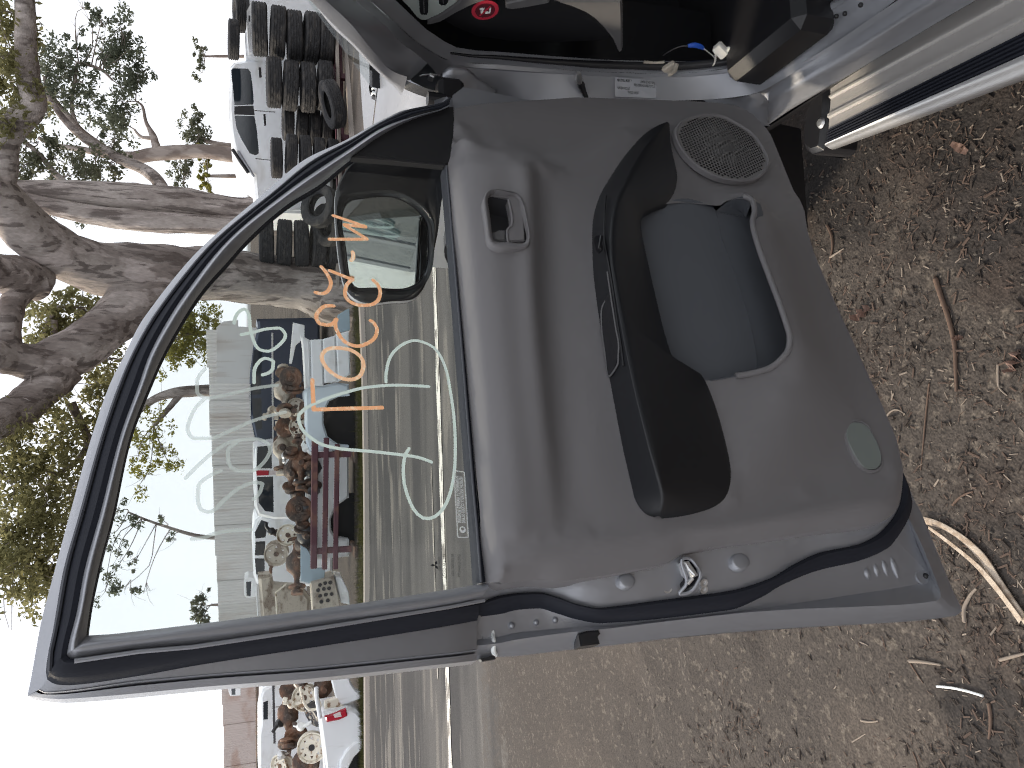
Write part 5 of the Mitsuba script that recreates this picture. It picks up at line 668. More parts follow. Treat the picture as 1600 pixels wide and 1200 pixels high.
# --- vehicles behind the tyres
def vehicle(name, label, cat_, outline, y, depth, m, glass=(), lamps=(), extra=(), bevel=.05):
    v = thing(name, label, cat_); on_xz('body', outline, y, depth, m, v, bevel)
    for g in glass: on_xz('window', g, y - .002, .03, 'vehicle_glass', v, .006)
    for nm, g, mm in extra: on_xz(nm, g, y - .004, .03, mm, v, .004)
    for g in lamps: on_xz('tail_lamp', g, y - .03, .05, 'red_lens', v, .012)
    return v
uv_ = vehicle('white_utility_cab', 'white double cab of a utility vehicle behind the tyre stacks', 'car', [(5.67,14.6,1.882),(5.302,14.6,1.903),(4.902,14.6,1.914),(4.506,14.6,1.882),(4.316,14.6,1.85),(4.003,14.6,1.774),(3.813,14.6,1.601),(3.742,14.6,1.492),(3.113,14.6,1.438),(3.151,14.6,0.095),(6.422,14.6,0.095),(6.232,14.6,1.394),(5.855,14.6,1.449),(5.799,14.6,1.688),(5.759,14.6,1.817)], 14.6, 1.75, 'white_paint',
    [[(5.592,14.6,1.871),(5.641,14.6,1.839),(5.665,14.6,1.58),(5.601,14.6,1.536),(5.353,14.6,1.503),(5.067,14.6,1.482),(5.019,14.6,1.503),(4.97,14.6,1.817)], [(4.799,14.6,1.817),(4.827,14.6,1.471),(4.555,14.6,1.427),(4.155,14.6,1.394),(4.114,14.6,1.46),(4.139,14.6,1.558),(4.377,14.6,1.699),(4.574,14.6,1.785)]],
    extra=[('pillar', [(4.959,14.6,1.817),(5.009,14.6,1.492),(4.838,14.6,1.471),(4.81,14.6,1.817)], 'black'), ('handle', [(5.711,14.6,1.405),(5.717,14.6,1.361),(5.534,14.6,1.35),(5.516,14.6,1.394)], 'black'), ('handle', [(4.878,14.6,1.328),(4.883,14.6,1.284),(4.676,14.6,1.273),(4.66,14.6,1.306)], 'black'), ('door_seam', [(4.93,14.6,1.471),(4.917,14.6,1.471),(4.925,14.6,1.118),(4.939,14.6,1.118)], 'black'), ('door_seam', [(4.068,14.6,1.46),(4.051,14.6,1.46),(4.044,14.6,1.096),(4.06,14.6,1.096)], 'black')])
WSX = np.array([(4.205,14.6,1.817),(3.815,14.6,1.58),(3.572,14.6,1.46),(3.866,14.6,1.774)])
put('windscreen', tm(np.vstack([WSX[[0, 1]] + [0, .1, 0], WSX[[1, 0]] + [0, 1.6, 0]]), [(0, 1, 2), (0, 2, 3)]), 'vehicle_glass', uv_, smooth=False)
for a, b in (((0), (1)),): put('pillar', tube(np.vstack([WSX[0] + [-.02, -.01, .03], WSX[1] + [-.03, -.01, 0]]), .03, 8), 'black', uv_)
put('wiper_cowl', tube([(4.16,14.58,1.753),(3.943,14.58,1.623),(3.726,14.58,1.482)], .022, 8), 'silver', uv_)
v2 = vehicle('white_van', 'white van cut by the top picture edge above the tall tyre stack', 'van', [(7.462,14.4,1.676),(6.448,14.4,1.655),(5.83,14.4,1.623),(5.82,14.4,1.451),(6.029,14.4,0.115),(7.741,14.4,0.115)], 14.4, 1.6, 'white_paint', (), extra=[('black_trim', [(7.008,14.4,1.687),(7.03,14.4,1.558),(6.712,14.4,1.558),(6.542,14.4,1.633),(6.534,14.4,1.687)], 'black'), ('handle', [(6.528,14.4,1.58),(6.533,14.4,1.548),(6.419,14.4,1.548),(6.414,14.4,1.58)], 'black')])
# --- corrugated fence
def corrugated(p0, p1, z0, z1, pitch=.076, amp=.012):
    p0, p1 = np.array(p0, float), np.array(p1, float); L = np.linalg.norm(p1 - p0); n = int(L / pitch * 6); t = np.linspace(0, 1, n); d = (p1 - p0) / L; nn = np.array([d[1], -d[0]])
    q = p0 + (p1 - p0) * t[:, None] + nn * (amp * np.sin(t * L / pitch * 2 * np.pi))[:, None]; return tm(np.vstack([np.c_[q, np.full(n, z0)], np.c_[q, np.full(n, z1)]]), quads(2, n))
fa, fb = [(1.25,19,2.478),(-12.776,26,2.235)]
fn = thing('corrugated_fence', 'long pale grey corrugated iron fence behind the wrecked cars', 'fence')
N_ = 17; fa_, fb_ = np.array(fa), np.array(fb)
for i in range(N_):
    a, b = fa_ + (fb_ - fa_) * i / N_, fa_ + (fb_ - fa_) * (i + 1) / N_; rr = random.Random(i)
    off = (np.array([fb_[1] - fa_[1], fa_[0] - fb_[0]]) / np.hypot(fb_[0] - fa_[0], fb_[1] - fa_[1])) * (.012 * (i % 2))
    put('panel', corrugated(a[:2] + off, b[:2] + (b - a)[:2] * .04 + off, 0, a[2] + rr.uniform(-.015, .02), .10, .014), 'sheet' if i < 11 else 'sheet_pink', fn, smooth=60)
for t, z in ((.3, 1.2), (.75, 1.2), (.9, .7)):
    pass
for z in (.55, 1.35):
    a, b = fa_ + (fb_ - fa_) * .62, fb_; put('rail', tube([(a[0], a[1] - .07, z), (b[0], b[1] - .07, z - .05)], .03, 6), 'rust', fn)
fe = thing('corrugated_fence', 'plain beige fence panel end beside the tree trunk, through the window', 'fence')
on_xz('panel', [(1.245,18.2,2.243),(1.331,18.2,2.164),(1.39,18.2,2.084),(1.426,18.2,1.79),(1.284,18.2,1.79),(1.264,18.2,1.411),(0.579,18.2,0.999),(0,18.2,0.999),(0,18.2,2.243)], 18.2, .04, 'sheet', fe, .004)
# --- wrecks through the window
vehicle('navy_car', 'dark navy car parked side on behind the rusty axles', 'car', [(1.321,16.4,1.418),(1.166,16.4,1.393),(0.776,16.4,1.479),(0.258,16.4,1.54),(-0.258,16.4,1.565),(-0.646,16.4,1.54),(-1.087,16.4,1.455),(-1.225,16.4,1.133),(-1.329,16.4,0.169),(1.382,16.4,0.169)], 16.4, 1.6, 'navy',
    [[(0.698,16.4,1.479),(0.194,16.4,1.516),(-0.233,16.4,1.516),(-0.208,16.4,1.332),(0.675,16.4,1.307)], [(-0.284,16.4,1.516),(-0.646,16.4,1.491),(-0.932,16.4,1.418),(-0.909,16.4,1.307),(-0.285,16.4,1.319)]], extra=[('roof_rail', [(0,16.4,1.559),(0,16.4,1.534),(-0.646,16.4,1.528),(-0.646,16.4,1.553)], 'bare'), ('side_strip', [(1.042,16.4,1.133),(1.043,16.4,1.096),(-1.174,16.4,1.084),(-1.173,16.4,1.121)], 'bare')])
wv = vehicle('white_wagon', 'white station wagon seen from behind with one red tail lamp', 'car', [(-1.199,15.2,1.488),(-1.558,15.2,1.488),(-2.278,15.2,1.477),(-2.473,15.2,1.42),(-2.562,15.2,1.121),(-2.625,15.2,0.033),(-1.238,15.2,0.033),(-1.111,15.2,1.156),(-1.153,15.2,1.385)], 15.2, 1.5, 'white_paint',
    [[(-1.74,15.2,1.431),(-1.74,15.2,1.133),(-2.429,15.2,1.121),(-2.396,15.2,1.283),(-2.234,15.2,1.397)]], [[(-1.62,15.2,1.443),(-1.628,15.2,1.214),(-1.713,15.2,1.214),(-1.716,15.2,1.431)]], [('clear_lamp', [(-1.628,15.2,1.208),(-1.633,15.2,1.075),(-1.718,15.2,1.075),(-1.713,15.2,1.208)], 'clear_lens'), ('plate_recess', [(-1.902,15.2,1.017),(-1.908,15.2,0.866),(-2.273,15.2,0.866),(-2.266,15.2,1.006)], 'print_white'), ('side_window', [(-1.177,15.2,1.42),(-1.159,15.2,1.168),(-1.594,15.2,1.156),(-1.584,15.2,1.431)], 'vehicle_glass')])
vehicle('silver_hatchback', 'pale silver hatchback standing beyond the spoked wheels', 'car', [(-2.78,15.6,1.497),(-2.634,15.6,1.462),(-2.541,15.6,1.356),(-2.577,15.6,1.156),(-2.643,15.6,-0.009),(-4.041,15.6,-0.009),(-3.881,15.6,1.415),(-3.691,15.6,1.485),(-3.197,15.6,1.508)], 15.6, 1.5, 'white_paint',
    [[(-2.856,15.6,1.462),(-2.979,15.6,1.45),(-2.967,15.6,1.262),(-2.674,15.6,1.203),(-2.616,15.6,1.345)], [(-3.029,15.6,1.45),(-3.029,15.6,1.262),(-3.312,15.6,1.274),(-3.299,15.6,1.462)], [(-3.348,15.6,1.462),(-3.362,15.6,1.274),(-3.683,15.6,1.274),(-3.67,15.6,1.438)]])
tr = vehicle('white_truck', 'white truck cab beyond the wheel pile left of the door', 'truck', [(-6.431,16.6,1.353),(-6.293,16.6,1.303),(-6.196,16.6,1.14),(-6.201,16.6,0.683),(-6.301,16.6,-0.112),(-8.519,16.6,-0.112),(-8.264,16.6,1.378),(-7.215,16.6,1.378),(-6.997,16.6,1.341)], 16.6, 1.7, 'white_paint', [[(-6.531,16.6,1.291),(-6.505,16.6,1.191),(-6.9,16.6,1.191),(-6.899,16.6,1.291)]], extra=[('bonnet_seam', [(-6.146,16.6,1.115),(-6.153,16.6,1.065),(-7.424,16.6,1.039),(-7.416,16.6,1.09)], 'dark_plastic'), ('panel_seam', [(-6.656,16.6,1.052),(-6.666,16.6,0.683),(-6.686,16.6,0.683),(-6.676,16.6,1.052)], 'kerb')])
vehicle('white_cabinet', 'small white box with a dark window against the fence left of the door', 'box', [(-7.166,20,2.045),(-7.187,20,1.75),(-7.642,20,1.75),(-7.626,20,1.986),(-7.496,20,2.03)], 20, .6, 'white_paint', [[(-7.189,20,1.986),(-7.19,20,1.854),(-7.611,20,1.868),(-7.599,20,1.957)]], bevel=.01)
vehicle('white_cabinet', 'small white box with a dark window beside the fence, through the rear of the window', 'box', [(-4.314,18,1.655),(-4.278,18,1.575),(-4.32,18,1.413),(-4.719,18,1.4),(-4.743,18,1.602),(-4.668,18,1.655)], 18, .6, 'white_paint', [[(-4.373,18,1.628),(-4.369,18,1.508),(-4.708,18,1.521),(-4.685,18,1.615)]], bevel=.01)
# --- ute tubs and steel frame along the kerb
tb = thing('ute_tub', 'pale blue white ute tub with a black wheel arch behind the orange 7', 'vehicle part')
def arch_body(name, outline, arch, y, depth, m, par):
    o, a = np.array(outline), np.array(arch); put(name, prism(o[:, [0, 2]], XZ(y), -depth, 0, .03, a[:, [0, 2]]), m, par, smooth=30)
arch_body('side_panel', [(-0.115,11.9,0.786),(-0.038,11.9,0.711),(-0.029,11.9,0.515),(0.019,11.9,0.297),(0,11.9,0.134),(-0.391,11.9,0.096),(-0.879,11.9,0.096),(-1.005,11.9,0.153),(-1.018,11.9,0.711),(-0.863,11.9,0.767)], [(-0.176,11.9,0.038),(-0.194,11.9,0.278),(-0.261,11.9,0.42),(-0.435,11.9,0.505),(-0.599,11.9,0.505),(-0.793,11.9,0.449),(-0.923,11.9,0.278),(-0.949,11.9,0.038)], 11.9, .5, 'blue_white', tb)
put('inner_arch', prism(np.array([(-0.12,12.15,0.005),(-0.138,12.15,0.54),(-1.004,12.15,0.54),(-1.019,12.15,0.005)])[:, [0, 2]], XZ(12.15), -.05, 0), 'black', tb, smooth=False)
tb2 = thing('ute_tub', 'white ute tub side lying behind the dark red steel frame', 'vehicle part')
arch_body('side_panel', [(-1.092,12.1,0.734),(-1.091,12.1,0.109),(-2.68,12.1,0.1),(-2.693,12.1,0.715)], [(-1.753,12.1,-0.038),(-1.775,12.1,0.129),(-1.895,12.1,0.304),(-2.088,12.1,0.381),(-2.246,12.1,0.372),(-2.368,12.1,0.314),(-2.451,12.1,-0.038)], 12.1, .4, 'white_paint', tb2)
put('inner_arch', prism(np.array([(-1.721,12.3,-0.045),(-1.719,12.3,0.43),(-2.499,12.3,0.41),(-2.55,12.3,-0.045)])[:, [0, 2]], XZ(12.3), -.05, 0), 'black', tb2, smooth=False)
fr = thing('rail_stand', 'dark red steel rail frame standing along the kerb', 'frame')
for a, b, r in (([(-0.818,11.5,0.687)][0], [(-2.678,11.5,0.669)][0], .045), ([(-0.784,11.5,0.533)][0], [(-2.7,11.5,0.506)][0], .036), ([(-0.881,11.5,0.377)][0], [(-2.712,11.5,0.35)][0], .034)):
    a, b = np.array(a), np.array(b); d = b - a; put('rail', box((a + b) / 2, (np.linalg.norm(d), .07, r * 2), (0, -math.degrees(math.atan2(d[2], abs(d[0]))), 0), .008), 'maroon', fr, smooth=20)
for a, b, r in (([(-1.015,11.53,0.712)][0], [(-1.055,11.53,0.011)][0], .05), ([(-2.421,11.53,0.703)][0], [(-2.449,11.53,0.039)][0], .05)): a, b = np.array(a), np.array(b); put('upright', box((a + b) / 2, (r * 1.7, .06, abs(a[2] - b[2])), (0, 0, 0), .008), 'maroon', fr, smooth=20)
put('foot', box([(-1.049,11.4,0.122)][0], (.16, .5, .05), (0, 0, 0), .008), 'rust', fr, smooth=20); put('foot', box([(-2.417,11.4,0.122)][0], (.16, .5, .05), (0, 0, 0), .008), 'rust', fr, smooth=20)
tp = thing('tray_side', 'white ribbed steel tray side standing on its edge by the trunk', 'vehicle part')
for o in ([(0.721,11.8,0.848),(0.657,11.8,0.719),(-0.029,11.8,0.7),(-0.086,11.8,0.793),(0.484,11.8,0.82)], [(0.657,11.8,0.71),(0.67,11.8,0.543),(-0.029,11.8,0.515),(-0.029,11.8,0.691)], [(0.67,11.8,0.533),(0.731,11.8,0.346),(0.029,11.8,0.317),(0.01,11.8,0.505)], [(0.751,11.8,0.336),(0.803,11.8,0.146),(0.145,11.8,0.118),(0.029,11.8,0.308)]): on_xz('rib_panel', o, 11.8, .10, 'white_paint', tp, .02)
tp2 = thing('tray_side', 'narrow white steel panel above the ribbed tray side', 'vehicle part')
on_xz('sheet_piece', [(0.923,12,0.946),(0.889,12,0.779),(0.696,12,0.779),(0.578,12,0.909),(0.308,12,0.965),(0.307,12,1.002)], 12, .05, 'white_paint', tp2, .006)
gp = thing('tray_side', 'grey steel panel end between the tree trunk and the orange 3', 'vehicle part'); on_xz('sheet_piece', [(1.049,11.9,0.297),(1.13,11.9,0.182),(1.152,11.9,0.125),(0.82,11.9,0.115),(0.767,11.9,0.316)], 11.9, .06, 'panel_blue', gp, .006)
bp = thing('scrap_sheet', 'dull blue steel body panel at the end of the red frame', 'vehicle part'); on_xz('sheet_piece', [(-2.39,11.8,0.848),(-2.454,11.8,0.756),(-2.592,11.8,0.682),(-2.746,11.8,0.663),(-2.759,11.8,0.496),(-2.902,11.8,0.505),(-2.971,11.8,0.71),(-2.922,11.8,0.848)], 11.8, .05, 'panel_blue', bp, .006)
pb = thing('perforated_box', 'whitish metal box pierced with dark holes at the rear of the window', 'box')
bo = np.array([(-2.937,11.7,0.708),(-2.87,11.7,0.375),(-3.269,11.7,0.291),(-3.441,11.7,0.291),(-3.451,11.7,0.671)]); hp = on_xz('box_side', bo, 11.7, .4, 'dirty_alloy', pb, .01)
on_xz('box_end', [(-2.874,11.75,0.36),(-2.901,11.75,0.257),(-3.131,11.75,0.153),(-3.326,11.75,0.134),(-3.285,11.75,0.266)], 11.75, .35, 'white_paint', pb, .01)
for i, (x, y) in enumerate(((500,914),(508,911),(516,910),(497,922),(506,920),(514,919),(500,931),(509,929),(518,928),(502,940),(512,938))):
    pass
hl = [(-2.974,11.69,0.58),(-2.952,11.69,0.506),(-2.949,11.69,0.432),(-3.048,11.69,0.608),(-3.036,11.69,0.525),(-3.033,11.69,0.45),(-3.135,11.69,0.58),(-3.124,11.69,0.497),(-3.122,11.69,0.413),(-3.222,11.69,0.562),(-3.212,11.69,0.469)]
for i, p in enumerate(hl): put('hole', at(lathe([(.0001, .0), (.026, .0), (.03, -.006)], 10), p, (0, 0, 0), 1).apply_transform(np.eye(4)), 'black', pb, smooth=30)
# left of the door: wing and tub with a red lamp
wg = thing('loose_fender', 'white wing panel with half a wheel arch, left of the door', 'vehicle part'); on_xz('panel_piece', [(-4.008,11.2,0.499),(-4.024,11.2,0.211),(-4.16,11.2,0.22),(-4.292,11.2,0.193),(-4.412,11.2,0.12),(-4.506,11.2,-0.035),(-4.555,11.2,0.084),(-4.591,11.2,0.229),(-4.61,11.2,0.356),(-4.437,11.2,0.418),(-4.174,11.2,0.481)], 11.2, .12, 'white_paint', wg, .02)
tl = thing('ute_tub', 'glossy white ute tub with red tail lamp and flared arch left of the door', 'vehicle part')
on_xz('side_panel', [(-4.674,11.1,0.649),(-4.621,11.1,0.579),(-4.61,11.1,0.269),(-4.656,11.1,0.134),(-4.76,11.1,0.043),(-4.949,11.1,-0.002),(-5.097,11.1,-0.011),(-5.161,11.1,0.17),(-5.254,11.1,0.277),(-5.389,11.1,0.34),(-5.802,11.1,0.367),(-5.774,11.1,0.526),(-5.225,11.1,0.579)], 11.1, .5, 'white_paint', tl, .04)
on_xz('flare', [(-5.053,11.05,0.014),(-5.111,11.05,0.176),(-5.203,11.05,0.283),(-5.327,11.05,0.355),(-5.774,11.05,0.381),(-5.796,11.05,0.257),(-5.437,11.05,0.239),(-5.303,11.05,0.167),(-5.178,11.05,0.032)], 11.05, .4, 'white_paint', tl, .015)
put('inner_arch', prism(np.array([(-5.277,11.4,-0.083),(-5.508,11.4,0.242),(-5.967,11.4,0.288),(-6.031,11.4,-0.083)])[:, [0, 2]], XZ(11.4), -.05, 0), 'black', tl, smooth=False)
on_xz('tail_lamp', [(-4.669,11.06,0.574),(-4.645,11.06,0.424),(-4.611,11.06,0.273),(-4.704,11.06,0.255),(-4.744,11.06,0.362),(-4.754,11.06,0.539)], 11.06, .1, 'red_lens', tl, .015); on_xz('lamp_lens', [(-4.655,11.05,0.452),(-4.632,11.05,0.355),(-4.698,11.05,0.337),(-4.702,11.05,0.434)], 11.05, .05, 'clear_lens', tl, .006)
on_xz('cream_end', [(-4.529,11.2,0.552),(-4.481,11.2,0.365),(-4.64,11.2,0.275),(-4.691,11.2,0.561)], 11.2, .1, 'rim_cream', tl, .01)
put('tub_rail', tube([(-4.218,11,0.692),(-4.362,11,0.684),(-4.525,11,0.658),(-4.652,11,0.64)], .03, 8, 16), 'white_paint', tl)
# --- wheels, drums and axles
def rim_mesh(R=.2, W=.09, holes=8, tri=False):
    b = lathe([(R, -W), (R - .012, -W), (R - .02, -W * .7), (R - .035, -W * .4), (R - .035, W * .6), (R - .012, W), (R, W), (R - .004, W * .9), (R - .03, W * .5), (R - .03, -W * .4), (R - .006, -W * .85)], 40, True)
    D = Point(0, 0).buffer(R - .032, 24).difference(Point(0, 0).buffer(R * .2))
    for i in range(holes):
        a = 2 * math.pi * i / holes; c = (R * .62 * math.cos(a), R * .62 * math.sin(a))
        D = D.difference(Polygon([(c[0] + R * .13 * math.cos(a + t), c[1] + R * .13 * math.sin(a + t)) for t in (0, 2.2, -2.2)]) if tri else Point(c).buffer(R * .1))
    d = trimesh.creation.extrude_polygon(D, .02, engine='earcut'); d.apply_transform(trimesh.transformations.rotation_matrix(math.pi / 2, (1, 0, 0))); d.apply_translation((0, -W * .35, 0))
    hub = lathe([(R * .22, -W * .5), (R * .2, -W * .75), (.0001, -W * .75)], 20); return b, d, hub
def wheel(pos, s, label, m, tilt=(0, 0), tri=False, holes=8, hubm='rust'):
    w = thing('scrap_wheel', label, 'wheel'); 
    for nm, me, mm in zip(('barrel', 'disc', 'hub'), rim_mesh(holes=holes, tri=tri), (m, m, hubm)): put(nm, at(me, pos, (tilt[0], 0, tilt[1]), s / .2), mm, w, smooth=30)
def drum(pos, r, label, tilt=(0, 0), m='rust', deep=.5):
    me = lathe([(.0001, -.06), (.25, -.06), (.3, -.1), (.34, -.03), (.62, -.05), (.66, .0), (.93, .02), (1.0, .07), (.99, deep), (.93, deep), (.9, .12), (.0001, .12)], 36); d = thing('brake_drum', label, 'brake drum')
    put('drum_body', at(me, pos, (tilt[0], 0, tilt[1]), r), m, d, smooth=30); put('hub', at(lathe([(.0001, -.16), (.13, -.15), (.17, -.05)], 16), pos, (tilt[0], 0, tilt[1]), r), 'dirty_alloy' if m != 'rust' else 'rust', d, smooth=30)
    for i in range(5): a = i * 1.2566; put('stud', at(box((.46 * math.cos(a), -.07, .46 * math.sin(a)), (.09, .12, .09), (0, 45, 0)), pos, (tilt[0], 0, tilt[1]), r), 'rust', d, smooth=20)
def axle(pos, L, label, yaw=0, tilt=0, r=.11, m='rust'):
    a = thing('axle', label, 'axle'); pr = [(.0001, -L / 2), (.09, -L / 2), (.09, -L / 2 + .05), (.045, -L / 2 + .07), (.04, -r * 1.6), (.06, -r * 1.2), (r, -r * .6), (r * 1.05, 0), (r, r * .6), (.06, r * 1.2), (.04, r * 1.6), (.045, L / 2 - .07), (.09, L / 2 - .05), (.09, L / 2), (.0001, L / 2)]
    put('housing', at(lathe(pr, 20), pos, (0, tilt, 90 + yaw)), m, a, smooth=40); put('nose', at(lathe([(.0001, -.22), (.04, -.22), (.045, -.16), (.09, -.08), (.1, 0)], 16), pos, (0, 0, yaw * .3)), 'rust', a, smooth=40)
    for s_ in (-1, 1): put('flange', at(lathe([(.0001, -.02), (.12, -.02), (.13, 0), (.12, .02), (.0001, .02)], 24), np.array(pos) + [s_ * L * .38 * math.cos(math.radians(yaw)), s_ * L * .38 * math.sin(math.radians(yaw)), -s_ * L * .38 * math.sin(math.radians(tilt)) * 0], (0, 0, 90 + yaw)), 'rust', a, smooth=30)
wheel([(-2.34,12.4,1.001)][0], .165, 'cream steel wheel with round holes on the pile, right of the dark spoked wheel', 'rim_cream', (-10, 12)); wheel([(-2.648,12.6,1.165)][0], .185, 'dark wheel with holes on top of the axle pile near the silver hatchback', 'dirty_alloy', (-6, -10), True, 6)
wheel([(-0.673,12.3,0.797)][0], .19, 'whitish wheel disc with holes behind the red frame end', 'rim_cream', (-8, 20)); wheel([(-5.311,11.6,0.707)][0], .21, 'cream steel wheel with triangular holes beside the white tub', 'rim_cream', (-4, 14), True, 8, 'black'); wheel([(-5.801,12.2,1.095)][0], .17, 'yellowish steel wheel at the lower left picture edge', 'rim_cream', (-50, 10))
wheel([(-4.697,11.9,0.767)][0], .19, 'brownish steel wheel behind the bent pale tube', 'rim_cream', (-30, 20), False, 6); wheel([(-0.352,12.2,0.888)][0], .13, 'small grey wheel disc between two rusty drums', 'dirty_alloy', (-10, 25), False, 5)
drum([(0.088,12.2,0.973)][0], .17, 'rusty drum at the top right of the axle pile by the tray side', (-8, -10)); drum([(-0.664,12.4,1.03)][0], .16, 'rusty drum above the whitish wheel disc', (-6, 12)); drum([(-1.88,12,0.863)][0], .20, 'large rusty drum resting on the red frame', (-12, 15)); drum([(-1.569,12,0.704)][0], .13, 'small rusty drum behind the upper red rail', (-20, -30))
drum([(-4.666,12.2,0.992)][0], .15, 'rusty drum on the white truck panel, left of the door', (-8, 25)); drum([(-5.314,12,0.909)][0], .17, 'rusty drum above the cream wheel with triangular holes', (-10, -12)); drum([(-5.643,11.8,0.793)][0], .20, 'rusty drum at the bottom left picture edge', (-25, 5)); drum([(-5.477,12.1,1.016)][0], .15, 'dark drum half hidden behind another at the left', (-4, -40)); drum([(-1.121,12.6,1.242)][0] if False else [(-0.904,12.6,1.117)][0], .10, 'small dark hub above the axle pile', (-10, 0))
drum([(-4.911,11.7,0.708)][0], .18, 'black plastic drum lying beside the red tail lamp', (-55, -35), 'dark_plastic', 1.1)
ax = [(-1.319,12.2,0.964),(-1.187,12.1,0.829),(-0.099,12.4,1.058),(-0.394,12.3,0.93),(-2.272,12,0.76),(-2.741,12.2,0.888),(-2.433,12.1,0.81),(-0.997,12.5,1.092),(-0.885,12.2,0.708),(-1.692,12.4,0.857),(-4.557,11.9,0.515),(-5.025,12.2,1.011),(-4.457,12,0.835),(-0.393,12.2,0.727),(-1.261,12.2,0.651)]
LB_ = ['greasy axle housing in the middle of the pile', 'rusty axle lying behind the red frame uprights', 'rusty axle beside the topmost drum', 'rusty axle under the grey wheel disc', 'rusty axle below the cream holed wheel', 'rusty axle under the dark holed wheel', 'short axle between the blue panel and the big drum', 'axle sloping over the navy car bumper', 'axle end behind the red rail tips', 'axle stub next to the number plate recess', 'reddish axle behind the white wing panel', 'rusty axle left of the rusty truck drum', 'reddish axle directly beside the door edge', 'axle behind the pale blue tub', 'axle right behind the first red upright']
for i, (p, l) in enumerate(zip(ax, LB_)): axle(p, .75 + .1 * (i % 3), l, (-25, 18, 40, -12, 8, 30)[i % 6], (10, -8, 14)[i % 3], .11 + .02 * (i % 3), ('rust', 'rust', 'dirty_alloy', 'rust', 'dark_plastic')[i % 5])
bt = thing('bent_tube', 'pale bent steel tube leaning among the wheels left of the door', 'tube'); put('tube_body', tube([(-4.334,11.4,0.882),(-4.456,11.4,0.855),(-4.589,11.4,0.82),(-4.683,11.4,0.74),(-4.683,11.4,0.605),(-4.671,11.4,0.425)], .02, 8, 30), 'rim_cream', bt); put('bracket', tube([(-4.465,11.35,0.646),(-4.579,11.35,0.619),(-4.672,11.35,0.61)], [.012, .024, .03], 8), 'rim_cream', bt)
pl = thing('white_pole', 'thin white pole frame standing by the fence at the rear of the window', 'pole'); put('pole_tube', tube([(-3.213,13,1.456),(-3.718,13,1.436)], .014, 6), 'white_paint', pl); put('pole_tube', tube([(-3.31,12.8,1.168),(-3.689,12.8,1.148)], .018, 6), 'rim_cream', pl); put('pole_tube', tube([(-3.321,12.8,1.168),(-3.192,12.8,1.001)], .014, 6), 'rim_cream', pl)
sc_ = thing('scrap_sheet', 'pale battered engine cover on the pile at the rear of the window', 'scrap'); on_xz('panel_piece', [(-3.129,13.2,1.434),(-3.125,13.2,1.214),(-3.306,13.2,1.184),(-3.374,13.2,0.758),(-3.569,13.2,0.604),(-3.887,13.2,0.614),(-3.843,13.2,1.384)], 13.2, .3, 'dirty_alloy', sc_, .05)
sc2 = thing('scrap_sheet', 'pale metal sheet under the axles in front of the white wagon', 'scrap'); on_xz('panel_piece', [(-0.657,12.9,1.155),(-0.702,12.9,0.927),(-0.933,12.9,0.778),(-1.161,12.9,0.778),(-1.11,12.9,1.115)], 12.9, .2, 'dirty_alloy', sc2, .03)
SCR = [([(-0.411,12.3,1.157)][0], 'pale bracket on the pile left of the navy car', 'dirty_alloy'), ([(-1.092,12.2,1.048)][0], 'shiny pale elbow pipe on the pile in front of the wagon', 'bare'), ([(-0.397,12.5,1.235)][0], 'grey rod bundle end over the navy car', 'dirty_alloy'), ([(-0.802,12,0.76)][0], 'small pale casting above the red frame corner', 'rim_cream'), ([(-0.967,12,0.76)][0], 'pale bar piece behind the first red upright', 'print_white'), ([(-2.357,12.9,1.233)][0], 'dark strut against the silver hatchback window', 'black'), ([(-2.073,12,0.854)][0], 'brown arm under the large rusty drum', 'rust'), ([(-2.87,12.9,1.223)][0], 'dark hinge piece on the silver hatchback door', 'rust'), ([(-4.724,11.8,0.985)][0], 'cream hose loop beside the bent pale tube', 'rim_cream'), ([(-5.075,11.8,0.848)][0], 'small white casting above the black drum', 'print_white'), ([(-5.111,12.1,1.136)][0], 'dark bracket on the white truck side', 'black'), ([(-5.551,12,1.112)][0], 'pale fitting between the yellow and cream rims', 'bare')]
for i, (p, l, m) in enumerate(SCR):
    r_ = random.Random(i); k = thing('scrap_piece', l, 'scrap'); p = np.array(p); d = np.array([r_.uniform(-1, 1), r_.uniform(-.6, .2), r_.uniform(-1, 1)]); e = np.array([r_.uniform(-1, 1), -.3, r_.uniform(-1, 1)])
    put('arm', tube([p - d * .14, p, p + d * .05 + e * .12, p + e * .17], [.018, .03, .024, .018], 8, 14), m, k, smooth=50); put('boss', at(lathe([(.0001, -.04), (.05, -.04), (.06, -.02), (.06, .03), (.03, .05), (.0001, .05)], 14), p, (r_.uniform(-40, 40), 0, r_.uniform(-60, 60))), m, k, smooth=30); put('bracket', box(p - d * .12, (.11, .03, .07), (r_.uniform(-40, 40), r_.uniform(-40, 40), 0), .01), 'rust' if i % 2 else m, k, smooth=20)
lb = thing('log', 'dark earth bank of leaf litter under the scrap pile', 'bank') if False else None

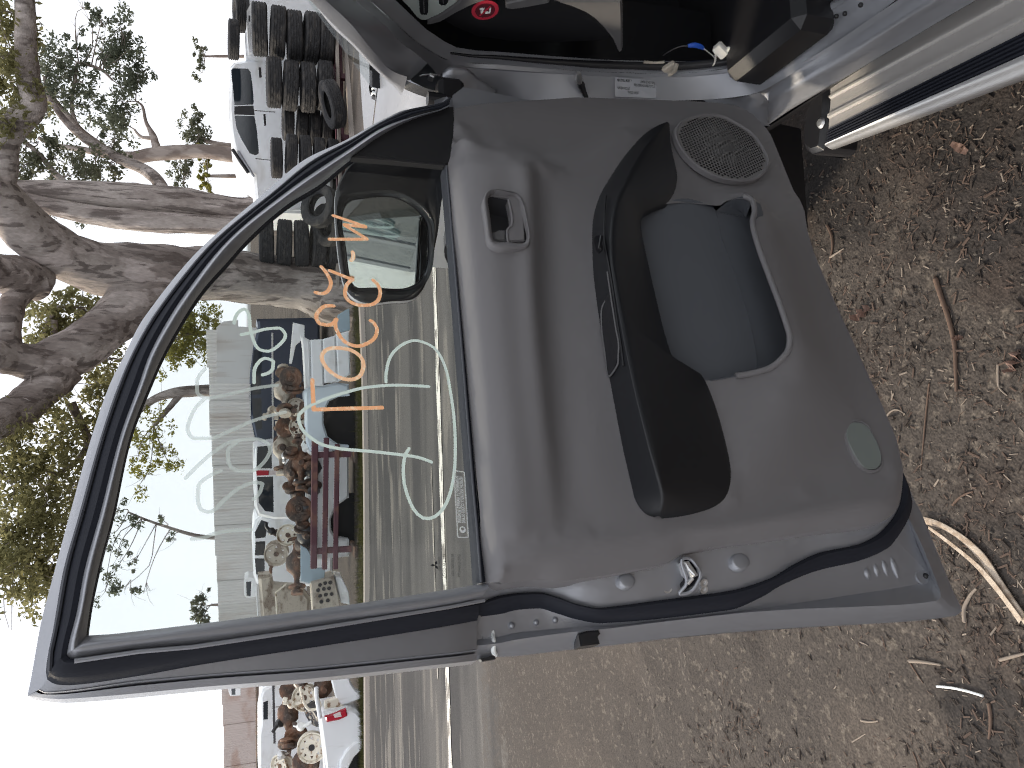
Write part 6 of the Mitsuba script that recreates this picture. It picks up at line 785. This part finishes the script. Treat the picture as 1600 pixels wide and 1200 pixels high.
# ================================================================ trees
RNG = np.random.default_rng(5)
def limb(pts, rad, sides=14, n=40, seed=0, rough=.10):
    m = tube(pts, rad, sides, n); v = m.vertices.copy(); c = spline(np.asarray(pts, float), n); k = np.clip(np.arange(len(v)) // sides, 0, n - 1); d = v - c[k]; 
    q = meshkit.fbm(v * [4, 4, 1.4] + seed, 3) - .5; q2 = meshkit.fbm(v * [11, 11, 3] + seed, 3, 3) - .5
    return tm(c[k] + d * (1 + rough * 2.4 * q + rough * 1.5 * q2)[:, None], m.faces)
def twigs(anchors, centres, radii, rng, r=.012):
    out = []
    for c, rr in zip(centres, radii):
        a = anchors[np.argmin(np.linalg.norm(anchors - c, axis=1))]; mid_ = (a + c) / 2 + rng.normal(size=3) * .12 * np.linalg.norm(c - a); out.append(tube(spline(np.array([a, mid_, c]), 7), np.linspace(r * 1.6, r * .7, 7), 5))
        for _ in range(4): e = c + rng.normal(size=3) * rr * .65; out.append(tube(spline(np.array([mid_ * .3 + c * .7, (c + e) / 2 + rng.normal(size=3) * .05, e]), 5), np.linspace(r * .7, r * .25, 5), 4))
    return cat(*out)
def tree(name, label, limbs, crown, leafm, bark='bark', size=.07, seed=1, dens=1.0, tw=.012):
    t = thing(name, label, 'tree'); rng = np.random.default_rng(seed)
    for i, (p, r) in enumerate(limbs):
        p = np.array(p); put('trunk' if i == 0 else 'limb', limb(p, r, 18 if max(r) > .15 else 9, 56 if max(r) > .15 else 26, seed + i), bark, t, smooth=60)
    A = np.vstack([spline(np.array(p), 30)[6:] for p, r in limbs])
    if crown:
        C = np.array([c[:3] for c in crown]); R = np.array([c[3] for c in crown]); N = np.array([int(c[4] * dens) for c in crown])
        put('twigs', twigs(A, C, R, rng, tw), bark, t, smooth=60, kind='stuff')
        sub, sr, sn = [], [], []
        for c, r, n in zip(C, R, N):
            k = max(3, int(n / 38)); 
            for _ in range(k): d = rng.normal(size=3); d /= np.linalg.norm(d); sub.append(c + d * r * rng.random() ** .4 * [1, 1, .8]); sr.append(r * rng.uniform(.22, .5)); sn.append(int(n / k))
        put('crown', leaves(sub, sr, sn, rng, size), leafm, t, smooth=False, kind='stuff')
    return t
def cl(pts, r, n): return [(p[0], p[1], p[2], r, n) for p in pts]
# main tree: thick trunk seen beside and through the window, limbs over the top left
big = tree('gum_tree', 'large tree whose thick brown trunk rises behind the open door window', [
    ([(1.386,12.9,-0.304),(1.45,12.9,0.27),(1.628,12.9,0.778),(1.666,12.8,1.275),(1.685,12.6,2.027),(1.629,12.4,2.64),(1.594,12.3,3.1),(1.619,12.1,3.524),(1.705,11.9,3.882),(1.873,11.7,4.145),(2.114,11.5,4.391),(2.381,11.3,4.623),(2.706,11,5.007)], [.60, .50, .42, .40, .40, .43, .45, .38, .34, .33, .32, .30, .27]),
    ([(1.461,12.4,2.813),(1.195,12.2,3.088),(0.851,12,3.388),(0.523,11.8,3.709),(0.317,11.7,3.995),(0.168,11.6,4.197)], [.33, .34, .32, .31, .31, .29]),
    ([(0.317,11.7,3.995),(0.283,11.5,4.247),(0.328,11.4,4.438),(0.351,11.2,4.664),(0.308,11,5.072)], [.26, .24, .22, .22, .2]),
    ([(0.214,11.7,3.92),(-0.125,11.5,4.174),(-0.342,11.3,4.378),(-0.476,11.1,4.569),(-0.681,10.8,5.009)], [.26, .24, .23, .22, .2]),
    ([(0.287,11.4,4.438),(0.655,11.4,4.495),(0.992,11.5,4.477),(1.257,11.6,4.343),(1.362,11.7,4.145)], [.16, .15, .15, .16, .17]),
    ([(1.371,11.8,4.242),(1.406,11.5,4.463),(1.409,11.3,4.692),(1.391,11,5.007)], [.26, .25, .24, .22]),
    ([(2.381,11.3,4.623),(2.715,11.2,4.472),(3.013,11.1,4.405),(3.238,11,4.243),(3.477,10.9,4.081),(3.749,10.8,4.127),(4.098,10.7,4.13),(4.442,10.6,4.107),(4.996,10.5,4.149)], [.17, .15, .13, .14, .14, .13, .12, .11, .1]),
    ([(3.47,10.9,4.143),(3.366,11,4.304),(3.193,11,4.441),(3.038,11.1,4.705)], [.08, .08, .07, .06]),
    ([(-0.264,12,3.902),(-0.531,12,3.784),(-0.799,12,3.682),(-1.06,12,3.824),(-1.313,12,4.134),(-1.742,12,4.286)], [.07, .055, .05, .04, .03, .02]),
    ([(-0.799,12,3.666),(-0.364,12.2,3.458),(0,12.2,3.336),(0.369,12.3,3.225)], [.03, .035, .04, .05]),
    ([(0.92,12.6,4.22),(0.551,12.6,4.26),(0.642,12.6,4.341),(1.107,12.6,4.139)], [.05, .045, .03, .05])],
    cl([(-0.733,11.3,4.343),(-1.097,11.6,4.123),(-1.389,11.8,3.825),(-1.289,11.2,4.388),(-1.655,11.4,4.152),(-1.887,11.7,3.92),(-1.935,11.2,4.354),(-2.254,11.5,4.174),(-2.411,11.2,4.458),(-2.515,11.4,4.26),(-0.69,11.8,4.016),(-1.063,12,3.745),(-0.789,11,4.407)], .55, 700) + cl([(-2.489,11.4,4.08),(-2.194,11.3,4.413),(-2.71,11.5,4.211)], .3, 260)
    + cl([(0.945,12.9,4.158),(1.143,12.9,3.906),(0.751,12.9,4.406),(0.868,13,3.753),(0.669,13,4.093),(0.388,13,3.58)], .45, 720) + cl([(4.453,10.7,4.33),(4.034,10.8,4.322),(3.606,10.9,4.314),(3.867,11,4.407),(4.336,11,4.441),(3.319,11,4.373)], .45, 560) + cl([(-0.348,12,4.286),(-0.362,12.2,3.62),(0,12.3,3.637)], .4, 420), 'leaf', 'bark', .078, 3)
tree('gum_tree', 'twin stemmed tree with mottled trunks right of the thick trunk, outside the window', [
    ([(4.38,19,-0.972),(4.185,19,0.389),(4.021,19,1.799),(4.067,19,2.382),(4.122,19,3.194),(4.137,19,4.11),(4.17,19,5.121),(4.138,19,5.853),(4.107,19,6.565),(4.158,19,7.258)], [.40, .36, .34, .34, .36, .33, .29, .25, .23, .2]),
    ([(3.777,18.8,-0.945),(3.718,18.8,0.401),(3.654,18.8,1.797),(3.617,18.8,2.778),(3.615,18.8,3.439),(3.628,18.8,4.084),(3.668,18.8,4.713),(3.78,18.8,5.449),(3.939,18.8,6.046)], [.26, .24, .22, .22, .24, .24, .22, .19, .15]),
    ([(4.413,19.2,3.412),(4.82,19.4,3.686),(4.973,19.5,3.911),(5.089,19.5,4.243),(5.311,19.6,4.651),(5.57,19.6,5.104),(6.026,19.6,5.549),(6.426,19.6,5.801)], [.14, .14, .13, .12, .11, .09, .07, .05]),
    ([(4.345,19.2,5.283),(4.651,19.3,5.613),(5.044,19.3,5.92),(5.384,19.4,6.309)], [.08, .07, .05, .04])],
    cl([(4.883,19.5,5.213),(4.768,19.5,4.894),(4.99,19.5,5.592),(4.672,19.5,5.965),(5.014,19.5,4.57),(3.991,19.4,5.321),(3.944,19.4,5.943),(4.591,19.3,6.285)], .55, 420) + cl([(5.609,19.5,4.44),(5.352,19.4,5.943),(5.035,19.4,6.309)], .5, 330), 'leaf_dark', 'bark', .10, 8)
tree('gum_tree', 'slender pale trunked tree with open branches above the white cab', [
    ([(7.194,24,-0.875),(6.932,24,0.99),(6.704,24,1.975),(6.739,24,2.761),(6.653,24,3.444),(6.533,24,4.114),(6.387,24,4.69),(6.402,24,5.095),(6.444,24,5.574)], [.26, .24, .22, .20, .20, .19, .16, .13, .10]),
    ([(6.384,24,5.095),(6.676,24,5.574),(6.99,24,5.969),(7.397,24,6.281),(7.878,24,6.667),(8.383,24,6.82)], [.13, .13, .11, .09, .07, .05]),
    ([(6.444,24,5.574),(6.504,24,6.047),(6.528,24,6.513),(6.708,24,6.973)], [.09, .08, .06, .05]),
    ([(6.942,24,5.922),(7.674,24,6.172),(8.48,24,6.078),(8.877,24,6.016),(8.812,24,5.574),(8.508,24,5.175)], [.07, .05, .05, .045, .035, .03]),
    ([(6.561,24,4.015),(7.006,24,4.114),(7.439,24,4.313),(7.881,24,4.411),(7.988,24,4.575)], [.12, .1, .05, .035, .02]), ([(6.988,24,4.114),(6.98,24,4.362),(7.19,24,4.608)], [.06, .05, .03])],
    cl([(10.067,24,4.933),(9.493,24,5.175),(9.46,24,4.771),(9.19,24,5.415),(9.067,24,5.014),(9.021,24,4.69),(8.501,24,4.526),(8.279,24,4.852),(7.82,24,4.933),(7.442,24,5.095)], .6, 420) + cl([(8.64,24,6.203),(8.072,24,6.513),(8.327,24,5.89),(8.568,24,6.744),(8.939,24,6.59),(7.74,24,6.359),(7.725,24,5.733),(7.841,24,6.973)], .65, 460) + cl([(7.058,24,5.336),(6.716,24,5.175),(5.964,24,5.574),(10.301,24,5.733),(10.466,24,5.812),(10.172,24,5.415),(9.544,24,6.047)], .35, 120), 'leaf_teal', 'bark_pale', .11, 11)
tree('small_tree', 'distant grey green tree low over the white cab roof', [([(9.268,32,0.787),(9.329,32,2.685),(9.506,32,3.377)], [.12, .1, .06])], cl([(9.975,32,3.605),(10.252,32,3.331),(9.47,32,3.719),(9.753,32,3.377),(9.525,32,3.193),(8.273,32,4.171),(8.107,32,3.833),(8.497,32,3.605),(7.729,32,3.946),(8.893,32,3.331)], .55, 300), 'leaf_dark', 'bark_pale', .12, 21)
tree('small_tree', 'yellow green shrub top beside the twin trunks above the cab', [([(7.737,30,0.837),(7.599,30,2.399),(7.542,30,3.051)], [.08, .07, .05])], cl([(8.396,30,3.094),(8.006,30,3.051),(7.608,30,3.094),(7.194,30,3.051),(6.969,30,2.964)], .32, 260), 'leaf_yellow', 'bark_pale', .11, 22)
tree('small_tree', 'tiny far tree at the top picture edge', [([(16.251,40,0.583),(15.842,40,3.534)], [.1, .05])], cl([(16.304,40,3.764),(15.911,40,3.707),(15.517,40,3.649),(14.98,40,3.735)], .4, 160), 'leaf_dark', 'bark_pale', .14, 23)
tree('small_tree', 'yellowish tree seen through the window above the fence end', [([(1.548,24,-0.117),(1.47,24,1.709),(1.489,24,2.588),(1.378,24,3.444)], [.16, .13, .09, .05]), ([(-0.197,25,1.341),(-0.194,25,2.448),(-0.23,25,3.344),(-0.342,25,3.959),(-0.661,25,4.477),(-1.128,25,4.818)], [.2, .19, .17, .13, .1, .07]), ([(-0.23,25,3.433),(-0.762,25,3.837),(-1.232,25,4.219)], [.1, .08, .05])],
    cl([(1.94,24,3.104),(1.564,24,3.359),(1.481,24,2.933),(1.859,24,2.674),(1.192,24,3.613),(1.013,24,3.275),(1.018,24,2.933),(0.823,24,3.747)], .6, 420) + cl([(-1.704,25,4.305),(-2.261,25,4.648),(-1.903,25,3.959),(-2.578,25,3.697),(-2.833,25,4.477),(-0.95,25,4.046),(-1.317,25,4.733)], .6, 200), 'leaf_yellow', 'bark', .11, 24)
tree('small_tree', 'sparse bluish tree low in the upper rear of the window', [([(-5.713,30,0.837),(-5.583,30,2.834),(-5.017,30,4.535),(-4.505,30,5.564)], [.1, .08, .05, .03])], cl([(-4.184,28,5.677),(-4.8,28,5.865),(-5.656,28,5.583),(-6.164,28,5.771),(-6.711,28,5.489),(-4.531,28,5.109),(-6.775,28,5.958)], .5, 170) + cl([(-4.47,28,4.339),(-5.247,28,3.85),(-5.901,28,5.109),(-6.875,28,4.822)], .32, 70), 'leaf_teal', 'bark', .11, 25)
tree('small_tree', 'pale far tree above the fence at the rear of the window', [([(-11.498,42,0.532),(-11.237,42,3.328)], [.12, .06])], cl([(-10.708,42,3.782),(-11.18,42,3.932),(-11.655,42,4.052),(-11.852,42,3.691),(-12.158,42,3.872)], .5, 300), 'leaf_dark', 'bark_pale', .14, 26)
# ================================================================ things behind the camera that the door mirror shows
bf = thing('corrugated_shed', 'grey corrugated shed wall behind the photographer, seen in the door mirror', 'shed')
for i in range(14): put('panel', corrugated((-10 + i * 1.5, -9.6 - .012 * (i % 2)), (-8.5 + i * 1.5, -9.6 - .012 * (i % 2)), 0, 3.2, .09, .013), 'sheet', bf, smooth=60)
put('roof', box((1, -11.4, 3.25), (21.4, 4, .12), (0, 0, 0), .02), 'sheet', bf)
bv = thing('parked_van', 'white van parked behind the photographer, seen in the door mirror', 'van')
BX = Frame((1.5, -5.2, 0), (1, 0, 0), (0, 0, 1), (0, 1, 0))
put('body', prism([(0, .45), (0, 1.2), (.18, 2.0), (1.75, 2.0), (1.95, 1.2), (1.95, .45)], BX, -3.5, 0, .06), 'white_paint', bv, smooth=30); put('window', prism([(.14, 1.25), (.28, 1.86), (1.66, 1.86), (1.80, 1.25)], BX, -.02, .004), 'vehicle_glass', bv, smooth=False)
for x_ in (.05, 1.6): put('wheel', at(lathe([(.2, -.1), (.33, -.1), (.35, -.08), (.35, .08), (.33, .1), (.2, .1)], 30), (1.5 + x_ + .15, -5.9, .35), (0, 0, 90)), 'tyre', bv, smooth=30)

# ================================================================ verge and ground litter
rg = np.random.default_rng(11)
def blades(n, xf, h, rng):
    x, y = xf(n); a = rng.uniform(0, 2 * np.pi, n); L = h * rng.uniform(.4, 1.2, n); d = np.c_[np.cos(a), np.sin(a)]; b = np.c_[x, y, np.zeros(n)]; w = np.c_[-d[:, 1], d[:, 0], np.zeros(n)] * .006; lean_ = np.c_[d * (L * rng.uniform(.2, .9, n))[:, None], L]
    V = np.stack([b - w, b + w, b + lean_], 1).reshape(-1, 3); return tm(V, np.arange(n * 3).reshape(-1, 3))
def verge(n): x = rg.uniform(-6, 1.3, n); return x, KERB(x) + .18 + np.abs(rg.normal(0, .28, n))
put('verge_grass', blades(14000, verge, .11, rg), 'grass', smooth=False, label='dry green grass growing on the verge behind the kerb', cat='grass', kind='stuff')
PRO = [np.array(box((0, 0, 0), (1, .22, .10), (0, 0, 0), .04).vertices), None]
chip0 = box((0, 0, 0), (1, .2, .09), (0, 0, 0), .03); bent = chip0.subdivide().copy() if False else chip0
def chips(x, y, L, rng, thin=1.0, z=None):
    n = len(x); v0, f0 = chip0.vertices, chip0.faces; a = rng.uniform(0, 2 * np.pi, n); ti = rng.normal(0, .22, n); W = thin * rng.uniform(.5, 1.5, n)
    V = v0[None] * np.stack([L, L * W, L * W], 1)[:, None]; bend = rng.uniform(-.9, .9, n) * L; V[..., 1] += bend[:, None] * ((v0[:, 0]) ** 2 * 1.0)[None]
    c, s = np.cos(ti)[:, None], np.sin(ti)[:, None]; V[..., 0], V[..., 2] = V[..., 0] * c - V[..., 2] * s, V[..., 0] * s + V[..., 2] * c
    c, s = np.cos(a)[:, None], np.sin(a)[:, None]; V[..., 0], V[..., 1] = V[..., 0] * c - V[..., 1] * s, V[..., 0] * s + V[..., 1] * c
    zz = gz(np.c_[x, y]) * ((np.abs(x) < 3) & (y > .2) & (y < 4.4)); V += np.stack([x, y, zz + .35 * L * W * .2 + .002], 1)[:, None]
    return tm(V.reshape(-1, 3), (f0[None] + (np.arange(n) * len(v0))[:, None, None]).reshape(-1, 3))
def spread(n, rng, x0, x1, y0, y1, dens):
    x, y = rng.uniform(x0, x1, n * 4), rng.uniform(y0, y1, n * 4); k = rng.random(n * 4) < dens(x, y); return x[k][:n], y[k][:n]
patch = lambda x, y: np.clip((meshkit.fbm(np.c_[x * 2.2, y * 2.2, x * 0], 3, 7) - .38) * 3.2, .05, 1)
nearw = lambda x, y: patch(x, y) * np.clip(1.5 - .62 * y + .25 * np.abs(x), .04, 1)
for nm, m, n, lo, hi, th, lab in (('wood_chips', 'chip', 12000, .006, .024, .8, 'reddish brown bark chips scattered over the ground by the car'), ('wood_chips', 'chip_dark', 9000, .006, .026, 1.0, 'dark bark crumbs mixed into the ground by the car'), ('wood_chips', 'chip_pale', 3600, .005, .020, .7, 'pale straw coloured splinters scattered over the ground')):
    x, y = spread(n, rg, -1.6, 1.9, .25, 3.2, nearw); put(nm, chips(x, y, rg.uniform(lo, hi, len(x)) * rg.uniform(.6, 1.3, len(x)), rg, th), m, smooth=False, label=lab, cat='wood chips', kind='stuff')
oct_ = trimesh.creation.icosahedron()
def grains(x, y, r, rng):
    n = len(x); v0, f0 = oct_.vertices, oct_.faces; V = v0[None] * (r[:, None] * rng.uniform(.5, 1.3, (n, 3)))[:, None] * (1 + rng.normal(0, .14, (n, 12, 1))); V += np.stack([x, y, gz(np.c_[x, y]) * ((np.abs(x) < 3) & (y < 4.4)) + r * .1], 1)[:, None]
    return tm(V.reshape(-1, 3), (f0[None] + (np.arange(n) * 12)[:, None, None]).reshape(-1, 3))
x, y = spread(9000, rg, -2.2, 1.9, .25, 4.2, lambda x, y: np.clip(1.25 - .22 * y, .1, 1) * np.clip(.75 + .8 * x, .12, 1)); put('gravel', grains(x, y, rg.uniform(.0015, .0055, len(x)), rg), 'gravel', smooth=False, label='fine gravel and grit on the dirt around the car', cat='gravel', kind='stuff')
def gpt(p, dz=0): p = np.array(p, float); p[..., 2] = gz(p[..., :2].reshape(-1, 2)).reshape(p.shape[:-1]) + dz; return p
def stick(px, r, m, label, name='twig', cat_='twig', n=24):
    p = gpt(px, r * .8); put(name, limb(p, np.interp(np.linspace(0, 1, len(p)), [0, .5, 1], [r, r * .9, r * .55]), 8, n, len(label), .12), m, smooth=50, label=label, cat=cat_)
stick([(0.258,1.45,0),(0.216,1.437,0),(0.155,1.416,0),(0.092,1.401,0),(0.031,1.394,0),(-0.018,1.391,0)], .006, 'stick', 'longest brown twig lying beyond the low front of the door')
stick([(0,1.469,0),(-0.064,1.479,0),(-0.144,1.488,0),(-0.217,1.494,0)], .0022, 'stick', 'thin dark stem on the ground beside the courtesy lens')
stick([(0.464,1.829,0),(0.407,1.803,0),(0.354,1.819,0)], .004, 'stick', 'short curved twig just below the speaker end of the door'); stick([(0.368,1.813,0),(0.375,1.788,0),(0.385,1.758,0)], .0035, 'chip_pale', 'pale twig crossing the shaded ground under the door pocket')
stick([(-0.709,1.53,0),(-0.698,1.49,-0),(-0.689,1.441,0)], .0045, 'chip_pale', 'pale stick lying below the rear lower corner of the door'); stick([(-0.714,1.53,0),(-0.733,1.51,0),(-0.751,1.49,-0)], .0018, 'stick', 'thin straw bent away from the pale stick')
stick([(-0.563,1.373,0),(-0.538,1.375,0),(-0.504,1.363,0),(-0.477,1.343,0)], .0048, 'chip_pale', 'curved seed pod beside the rear lower corner of the door', 'seed_pod', 'seed pod')
stick([(-0.624,1.285,0),(-0.604,1.251,0),(-0.583,1.214,0)], .004, 'chip_pale', 'pale stick at the right picture edge among the bark'); stick([(-0.733,1.313,0),(-0.775,1.307,0),(-0.813,1.31,0)], .004, 'stick', 'dark twig standing out in the bark below the cable scrap')
stick([(-0.928,1.693,0),(-0.919,1.663,-0),(-0.901,1.627,0)], .003, 'chip_pale', 'broken splinter on the bare dirt at the lower middle'); stick([(-1.006,1.733,0),(-0.985,1.709,0),(-0.96,1.681,0)], .002, 'chip_pale', 'thin straw on the bare dirt near the lower edge'); stick([(-0.936,1.518,-0),(-0.955,1.506,0),(-0.977,1.498,0)], .002, 'stick', 'thin straw at the lower picture edge'); stick([(-0.711,1.693,0),(-0.711,1.676,0),(-0.712,1.663,-0)], .002, 'chip_pale', 'tiny V shaped straw under the rear hem of the door')
stick([(-0.292,1.405,0),(-0.266,1.38,0),(-0.252,1.353,0)], .003, 'stick', 'bent twig above the pale strap on the ground'); stick([(0.043,1.286,0),(0,1.288,0),(-0.026,1.266,0)], .0026, 'chip_pale', 'pale straw near the dry leaf at the right picture edge'); stick([(-0.085,1.603,-0),(-0.067,1.575,0),(-0.079,1.546,-0)], .0026, 'chip_pale', 'light straw beside the lower edge of the door trim')
cb_ = gpt([(-0.744,1.449,0),(-0.735,1.419,0),(-0.727,1.387,0),(-0.723,1.355,-0),(-0.721,1.326,0)], .006); put('cable_scrap', tube(cb_, .0032, 8, 30), 'print_white', smooth=60, label='short white cable scrap lying on the bark', cat='cable')
st_ = [[(-0.331,1.49,-0),(-0.333,1.449,0),(-0.346,1.398,0),(-0.363,1.356,0),(-0.393,1.313,0),(-0.437,1.272,0),(-0.478,1.236,0),(-0.514,1.204,0)], [(-0.349,1.483,0),(-0.35,1.445,-0),(-0.361,1.403,0),(-0.38,1.365,0),(-0.408,1.33,0),(-0.451,1.293,0),(-0.491,1.254,0),(-0.529,1.218,0)]]
sa, sb = gpt(st_[0], .012), gpt(st_[1], .010); put('strap', ribbon([sa + [0, 0, -.003], sa, (sa + sb) / 2 + [0, 0, .004], sb, sb + [0, 0, -.003]], n=50), 'strap', smooth=50, label='pale tan webbing strap curling out from under the door corner', cat='strap')
sc1, sd1 = gpt([(-0.35,1.456,0),(-0.368,1.416,0),(-0.388,1.373,0),(-0.411,1.33,0),(-0.44,1.285,0),(-0.471,1.251,0),(-0.509,1.218,0)], .022), gpt([(-0.357,1.46,0),(-0.377,1.421,-0),(-0.396,1.379,0),(-0.422,1.336,0),(-0.453,1.294,0),(-0.483,1.26,0),(-0.523,1.227,0)], .020); put('strap', ribbon([sc1 + [0, 0, -.002], sc1, sd1, sd1 + [0, 0, -.002]], n=50), 'strap', smooth=50, label='lower fold of the pale strap, raised off the dirt', cat='strap')
def dry_leaf(px, r, rot, label):
    p = gpt(px)[0]; a = np.linspace(-1, 1, 13); prof_ = np.sqrt(np.clip(1 - a ** 2, 0, 1)) * .42; ro = math.radians(rot)
    V = np.array([(s * q * r, t * r, .25 * r * abs(s * q) + .18 * r * t * t + .01 * math.sin(9 * t)) for t, q in zip(a, prof_) for s in (-1, -.5, 0, .5, 1)]); m = tm(V, quads(13, 5)); m = at(m, p + [0, 0, .006], (8, 12, rot)); put('dry_leaf', m, 'leaf_litter', smooth=True, label=label, cat='leaf')
dry_leaf([(0.194,1.69,0)], .034, 30, 'curled reddish dry leaf below the door pocket'); dry_leaf([(0.048,1.245,0)], .03, 70, 'pale dry leaf at the right picture edge'); dry_leaf([(0.559,1.38,0)], .024, -40, 'brown crumpled leaf on the dark ground beside the side step'); dry_leaf([(0.11,1.391,0)], .012, 10, 'small pale leaf scrap touching the longest twig')
